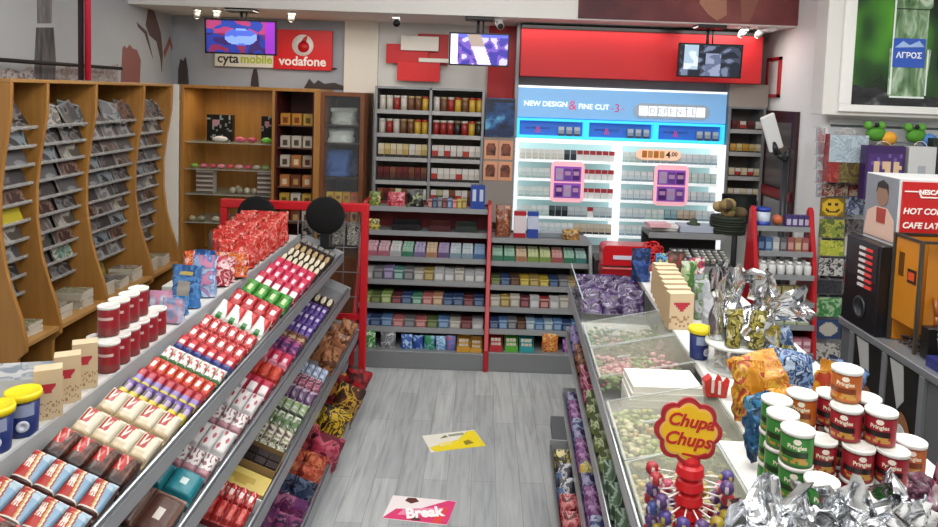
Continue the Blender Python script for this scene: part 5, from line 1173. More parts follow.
for i, (y, n, nm, look, fn, l, h, wc, where) in enumerate(ROWS_B): prow('B', y + .07 + .05 * (y - 2.3) * (y < 3.7) , n, nm, look, fn, l, h, wc, 17, None, where, seed=40 + i)
ROWS_C = [(2.46, 5, 'sweet_pack', 'bright red upright', fn_red('#c41c1c', '#e86a50', '#e05040'), .1, .025, '#8a1414', 'near red row of the third tray'),
    (2.58, 5, 'sweet_pack', 'red and white upright', fn_red('#c41c1c', '#f0c0b0', '#f0e0d8'), .1, .025, '#8a1414', 'second red row of the third tray'),
    (3.12, 5, 'chocolate_bar', 'green and white', mixed(('#7a8a5a', '#d8d8c8', '#4a5a38', '#8a4a4a'), 7, 4), .11, .018, '#5a4a38', 'nearer green row of the third tray'),
    (3.27, 5, 'chocolate_bar', 'olive and white', mixed(('#8a9060', '#d8d0c0', '#5a3a38'), 8, 4), .11, .018, '#5a4a38', 'second green row of the third tray'),
    (3.42, 5, 'chocolate_bar', 'pale green', mixed(('#a0b088', '#dcdccc', '#5a7a4a'), 9, 4), .11, .018, '#4a5a3a', 'third green row of the third tray'),
    (3.57, 5, 'chocolate_bar', 'lime and grey', mixed(('#90a870', '#c8ccc0', '#4a5a40'), 10, 4), .11, .018, '#4a5a3a', 'fourth green row of the third tray'),
    (3.73, 5, 'sweet_pack', 'grey and purple', mixed(('#6a4a70', '#b8a8c0', '#3a2a40'), 11, 4), .11, .018, '#3a2438', 'grey-purple row of the third tray'),
    (3.9, 5, 'sweet_pack', 'pink striped', mixed(('#a84a68', '#d8a8b8', '#5a2a40'), 12, 4), .11, .018, '#4a1c2c', 'pink row of the third tray'),
    (4.06, 5, 'sweet_pack', 'pale blue', mixed(('#8a9cc0', '#c8d0e0', '#5a6a98'), 13, 4), .11, .018, '#3a4460', 'pale blue row of the third tray')]
for i, (y, n, nm, look, fn, l, h, wc, where) in enumerate(ROWS_C): prow('C', y + .15 * (y < 3) + .10, n, nm, look, fn, l, h, wc, 17, None, where, seed=70 + i)
# cartons in the third tray
Xc = trayX('C')
tb_ = open_tray(.23, .15, .09, M('#8a7048', .7), .9)
Proto('open_box', tb_).put(Xc @ T(-.13, 3.10, .0006), 'tan open carton with dark packs in the third tray', 'open box')
for q in range(2):
    for k in range(4): Proto('sweet_pack', carton(.05, .05, .075, mixed(('#1c1614', '#3a2a24', '#2a2020'), k, 4), lambda u, v: G('#241a18'))).put(Xc @ T(-.212 + k * .055, 3.07 + q * .06, .0035), f'dark little pack, {od(k)} from the spine in the {("front", "back")[q]} row of the tan carton', 'sweets', 'dark packs in the tan carton')
Proto('flat_box', carton(.23, .13, .05, lambda u, v: G('#c8a83a') if (u - .5) ** 2 + (v - .5) ** 2 < .1 else G('#d8c060'), lambda u, v: G('#c0a040') if (u - .5) ** 2 + (v - .45) ** 2 < .06 else G('#dcc468'))).put(Xc @ T(-.13, 2.95, .0006), 'flat yellow box lying in the third tray', 'box')
Proto('clear_divider', carton(.24, .006, .06, lambda u, v: M('#d8dcde', .2))).put(Xc @ T(-.13, 2.84, .0006), 'clear upright divider in the third tray', 'divider')
for k in range(5):
    Proto('sweet_bag', pouch(.11, .17, .07, mixed(('#9a5a38', '#c08050', '#6a3a24'), 60 + k, 4), 60 + k, .005)).put(Xc @ T(-.06 - .1 * (k % 2), 4.3 + .13 * k, .001), f'copper brown sweet bag, {od(k)} from the near one, far end of the third tray', 'bag', 'brown bags at the far end of the third tray')
# bottom tray
Xd = trayX('D')
for k in range(4):
    Proto('sweet_bag', pouch(.12, .16, .06, mixed(('#6a2a6a', '#a03a70', '#3a2a50', '#b86a90'), 20 + k, 4), 20 + k, .005)).put(Xd @ T(-.07 - .11 * (k % 2), 3.06 + .14 * (k // 2), .001), f'purple sweet bag, {od(k)} in the near group of the bottom tray', 'bag', 'purple bags in the bottom tray')
for k in range(2):
    Proto('sweet_bag', pouch(.12, .16, .06, mixed(('#2a3a5a', '#5a6a88', '#1c2438'), 30 + k, 4), 30 + k, .005)).put(Xd @ T(-.07 - .12 * k, 3.36, .001), f'navy sweet bag, {od(k)} from the rail in the bottom tray', 'bag', 'navy bags in the bottom tray')
for k in range(4):
    Proto('sweet_bag', pouch(.12, .15, .06, mixed(('#d0503a', '#e08050', '#b03028'), 34 + k, 4), 34 + k, .005)).put(Xd @ T(-.07 - .12 * (k % 2), 3.50 + .12 * (k // 2), .001), f'coral orange sweet bag, {od(k)} in the middle of the bottom tray', 'bag', 'orange bags in the bottom tray')
for k, (x, y, h, c, lab) in enumerate(((-.0, 3.76, .2, ('#b02848', '#d05a70', '#7a1c34'), 'crimson bag hanging over the rail of the bottom tray'), (-.16, 3.8, .2, ('#8a1c28', '#c04a50', '#3a1418'), 'dark red bag beside the crimson one'),
        (-.02, 3.98, .24, ('#2a1c14', '#d8b020', '#3a2418', '#d8b020'), 'black and yellow bag bulging from the bottom tray'), (-.15, 4.0, .22, ('#c8a828', '#4a3018', '#e0c850'), 'yellow and brown bag behind the bulging one'),
        (.0, 4.28, .26, ('#3a1c14', '#5a2a1c', '#d0a030', '#2a1410'), 'dark brown bag with gold marks in the bottom tray'), (-.0, 4.56, .26, ('#b01820', '#7a1018', '#3a1414'), 'red topped dark bag at the far end of the bottom tray'), (-.15, 4.45, .24, ('#9a2028', '#2a1414', '#c87a30'), 'red and black bag by the spine of the bottom tray'))):
    Proto('crisp_bag', pouch(.17, h, .09, mixed(c, 50 + k, 3), 50 + k, .006)).put(Xd @ T(x - .05, y, .001), lab, 'bag')

# --- red frame stand at the far end, black discs
rf = empty('frame_stand', (-1.31, 5.1, 0), 'red square-tube frame stand at the far end of the gondola', 'frame')
FRM = M('#b81420', .4)
b = MB(); b.box(-1.86, -.80, 5.08, 5.13, 1.285, 1.345, FRM); child(rf, 'top_bar', b, .005)
for x in (-1.86, -.85): b = MB(); b.box(x, x + .05, 5.08, 5.13, 0, 1.285, FRM); child(rf, 'post', b, .005)
b = MB(); b.box(-1.81, -.85, 5.095, 5.115, .5, .54, FRM); child(rf, 'cross_bar', b)
b = MB()
for k in range(9): b.cyl((-1.75 + k * .11, 5.12, .54), (-1.75 + k * .11, 5.12, 1.285), .004, M('#6a6a6c', .4), 6)
for k in range(4): b.cyl((-1.81, 5.12, .66 + .18 * k), (-.85, 5.12, .66 + .18 * k), .004, M('#6a6a6c', .4), 6)
child(rf, 'wire_grid', b)
for k in range(4):
    Proto('hanging_pack', carton(.09, .03, .16, mixed(('#a8a49c', '#6c6860', '#c8c4bc', '#3c3834'), 80 + k, 4))).put(T(-.915 - .11 * k, 5.165, 1.03), f'grey hanging pack, {od(k)} from the aisle post of the red frame', 'pack', 'grey packs hanging behind the red frame')
for x, y, lab, s_ in ((-1.565, 4.98, 'black round topper disc nearer the glass cabinet side, above the red bags', 1), (-1.085, 4.98, 'black round topper disc above the cream and brown packs', 1.02)):
    t = empty('round_topper', (x, y, 1.0), lab, 'topper')
    b = MB(); b.ball((x, y, 1.272 if x > -1.2 else 1.262), .135 * s_, M('#050506', 1.0), 28, (1, .3, .97)); child(t, 'disc', b)
    b = MB(); b.box(x - .03, x + .03, y - .012, y + .012, 1.05 if x > -1.2 else 1.121, 1.17, M('#0a0a0c', .6)); child(t, 'stem', b)
    if x > -1.2: b = MB(); b.box(x - .07, x + .07, y - .03, y + .02, 1.04, 1.055, M('#0a0a0c', .6)); child(t, 'foot', b)

# --- heap of red bags on the ledge
rp = [Proto('red_sweet_bag', pouch(.12, .165 , .075, mixed(('#d01818', '#e23a2c', '#b81014', '#f08a78', '#d82420'), 90 + k, 5), 90 + k, .007)) for k in range(4)]
for j in range(9):
    for k in range(3):
        if (k == 2 and j < 3) or (k == 1 and j < 1): continue
        rp[(j + k) % 4].put(T(-1.335 - .105 * k + .006 * (j % 2), 3.92 + .102 * j, 1.128, RND.uniform(-.2, .2), -.16) @ Matrix.Diagonal((.92, 1, .92 + .035 * j, 1)), f'glossy red sweet bag, {od(j)} row back, {("aisle side", "middle", "wall side")[k]}, in the heap before the black discs', 'bag', 'heap of red bags on the ledge')
for k in range(3):
    Proto('red_sweet_bag', pouch(.12, .13, .07, mixed(('#d8401c', '#e8882c', '#c01818', '#e8b0a0'), 95 + k, 5), 95 + k, .006)).put(T(-1.30 - .115 * k, 3.80, 1.129, .1, -.25), f'orange-red sweet bag, {od(k)} from the aisle side at the foot of the red heap', 'bag')
for k in range(2):
    Proto('red_sweet_bag', pouch(.11, .13, .05, mixed(('#c83048', '#f0c8c8', '#b01830'), 98 + k, 4), 98 + k, .005)).put(T(-1.335, 3.715 - .08 * k, 1.126, .2, -.2), f'pink-red and white bag, {od(k)} from the aisle side before the red heap', 'bag')
# --- blue bags on the ledge
for k, (x, y, w, h, cols, rz, lab) in enumerate(((-1.345, 3.28, .15, .19, ('#3a78c0', '#5a98d8', '#2a5a9c', '#c0b8a8'), -.15, 'tall blue pouch with pale picture on the ledge'), (-1.325, 3.45, .12, .2, ('#8ab0e0', '#c8d8f0', '#5a88d0', '#d88ab0'), .1, 'pale blue and white pouch behind the tall blue one'),
        (-1.37, 3.56, .12, .2, ('#2a68b8', '#4a90d8', '#1c4a90'), -.2, 'deep blue pouch at the wall side of the ledge'), (-1.335, 3.17, .1, .08, ('#3a88d0', '#68a8e0', '#2a68a8'), -.1, 'small bright blue pouch lying before the tall blue one'), (-1.31, 3.06, .11, .1, ('#b8c0e0', '#d898b8', '#88a8d8'), -.3, 'small pale blue and pink pouch next to the red canisters'), (-1.38, 3.1, .1, .12, ('#d8d8e8', '#a8b8d8', '#c888a8'), .2, 'whitish pouch behind the red canisters'))):
    cols_ = cols
    pf_ = mixed(cols_, 110 + k, 3) if k else (lambda u, v: G('#b8b0a4') if (u - .5) ** 2 * 1.4 + (v - .42) ** 2 < .05 else (G('#d8c060') if .3 < u < .7 and .78 < v < .86 else mixed(cols_[:3], 111, 3)(u, v)))
    Proto('sweet_pouch', pouch(w, h, .06, pf_, 110 + k, .004)).put(T(x - .012, y, 1.1235, rz, -.1), lab, 'pouch')
# --- red canisters stacked in two rows
rc_b, rc_l = can(.0365, .100, lambda u, v: G('#e8c8c4') if .62 < u < .88 and .55 < v < .66 else (G('#a8202c') if v > .32 else G('#8e3a38')))
rcp = Proto('red_canister', rc_b, [('lid', rc_l, 'white lid')])
low = [(-1.313 - .002 * k, 2.515 + .080 * k) for k in range(6)]
for k, (x, y) in enumerate(low): rcp.put(T(x, y, 1.1195), f'red white-lidded canister, {od(k)} from the near end of the lower row on the ledge', 'canister', 'red canisters on the ledge')
for k in range(5):
    x, y = low[k]; rcp.put(T(x - .0635, y + .045, 1.1195), f'red white-lidded canister, {od(k)} from the near end of the lower back row on the ledge', 'canister', 'red canisters on the ledge')
for k in range(4):
    x, y = low[k]; rcp.put(T(x - .033, y + .062, 1.2305), f'red white-lidded canister, {od(k)} from the near end of the upper row on the ledge', 'canister', 'red canisters on the ledge')
# --- beige packs, tubs with yellow lids, papers
def fn_beige(u, v):
    if v > .8: return M('#cdb694', .6)
    if .2 < u < .85 and .52 < v < .72 and abs(u - .5) < .30 - (.72 - v): return M('#b02838', .5)
    if noise.noise(Vector((u * 13, v * 16, 4))) > .22 and .06 < v < .36: return M('#9a7450', .6)
    return M('#c9b391', .6)
bgp = Proto('beige_pack', carton(.075, .055, .155, fn_beige, lambda u, v: M('#d4c09e', .6), M('#b59c78', .6), (22, 32)))
for k, (x, y) in enumerate(((-1.305, 2.145), (-1.312, 2.26), (-1.32, 2.375))): bgp.put(T(x, y, 1.1195, .5), f'beige paper pack with red flash, {od(k)} from the yellow-lidded tubs', 'pack', 'beige packs on the ledge')
def tub_proto(r=.045, h=.115):
    b = MB(); b.lathe([(r * .82, 0), (r * .84, .004), (r * .97, h)], M('#1c2c66', .35), n=26, colf=lambda u, i: M('#1c2c66', .35))
    l = MB(); l.lathe([(r * 1.08, h - .008), (r * 1.1, h + .006), (r * 1.04, h + .014), (r * .95, h + .010), (r * .3, h + .010)], M('#e8d21a', .35), n=28)
    w = MB(); w.grid(lambda u, v: ((r * .93 + .0012) * math.cos(-PI * .75 + u * PI * .6), (r * .93 + .0012) * math.sin(-PI * .75 + u * PI * .6), h * (.55 + .3 * v)), 8, 3, M('#8a94b0', .35))
    g = MB(); g.lathe([(.017, 0), (.017, .003), (.007, .003), (.007, .001)], M('#c8ccd8', .35), n=16, X=T(r * .86 * math.cos(-1.2), r * .86 * math.sin(-1.2), .035, -1.2 + PI / 2, PI / 2))
    return Proto('cookie_tub', b.mesh('tub'), [('lid', l.mesh('tub_lid'), 'yellow lid'), ('label_band', w.mesh('label_band')), ('round_emblem', g.mesh('emblem'))])
tp_ = tub_proto()
for (x, y, lab) in ((-1.312, 2.035, 'blue tub with yellow lid, farthest of three, beside the beige packs'), (-1.325, 1.935, 'blue tub with yellow lid, middle of the three'), (-1.322, 1.835, 'blue tub with yellow lid, nearest and cut off by the frame')): tp_.put(T(x, y, 1.1195, .15), lab, 'tub')
for k in range(4):
    Proto('paper_bundle', carton(.19, .16, .018, lambda u, v: M('#c4c4c2', .7), mixed(('#c8cacc', '#b8bcc0', '#8a98a8', '#d0d2d4'), 320 + k, 2))).put(T(-1.51, 2.30, 1.1195 + .0185 * k, .1 + .05 * k), f'flat printed paper bundle, {od(k)} from the bottom of the pile behind the tubs', 'paper', 'papers piled on the ledge')

# ------------------------------------------------------------------ magazine rack
mrk = empty('magazine_rack', (-2.75, 4.7, 0), 'beech magazine rack with curved dividers along the wall', 'rack')
DY = [3.74, 4.05, 4.56, 5.2, 5.66]
def divprof():
    pts = [(-3.1, 0), (-3.1, 2.13)]
    for z, x in ((2.13, -2.45), (1.95, -2.455), (1.75, -2.49), (1.55, -2.515), (1.35, -2.515), (1.15, -2.49), (1.0, -2.45), (.88, -2.41), (.76, -2.385), (.70, -2.385), (.66, -2.43), (.0, -2.45)): pts.append((x, z))
    return pts
for y in DY: b = MB(); b.prism(divprof(), 'y', y - .012, y + .012, WOOD); child(mrk, 'divider', b, .003, 'curved beech divider')
b = MB(); b.box(-3.1, -2.45, 3.728, 5.672, 2.13, 2.15, WOODX); child(mrk, 'top_board', b, .003)
b = MB(); b.box(-3.1, -2.42, 5.69, 5.71, 0, 2.15, M('#d9d5cc', .6)); child(mrk, 'end_panel', b, label='white end panel')
b = MB(); b.box(-3.12, -3.1, 3.728, 5.672, 0, 2.13, DWOOD); child(mrk, 'back_panel', b)
for y0, y1 in zip(DY, DY[1:]):
    b = MB(); b.box(-3.1, -2.39, y0 + .0125, y1 - .0125, .72, .745, WOODX); child(mrk, 'bottom_shelf', b, .002)
    b = MB(); b.box(-3.1, -2.46, y0 + .0125, y1 - .0125, .0, .06, WOODX); child(mrk, 'plinth', b)
    for i in range(10):
        z = 1.88 - i * .105; x = -2.50 - .009 * i
        b = MB(); b.box(x - .03, x - .006, y0 + .0125, y1 - .0125, z - .006, z, M('#4a3b2a', .6)); b.box(x - .006, x - .004, y0 + .0125, y1 - .0125, z - .006, z + .014, clear('#d0d0cc', .35)); child(mrk, 'pocket', b)
MC = [('#4c4b4c', '#77767a', '#2a2a2c'), ('#5f5552', '#8c817b', '#3c3230'), ('#55565a', '#85878a', '#303238'), ('#6f7072', '#a2a3a3', '#4a4a4c'), ('#57443e', '#8a6c60', '#3a2622'), ('#45505a', '#7e8a90', '#262e36'), ('#74706a', '#a9a59c', '#4a4640'), ('#39383a', '#68676a', '#1c1c20')]
mags = []
for k, cs in enumerate(MC):
    pr_ = mixed(cs, 300 + k, 1.2); bandm = M(cs[1], .4)
    mags.append(Proto('magazine', carton(.19, .004, .25, lambda u, v, pr_=pr_, bandm=bandm: bandm if v > .88 else pr_(u, v), lambda u, v: M('#d6d4d0', .6), M('#b8b4ae', .6), (4, 12))))
ym = Proto('magazine', carton(.19, .004, .25, lambda u, v: M('#a89a20', .4) if v < .8 else M('#c8c8b8', .4), lambda u, v: M('#dcdad0', .6), None, (8, 8)))
gm = Proto('magazine', carton(.19, .004, .25, mixed(('#2a6a58', '#8ab0a0', '#5a6a60', '#c8c8b8'), 3, 4), lambda u, v: M('#dcdad0', .6), None, (10, 10)))
for bi, (y0, y1, n) in enumerate(zip(DY, DY[1:], (1, 2, 3, 2))):
    w = (y1 - y0 - .03) / n
    for i in range(10):
        z = 1.88 - i * .105; x = -2.50 - .009 * i
        for k in range(n):
            for q in range(2):
                p = mags[(bi * 3 + i * 5 + k * 7 + q * 3 + (i * k)) % 8]
                if bi == 0 and i == 5 and q == 0: p = ym
                if bi == 1 and i == 8 and k == 1 and q == 0: p = gm
                s_ = min(1.0, (w - .016) / .19)
                yc = y0 + .015 + w * (k + .5) + RND.uniform(-.004, .004)
                # leaning back against the rack, facing the aisle
                X = T(x - .011 - .008 * q, yc, z + .0012) @ Matrix.Diagonal((1, 1, .5 if i == 0 else 1, 1)) @ Matrix.Rotation(-.40, 4, 'Y') @ Matrix.Rotation(PI / 2 + RND.uniform(-.01, .01), 4, 'Z') @ Matrix.Diagonal((s_, 1, 1, 1))
                p.put(X, f'magazine, {od(i)} pocket down, {od(bi)} bay from the near end, {("only", "first")[n > 1] if k == 0 else od(k)} across, {("front", "behind")[q]}', 'magazine', 'magazines in the wooden rack')
def comic(k): return Proto('booklet', carton(.15, .2, .012, lambda u, v: M('#c8c0b0', .6), mixed((('#8a8070', '#c8c0b0', '#5a5048'), ('#b8a890', '#6a7a4a', '#d8d0c0'), ('#9a9490', '#4a4440', '#c0b8ac'))[k % 3], 130 + k, 4), M('#c0b8a8', .6)))
cms = [comic(k) for k in range(6)]
for bi, (y0, y1) in enumerate(zip(DY, DY[1:])):
    nn = (1, 2, 3, 2)[bi]
    w = (y1 - y0 - .05) / nn
    for k in range(nn):
        for q in range(5 + (k * 2 + bi) % 4):
            s_ = min(1, (w - .01) / .2)
            cms[(bi + k * 2 + q) % 6].put(T(-2.53 - .01 * ((q * 3) % 3), y0 + .025 + w * (k + .5), .7455 + .0125 * q) @ Matrix.Rotation(PI / 2 + RND.uniform(-.12, .12), 4, 'Z') @ Matrix.Diagonal((s_ * .9, .9, 1, 1)), f'booklet, {od(q)} up in pile {od(k)} on the bottom shelf of the {od(bi)} bay', 'booklet', 'booklets piled on the bottom shelf of the wooden rack')
for bi, (y0, y1) in enumerate(zip(DY[1:3], DY[2:4])):
    for k in range(4):
        Proto('booklet', carton(.13, .006, .17, mixed((('#a89878', '#c8bca0', '#6a5a40'), ('#8aa048', '#d8c860', '#c8b8a0'))[bi], 140 + k, 5), None, M('#c8c0b0', .6))).put(T(-2.72 - .0 * k, y0 + .09 + k * (y1 - y0 - .18) / 3, .7462 + 0.0) @ Matrix.Rotation(-.3, 4, 'Y') @ Matrix.Rotation(PI / 2, 4, 'Z'), f'booklet standing at the back, {od(k)} along the bottom shelf of the {od(bi + 1)} bay', 'booklet')
# ------------------------------------------------------------------ right gondola (turned two degrees)
RG = Matrix.Translation((0, 2, 0)) @ Matrix.Rotation(-.04, 4, 'Z') @ Matrix.Translation((0, -2, 0))
def done(t): t.matrix_basis = RG @ Matrix.Translation(t.location); return t
def put(p, X, *a): return p.put(RG @ X, *a)
rg = empty('pick_gondola', (.9, 3, 0), 'long grey gondola of clear sweet bins with a white snack ledge', 'shelving')
RY0, RY1 = 1.25, 4.6
L_ = {'A': (.475, .90, .955), 'B': (.455, .665, .72), 'C': (.415, .445, .50), 'D': (.33, .325, .38)}
LW_ = {'A': .32, 'B': .3, 'C': .3, 'D': .34}; LY = {'A': (RY0, RY1), 'B': (RY0, 4.35), 'C': (RY0, 3.95), 'D': (RY0, 3.57)}
for k, (x, z0, z1) in L_.items():
    ya, yb = LY[k]
    b = MB(); b.box(x, x + .006, ya, yb, z0, z1, RAILM); b.box(x - .002, x, ya, yb, z0, z1 - .006, M('#a4a8ac', .3, .2)); b.cyl((x + .003, ya, z1), (x + .003, yb, z1), .006, STEEL, 8); child(rg, 'price_rail', b, label='metal price rail')
    if k != 'A':
        b = MB(); b.box(x + .007, x + LW_[k], ya, yb, z0 - .01, z0, TRAYM); child(rg, 'tray', b)
        b = MB(); b.box(x, x + LW_[k], yb, yb + .005, z0 - .01, z1 + .03, EDGE); child(rg, 'end_plate', b)
b = MB(); b.box(.482, .90, RY0, RY1, .86, .88, TRAYM); child(rg, 'bin_deck', b)
b = MB(); b.box(.80, .82, RY0, RY1, .02, .86, EDGE); child(rg, 'spine_panel', b)
b = MB(); b.box(.40, .8, RY0, RY1, 0, .07, M('#5d6064', .5)); child(rg, 'kick_base', b)
b = MB(); b.box(.888, 1.42, 2.3, RY1, 1.03, 1.058, M('#dcdbd7', .45)); b.box(.785, 1.42, RY0, 2.3, 1.03, 1.058, M('#dcdbd7', .45)); child(rg, 'ledge', b, label='white snack ledge')
b = MB(); b.box(.92, 1.40, RY0 + .02, RY1 - .02, 0, 1.03, M('#83817e', .6)); child(rg, 'cabinet', b)
for y in (1.3, 2.4, 3.5, 4.5): b = MB(); b.box(.76, .799, y, y + .03, .07, .86, RAILD); child(rg, 'upright', b)
done(rg)
# clear bins with lids, heaps of sweets inside
CL = clear('#a8ada4', .16, .06); CLL = clear('#b0b0a0', .2, .1); CE = M('#c4cac6', .1, 0, 0, .5)
def bin_(y0, y1, x1, lab, cols, slab, n, zl=.965, zr=1.05, fill=.06):
    t = empty('sweet_bin', (.6, (y0 + y1) / 2, .8805), lab, 'sweet bin')
    x0 = .486
    b = MB(); b.box(x0, x0 + .004, y0, y1, .8805, zl, CL); child(t, 'front_wall', b, label='clear front wall')
    b = MB(); b.box(x1 - .004, x1, y0, y1, .8805, zr, CL); child(t, 'back_wall', b)
    for y in (y0, y1 - .004):
        b = MB(); b.prism([(x0 + .004, .8805), (x1 - .004, .8805), (x1 - .004, zr), (x0 + .004, zl)], 'y', y, y + .004, CL); child(t, 'side_wall', b)
    b = MB(); b.prism([(x0 - .002, zl + .001), (x1, zr + .001), (x1, zr + .006), (x0 - .002, zl + .006)], 'y', y0, y1, CLL); child(t, 'lid', b, label='clear tinted lid')
    b = MB()
    for (xa, za, xb, zb) in ((x0, zl + .007, x0 + .008, zl + .011), (x1 - .008, zr + .007, x1, zr + .011)): b.box(xa, xb, y0, y1, za, zb, CE)
    for y in (y0, y1 - .006): b.prism([(x0 + .008, zl + .0075), (x1 - .008, zr + .0065), (x1 - .008, zr + .0105), (x0 + .008, zl + .0115)], 'y', y, y + .006, CE)
    child(t, 'lid_edge', b)
    b = MB(); ym_ = (y0 + y1) / 2; b.prism([(x0 + .1, zl + .03), (x0 + .16, zl + .042), (x0 + .16, zl + .05), (x0 + .1, zl + .038)], 'y', ym_ - .006, ym_ + .006, CE); b.box(x0 + .10, x0 + .108, ym_ - .006, ym_ + .006, zl + .022, zl + .034, CE); child(t, 'lid_handle', b)
    done(t)
    g = MB()
    for k in range(n):
        u, v = R.random(), R.random()
        x = x0 + .02 + u * (x1 - x0 - .04); y = y0 + .02 + v * (y1 - y0 - .04)
        zz = .894 + R.random() * (fill + .035 * noise.noise(Vector((x * 9, y * 9, n))) + .03 * u)
        c = cols[int((noise.noise(Vector((x * 6, y * 6, 5 + n))) * .5 + .5) * len(cols) + R.random() * .8) % len(cols)]
        g.ball((x, y, zz), R.uniform(.009, .013), M(c, .35), 6, (1.3, .9, .8))
    o = stuff(g.obj('loose_sweets'), slab, 'sweets'); o.matrix_basis = RG
bin_(3.36, 3.74, .885, 'clear lidded sweet bin behind the pink one, beside the beige packs', ('#8aa070', '#b8b8a0', '#6a8a5a', '#c8a0a0'), 'green and pale loose sweets in the far clear bin', 330)
bin_(3.0, 3.35, .885, 'clear lidded sweet bin of pink sweets before the white paper slab', ('#d890a0', '#c86a80', '#e8b0b8', '#90a870', '#c85060'), 'pink and red loose sweets in the clear bin', 420)
bin_(2.3, 2.76, .885, 'clear lidded sweet bin of yellow and green sweets behind the lollipop sign', ('#d8d088', '#c8c060', '#a8b870', '#e0d8b0', '#d8a860'), 'yellow and green loose sweets in the bin behind the lollipop sign', 420)
bin_(1.86, 2.29, .78, 'clear lidded sweet bin under the lollipop sign', ('#c8c098', '#a8b870', '#d8c070', '#d8d0b0'), 'pale yellow loose sweets in the bin under the lollipop sign', 320)
bin_(1.42, 1.85, .78, 'clear lidded sweet bin under the lollipop stand, nearest the aisle end', ('#b8a880', '#d0c8a8', '#a0a878'), 'beige loose sweets in the nearest bin', 260)
for k in range(3):
    put(Proto('paper_slab', carton(.29 - .008 * k, .21 - .01 * k, .026, lambda u, v: M('#e4e2da', .6))), T(.69, 2.88, .925 + .0265 * k + .035, .02 * k, 0, -.2) if False else T(.725, 2.88, .881 + .0265 * k + .07, .02 * k), f'white paper slab, {od(k)} from the bottom of the pile between the clear bins', 'paper', 'white paper pile between the bins')
b = MB(); b.box(.58, .87, 2.77, 2.99, .8805, .9505, M('#d0cec6', .6)); o = tag(b.obj('bin_block'), 'off-white plain block under the white paper pile', 'block'); o.matrix_basis = RG
# far tray of purple bags
pbag = [Proto('purple_bag', pouch(.14, .16, .08, mixed(('#2c1a40', '#5a3a7a', '#241634', '#9a8cb0', '#1c1430', '#40265a'), 150 + k, 3), 150 + k, .009)) for k in range(3)]
for j in range(3):
    for k in range(3): put(pbag[(j + k) % 3], T(.575 + .115 * k, 4.1 + .16 * j, .905, RND.uniform(-.2, .2), -.5), f'purple and white sweet bag, {od(k)} from the aisle, {od(j)} row of the far open tray', 'bag', 'purple bags in the far open tray')
b = MB(); b.box(.485, .489, 3.76, 4.58, .8805, 1.09, CL); b.box(.489, .88, 3.76, 3.764, .8805, 1.02, CL); b.box(.484, .49, 3.76, 4.58, 1.09, 1.094, CE); o = tag(b.obj('clear_screen'), 'clear acrylic corner screen around the far purple bags', 'screen'); o.matrix_basis = RG
b = MB(); b.box(.5, .88, 3.78, 3.98, .8805, .90, M('#e2e0d8', .6)); o = tag(b.obj('white_board'), 'bare white board before the purple bags', 'board'); o.matrix_basis = RG
# lower trays on the aisle side
def rpack(nm, w, d, h, fn, seed): return Proto(nm, pouch(w, h, d, fn, seed, .003, nu=14, nv=8))
gp = [rpack('gum_bag', .07, .05, .1, mixed(c, 160 + i, 4), 160 + i) for i, c in enumerate((('#5a4a88', '#a8a0c8', '#3a3060'), ('#7a3a80', '#c08ac0', '#4a2458'), ('#d8b838', '#e8d880', '#6a5a90'), ('#48588a', '#a8b0d0', '#2a3460')))]
for j in range(13):
    for k in range(2):
        i = 2 if j in (5,) else (1 if j % 4 in (2, 3) else (0, 3)[j % 2])
        put(gp[i], T(.466 + .078 * k, 2.55 + .105 * j, .456, 0, -.35), f'{("violet", "purple", "yellow", "slate blue")[i]} gum bag, {od(j)} row back, {("rail", "inner")[k]} side, third tray of the bin gondola', 'gum bag', 'gum bags on the third tray of the bin gondola')
fb = [rpack('candy_bag', .08, .05, .12, mixed(c, 170 + i, 4), 170 + i) for i, c in enumerate((('#5a3a88', '#9a8ac0', '#38285c'), ('#6a3a2c', '#b87a50', '#3a2018'), ('#b03a60', '#d890a8', '#701c38'), ('#8a9a5a', '#c8d0a0', '#5a6a3a'), ('#6a8a6a', '#b0c8b0', '#405a40'), ('#a04a4a', '#d8a0a0', '#5a2828')))]
for j in range(18):
    i = 0 if j >= 16 else (1 if j >= 14 else (2 if j >= 12 else (3 if j >= 8 else (4 if j >= 4 else 5))))
    for k in range(2):
        put(fb[i], T(.508 + .085 * k, 1.5 + .16 * j, .677, 0, -.3), f'{("violet", "brown", "rose", "olive", "sage green", "brick red")[i]} candy bag, {od(j)} row back, {("rail", "inner")[k]} side, tray under the bins', 'candy bag', 'candy bags on the tray under the bins')
db = [rpack('candy_bag', .1, .06, .09, mixed(c, 180 + i, 4), 180 + i) for i, c in enumerate((('#b01c28', '#e08080', '#7a1018'), ('#c83a5a', '#4a5a9a', '#e8b0b0'), ('#2a2a34', '#c8c8d0', '#5a7aa8'), ('#c8b040', '#3a2c20', '#e8d890')))]
for j, i in enumerate((1, 1, 0, 1, 2, 0, 0, 0, 2, 2, 3)):
    for k in range(2):
        put(db[i], T(.392 + .105 * k, 2.1 + .132 * j, .338, 0, -.3), f'{("crimson", "pink and blue", "grey-blue", "yellow and brown")[i]} candy bag, {od(j)} row back, {("rail", "inner")[k]} side, lowest tray of the bin gondola', 'candy bag', 'candy bags on the lowest tray of the bin gondola')
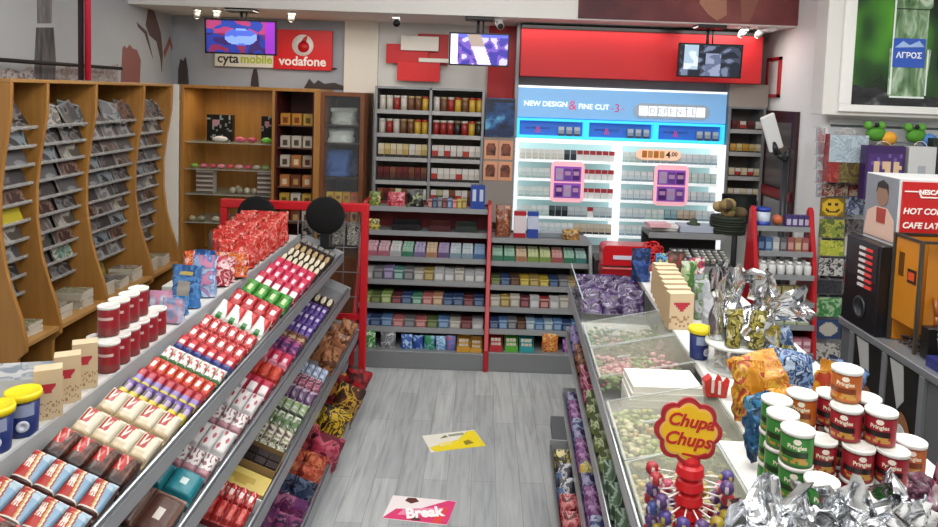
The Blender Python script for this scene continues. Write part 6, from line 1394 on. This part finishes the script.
# ------------------------------------------------------------------ lollipop stand
lx, ly, lz = .56, 1.78, 1.022
st = empty('lollipop_stand', (lx, ly, lz), 'red lollipop stand with a yellow flower-shaped sign', 'stand')
LR = M('#c8141c', .35)
b = MB(); b.lathe([(.075, 0), (.07, .008), (.04, .012)], LR, (lx, ly, lz), 28); child(st, 'foot', b)
prof = []
for i in range(6): z = .012 + i * .036; prof += [(.024, z), (.036, z + .003), (.032, z + .022), (.024, z + .028)]
prof += [(.024, .230), (.014, .25), (.007, .265)]
b = MB(); b.lathe(prof, LR, (lx, ly, lz), 28); rcol = child(st, 'ribbed_column', b)
for p_ in rcol.data.polygons: p_.use_smooth = False
SX = Matrix.Translation((lx - .012, ly - .005, 1.328)) @ Euler((-.06, 0, -.02)).to_matrix().to_4x4()
def scallop(r, a=.075, n=8, m=64): return [(r * (1 + a * abs(math.cos(n * t / 2)) - a * .5) * math.cos(t), r * (1 + a * abs(math.cos(n * t / 2)) - a * .5) * math.sin(t)) for t in [2 * PI * i / m for i in range(m)]]
SR_ = .079
b = MB(); b.prism(scallop(SR_, .14), 'y', -.004, .004, M('#a3202a', .35), SX); sg_ = child(st, 'sign_board', b, label='dark red flower-shaped board')
b = MB(); b.prism(scallop(SR_ * .90, .14), 'y', -.0055, -.004, M('#b02a30', .35), SX); sub(child(st, 'sign_rim', b), sg_)
b = MB(); b.prism(scallop(SR_ * .85, .14), 'y', -.0065, -.0055, M('#e0b060', .35), SX); sub(child(st, 'sign_edge', b), sg_)
b = MB(); b.prism(scallop(SR_ * .78, .14), 'y', -.008, -.0065, M('#e8b814', .35), SX); sub(child(st, 'yellow_flower', b), sg_)
RT = M('#b81a20', .4)
sub(ctext(st, 'lettering', 'Chupa', .044, RT, SX @ T(.004, -.0088, .026) @ Matrix.Rotation(.10, 4, 'Y'), bold=.0012, shear=.25), sg_)
sub(ctext(st, 'lettering', 'Chups', .045, RT, SX @ T(-.002, -.0088, -.020) @ Matrix.Rotation(.08, 4, 'Y'), bold=.0012, shear=.25), sg_)
b = MB(); b.prism([(-.015, -.052), (.025, -.058), (.045, -.05), (.05, -.053), (.025, -.064), (-.015, -.057)], 'y', -.0095, -.008, RT, SX); sub(child(st, 'lettering_flourish', b), sg_)
done(st)
LC = (('purple', '#4a3a8a', '#c8b840'), ('blue', '#3a4a98', '#b0b8d8'), ('red', '#b82430', '#f0d8c8'), ('pink', '#c8506a', '#f0c8c8'), ('gold', '#b8a028', '#5a3a80'), ('violet', '#5a3a78', '#d8c8d8'))
lol = {}
for i, (nm, a, c) in enumerate(LC):
    b = MB(); b.cyl((0, 0, 0), (.046, 0, 0), .0021, M('#eeeae2', .4), 6)
    w = MB(); w.ball((.058, 0, 0), .018, G(a), 12, colf=lambda u, j, a=a, c=c: G(c) if (int(u * 12) % 3 == 0 and j in (2, 3)) else G(a)); 
    w.lathe([(.002, 0), (.008, .008), (.0105, .010)], G(c), n=8, X=T(.036, 0, 0, 0, 0, PI / 2), cap=False)
    lol[nm] = Proto('lollipop', b.mesh('stick'), [('wrapped_head', w.mesh('wrapped_head'))])
names_ = [c[0] for c in LC]
for t_i in range(5):
    z = lz + .045 + t_i * .036; n = 13 if t_i < 3 else 11
    for k in range(n):
        a = 2 * PI * (k + .5 * (t_i % 2)) / n
        if (t_i >= 3 and math.sin(a) > .5) or (t_i >= 3 and math.sin(a) < -.55): continue
        nm = names_[(k * 5 + t_i * 3 + (k // 3)) % 6]
        X = T(lx, ly, z, a) @ T(.035, 0, 0, 0, 0, (.30 if t_i < 2 else .12) - .1 * (t_i == 4))
        put(lol[nm], X, f'{nm} wrapped lollipop, {od(k)} around the {od(t_i)} ring up of the red stand', 'lollipop', 'lollipops on the red stand')
# ------------------------------------------------------------------ crisp cans
def crisp(c, d, pic): 
    def f(u, v):
        uu = (u + .25) % 1          # front (facing -Y) at uu = 0 -> .5 shift
        t = (u - .70) / .17
        if v > .93 or v < .05: return G(d)
        if abs(t) < 1 and .30 < v < .52 and abs(t) ** 2 + ((v - .41) / .13) ** 2 < 1: return G(pic)
        if abs(t - .1) < .9 and .08 < v < .28 and noise.noise(Vector((u * 30, v * 14, 3))) > -.1: return G('#d8a040')
        if .30 < u < .46 and .12 < v < .8: return G('#cfc4c0')
        return G(c)
    bb, ll = can(.040, .0795, f, 40)
    lt = text_mesh('Pringles', .0155, M('#f0e8d0', .4), depth=.0004, bold=.0004)
    for v in lt.vertices:
        a = -PI / 2 + .05 + v.co.x / .0404; rr = .0404 - v.co.y
        v.co = Vector((rr * math.cos(a), rr * math.sin(a), v.co.z + .051))
    ov = MB(); ov.grid(lambda u, v: (.0403 * math.cos(-PI / 2 + .05 + (u - .5) * .5 * math.sin(PI * (.15 + .7 * v))), .0403 * math.sin(-PI / 2 + .05 + (u - .5) * .5 * math.sin(PI * (.15 + .7 * v))), .058 + .014 * v), 6, 5, M('#efe6d8', .4))
    return Proto('crisp_can', bb, [('lid', ll, 'white plastic lid'), ('lettering', lt), ('crest_patch', ov.mesh('crest_patch'))])
CN = {'orange': crisp('#d86a1e', '#b8501a', '#8a3a14'), 'red': crisp('#b81f2e', '#8e1622', '#2a1418'), 'green': crisp('#3f9a3c', '#2c7a30', '#1c3c1c')}
B_ = 1.0585; H_ = .0905
stack = {'green': [(.833, 1.795, 1, 'r'), (.833, 1.795, 2, 'g'), (.833, 1.795, 3, 'g'), (.832, 1.885, 1, 'g'), (.832, 1.885, 2, 'g'), (.832, 1.885, 3, 'g'), (.852, 1.975, 1, 'g'), (.852, 1.975, 2, 'g'), (.852, 1.975, 3, 'g')],
  'mid': [(.918, 1.845, 1, 'o'), (1.012, 1.812, 1, 'r'), (.862, 1.712, 1, 'r'), (.862, 1.712, 2, 'g'), (.965, 1.935, 1, 'o'), (.965, 1.935, 2, 'r'), (1.05, 1.90, 1, 'r'), (1.05, 1.90, 2, 'r'), (1.135, 1.885, 1, 'o'), (1.135, 1.885, 2, 'r'), (1.215, 1.94, 1, 'r'), (1.215, 1.94, 2, 'o'),
          (.945, 2.025, 1, 'o'), (.945, 2.025, 2, 'o'), (.945, 2.025, 3, 'o'), (1.045, 1.99, 1, 'r'), (1.045, 1.99, 2, 'r'), (1.13, 1.972, 1, 'r'), (1.13, 1.972, 2, 'r'), (1.032, 2.075, 1, 'r'), (1.032, 2.075, 2, 'r'), (1.118, 2.06, 1, 'r'), (1.118, 2.06, 2, 'r'),
          (1.034, 1.945, 3, 'r'), (1.119, 1.925, 3, 'r'), (1.034, 2.034, 3, 'r'), (1.122, 2.012, 3, 'r'), (1.052, 1.99, 4, 'o')]}
cn = {'o': 'orange', 'r': 'red', 'g': 'green'}; cnt = {}
for grp in stack.values():
    for x, y, l, c in grp:
        k = (c, l); cnt[k] = cnt.get(k, -1) + 1
        lab = 'orange crisp can standing alone on top of the can pyramid' if l == 4 else f'{cn[c]} crisp can, {od(cnt[k])} {cn[c]} one counted from the bins, {("", "bottom", "second", "third")[l]} layer of the pyramid'
        CN[cn[c]].put(T(x, y, B_ + H_ * (l - 1), -.42 + RND.uniform(-.25, .25)), lab, 'crisp can', 'crisp can pyramid')
# ------------------------------------------------------------------ crisp bags, foil
def cb(w, h, cols, seed, t=.09): return Proto('crisp_bag', pouch(w, h, t, mixed(cols, seed, 3), seed, .009, pillow=True))
OR_ = ('#d88a1a', '#e8a020', '#c8701a', '#e0b030', '#b83a1c')
for k, (x, y, z, w, h, rz, rx, ry, cols, lab) in enumerate(((.93, 2.37, 1.0595, .11, .2, .25, -.2, .1, OR_, 'orange crisp bag standing next to the clear bins'), (1.06, 2.52, 1.0595, .18, .17, -.1, -.7, -.35, OR_, 'orange crisp bag leaning back in the middle of the bags'),
        (1.19, 2.42, 1.0595, .09, .21, -.3, .1, .2, OR_, 'orange crisp bag with a pointed corner beside the top can'), (1.04, 2.3, 1.0595, .14, .12, .3, -.6, .1, OR_, 'low orange crisp bag behind the green cans'),
        (.93, 2.2, 1.0595, .09, .16, .3, -.25, -.15, ('#174f7c', '#2a78a8', '#123c60', '#5a98b8'), 'bright blue crisp bag between the orange bags and the green cans'), (.865, 2.1, 1.0595, .07, .15, .4, -.2, 0, ('#174a78', '#2a6a98', '#123a5c'), 'small blue bag behind the green can stack'),
        (1.2, 2.66, 1.0595, .2, .13, .1, -.6, .25, ('#223c7c', '#7898c0', '#16244c', '#b0c4dc'), 'navy and pale blue crisp bag behind the orange ones'), (1.33, 2.56, 1.0595, .15, .13, -.2, -.5, .35, ('#203470', '#5a80b0', '#121c40'), 'navy crisp bag nearer the coffee counter'),
        (1.27, 3.0, 1.0595, .2, .12, .1, -.4, -.1, ('#30508c', '#98b0cc', '#1a2c58'), 'pale navy bag at the back of the snack ledge'))):
    cb(w, h, cols, 200 + k, .06).put(T(x, y, z + .02 + (.02 if rx < -.45 else 0), rz, rx, ry), lab, 'crisp bag')
FO = [foil(.2, .30, .16, s, None, .5, .05) for s in (1, 2, 3)]
for k, (x, y, z, s, rz, rx, ry, lab) in enumerate(((.70, 1.56, 1.06, .66, .3, .1, -.25, 'crumpled silver foil bag beside the lollipops'), (.80, 1.62, 1.0595, .52, 1.2, .1, .1, 'crumpled silver foil bag before the green cans'), (.91, 1.60, 1.0595, .6, 2.1, -.1, .0, 'crumpled silver foil bag in the middle of the front foil bags'),
        (1.01, 1.63, 1.0595, .62, .8, .1, .15, 'crumpled silver foil bag before the red cans'), (.87, 1.50, 1.0595, .45, 2.8, .2, .3, 'small crumpled foil bag lowest at the frame edge'), (.76, 1.45, 1.065, .45, 1.7, .1, -.3, 'small crumpled foil bag at the bottom edge near the lollipops'))):
    Proto('foil_bag', FO[k % 3]).put(T(x, y, z + .01, rz, rx, ry) @ Matrix.Scale(s, 4), lab, 'foil bag')
PKF = [foil(.16, .2, .12, 11, noise_mat('rose_foil', [(.4, '#7a4058'), (.55, '#b88498'), (.66, '#e0d4d8')], (1, 1, 1), 16, 3, .2, .7), .1, .03)]
Proto('foil_bag', PKF[0]).put(T(1.16, 1.66, 1.0595, .4) @ Matrix.Scale(1.0, 4), 'rose and silver foil bag before the pyramid, beside the coffee counter', 'foil bag')
Proto('foil_bag', PKF[0]).put(T(1.27, 1.68, 1.0595, 1.8) @ Matrix.Scale(.8, 4), 'smaller rose foil bag at the frame corner', 'foil bag')
for k, (x, y, c) in enumerate(((.84, 1.71, '#d8d4d4'), (.93, 1.71, '#c8242c'), (1.04, 1.72, '#d8d8dc'))):
    Proto('sweet_sachet', pouch(.08, .07, .04, mixed((c, '#f0ecec', '#b8b4b8'), 230 + k, 4), 230 + k, .005)).put(T(x, y, 1.0595, .3 * k, -.3), f'{("white", "red and white", "pale")[k]} sachet lying among the foil bags', 'sachet')
# clear round stand holding gold bags, foil bouquets
sx, sy = 1.06, 2.9
rs_ = empty('round_stand', (sx, sy, 1.0595), 'clear round display drum with a pale rim carrying foil-wrapped bags', 'stand')
b = MB(); b.lathe([(.10, 0), (.10, .10)], clear('#d8dedd', .25), (sx, sy, 1.0595), 28, cap=False); child(rs_, 'clear_drum', b, label='clear drum')
b = MB(); b.lathe([(.10, .10), (.115, .105), (.115, .115), (.02, .117)], M('#c9cdc8', .25), (sx, sy, 1.0595), 28); child(rs_, 'rim_plate', b)
b = MB(); b.lathe([(.11, 0), (.11, .006), (.1, .008)], M('#b8bab4', .3), (sx, sy, 1.0585), 28); child(rs_, 'foot_ring', b)
for k in range(6):
    a = k * 1.05; Proto('sweet_sachet', pouch(.05, .075, .025, mixed(('#5a6a8a', '#b8b090', '#8a5a4a', '#c8ccd0'), 240 + k, 4), 240 + k, .003)).put(T(sx + .055 * math.cos(a), sy + .055 * math.sin(a), 1.0685, a), f'small coloured sachet, {od(k)} inside the clear drum', 'sachet', 'sachets in the clear drum')
zt = 1.178
SF = Proto('foil_bouquet', foil(.17, .27, .15, 21, None, .8, .055, 40, 30)); SF2 = Proto('foil_bouquet', foil(.07, .27, .06, 22, None, .2, .022)); SF3 = Proto('foil_bouquet', foil(.07, .24, .06, 23, None, .5, .03))
SF2.put(T(1.0, 2.93, zt), 'slim upright silver foil bouquet beside the yellow-lidded tub', 'foil bouquet')
SF.put(T(1.09, 2.88, zt, .4, 0, .75) @ Matrix.Scale(1.0, 4), 'big flared silver foil bouquet leaning towards the white wall', 'foil bouquet')
SF3.put(T(1.07, 2.97, zt, 1.0, 0, .05) @ Matrix.Scale(1.1, 4), 'slender foil bouquet with a flared top at the back', 'foil bouquet')
gb_ = [Proto('gold_bag', pouch(.06, .15, .045, mixed(('#8a8440', '#c8b850', '#4a4a20', '#e0d8a0'), 250 + k, 4), 250 + k, .006)) for k in range(3)]
for k, (x, y, z, ry) in enumerate(((1.03, 2.83, zt, 0), (1.11, 2.82, zt, .1), (1.2, 2.76, 1.0595, .2))): gb_[k].put(T(x, y, z + .002, .2 * k, 0, ry), f'olive gold bag, {od(k)} from the slim foil bouquet', 'bag')
Proto('gold_bag', pouch(.06, .2, .05, mixed(('#c8b040', '#8a7a28', '#e8dc90'), 255, 4), 255, .006)).put(T(1.2, 2.86, 1.0595, .1), 'tall yellow gold bag beside the clear drum', 'bag')
# beige coffee packs, tub, red packet, blue and green bags on the far ledge
bgr = Proto('beige_pack', carton(.12, .06, .175, fn_beige, lambda u, v: M('#d4c09e', .6), M('#b59c78', .6), (12, 16)))
for k in range(7): bgr.put(T(.975 + .012 * k, 3.42 + .10 * k, 1.0595, .12), f'beige paper pack with red flash, {od(k)} from the near end of the row along the bins', 'pack', 'beige packs along the bins')
tub_proto(.045, .12).put(T(.955, 3.02, 1.0595, .2), 'blue tub with yellow lid standing by the slim foil bouquet', 'tub')
rc = empty('red_packet', (.885, 2.62, 1.0595), 'small red packet with white prongs on the ledge edge', 'packet')
b = MB(); b.prism([(.86, 1.0595), (.935, 1.0595), (.945, 1.13), (.925, 1.10), (.91, 1.14), (.895, 1.10), (.875, 1.14), (.85, 1.12)], 'y', 2.60, 2.64, G('#d42a20')); child(rc, 'packet_body', b, .003)
b = MB(); b.box(.875, .885, 2.595, 2.5995, 1.08, 1.13, G('#f0e8e0')); b.box(.90, .91, 2.595, 2.5995, 1.075, 1.125, G('#f0e8e0')); child(rc, 'white_prong', b)
for k, (x, y, w, h, cols, lab) in enumerate(((1.09, 4.18, .12, .2, ('#3a78b8', '#6ab0e0', '#28508a', '#d8d060'), 'blue bag with yellow patch behind the beige packs'), (.98, 4.3, .12, .2, ('#20407a', '#3a5aa8', '#142850'), 'dark blue bag at the far end of the ledge'), (1.13, 3.82, .09, .24, ('#4a7a38', '#a8c088', '#d8e0d0'), 'green and white pouch between beige packs and foil'), (1.13, 3.58, .09, .23, ('#c8ccd0', '#6a8a5a', '#a0a8b0'), 'silvery green pouch beside the beige packs'), (1.12, 3.4, .08, .24, ('#b8bcc4', '#d8d8e0', '#9aa0a8'), 'silver grey pouch nearest the slim foil'), (1.12, 4.05, .1, .24, ('#3a2c28', '#6a4a40', '#a03a3a'), 'dark brown pouch behind the green one'), (1.22, 4.0, .1, .22, ('#2a3a6a', '#c03a4a', '#d8d8d8'), 'navy and red pouch at the back of the ledge'), (1.24, 3.7, .1, .2, ('#8a2a38', '#c87a80', '#d8d0d0'), 'wine red pouch behind the silver ones'))):
    Proto('snack_pouch', pouch(w, h, .06, mixed(cols, 260 + k, 3), 260 + k, .005)).put(T(x, y, 1.0595, .1), lab, 'pouch')

# ------------------------------------------------------------------ light, camera
def area(nm, loc, sx_, sy_, power, col=(1, 1, 1), rot=(0, 0, 0)):
    l = bpy.data.lights.new(nm, 'AREA'); l.shape = 'RECTANGLE'; l.size = sx_; l.size_y = sy_; l.energy = power; l.color = col
    o = bpy.data.objects.new(nm, l); o.location = loc; o.rotation_euler = rot; COL.objects.link(o); return o
area('ceiling_lamp', (.6, 1.6, 3.46), 2.6, 1.2, 38, (1, .99, .97))
area('ceiling_lamp', (.2, 3.9, 3.46), 2.4, .8, 28, (1, .99, .97))
area('ceiling_lamp', (2.9, 3.2, 3.46), 1.0, 2.0, 32, (1, .99, .98))
area('ceiling_lamp', (.3, 6.55, 2.815), 2.6, .2, 6, (1, .96, .92))
area('ceiling_lamp', (-2.0, 6.4, 2.815), 1.2, .2, 8, (1, .88, .7))
area('ceiling_lamp', (2.1, 6.45, 2.815), .6, .2, 5, (1, .97, .94))
area('ceiling_lamp', (0, -.3, 3.46), 2.4, 1.0, 22, (1, .99, .98))
area('cabinet_lamp', (-2.35, 6.74, 2.112), .6, .06, 1.6, (1, .82, .55))
def added_fill(loc, power, r=.16):  # added point lights to lift the upper walls, not fittings of the shop
    l = bpy.data.lights.new('globe_lamp', 'POINT'); l.energy = power; l.shadow_soft_size = r; l.color = (1, .985, .96)
    o = bpy.data.objects.new('globe_lamp', l); o.location = loc; COL.objects.link(o)
added_fill((-1.1, 3.1, 3.2), 34); added_fill((1.5, 2.6, 3.2), 40); added_fill((.3, .4, 3.2), 22); added_fill((.2, 4.6, 3.25), 12)
w = bpy.data.worlds.new('room_air'); SC.world = w; w.use_nodes = True
w.node_tree.nodes['Background'].inputs[0].default_value = (.8, .85, .9, 1); w.node_tree.nodes['Background'].inputs[1].default_value = .15
cam = bpy.data.cameras.new('camera'); co = bpy.data.objects.new('camera', cam); COL.objects.link(co); SC.camera = co
cam.sensor_width = 36; cam.lens = 720 / 938 * 36; cam.clip_start = .02; cam.clip_end = 50
cam.shift_x = -(483.2 - 469) / 938; cam.shift_y = -(263.5 - 145.3) / 938
co.matrix_world = Matrix.Translation((0, 0, 2.15)) @ Matrix.Rotation(PI / 2 - math.radians(4), 4, 'X') @ Matrix.Rotation(.035, 4, 'Z')
vs = SC.view_settings; vs.view_transform = 'Standard'; vs.look = 'None'; vs.exposure = .36; vs.gamma = 1
SC.cycles.max_bounces = 8; SC.cycles.transparent_max_bounces = 16; SC.cycles.use_denoising = True
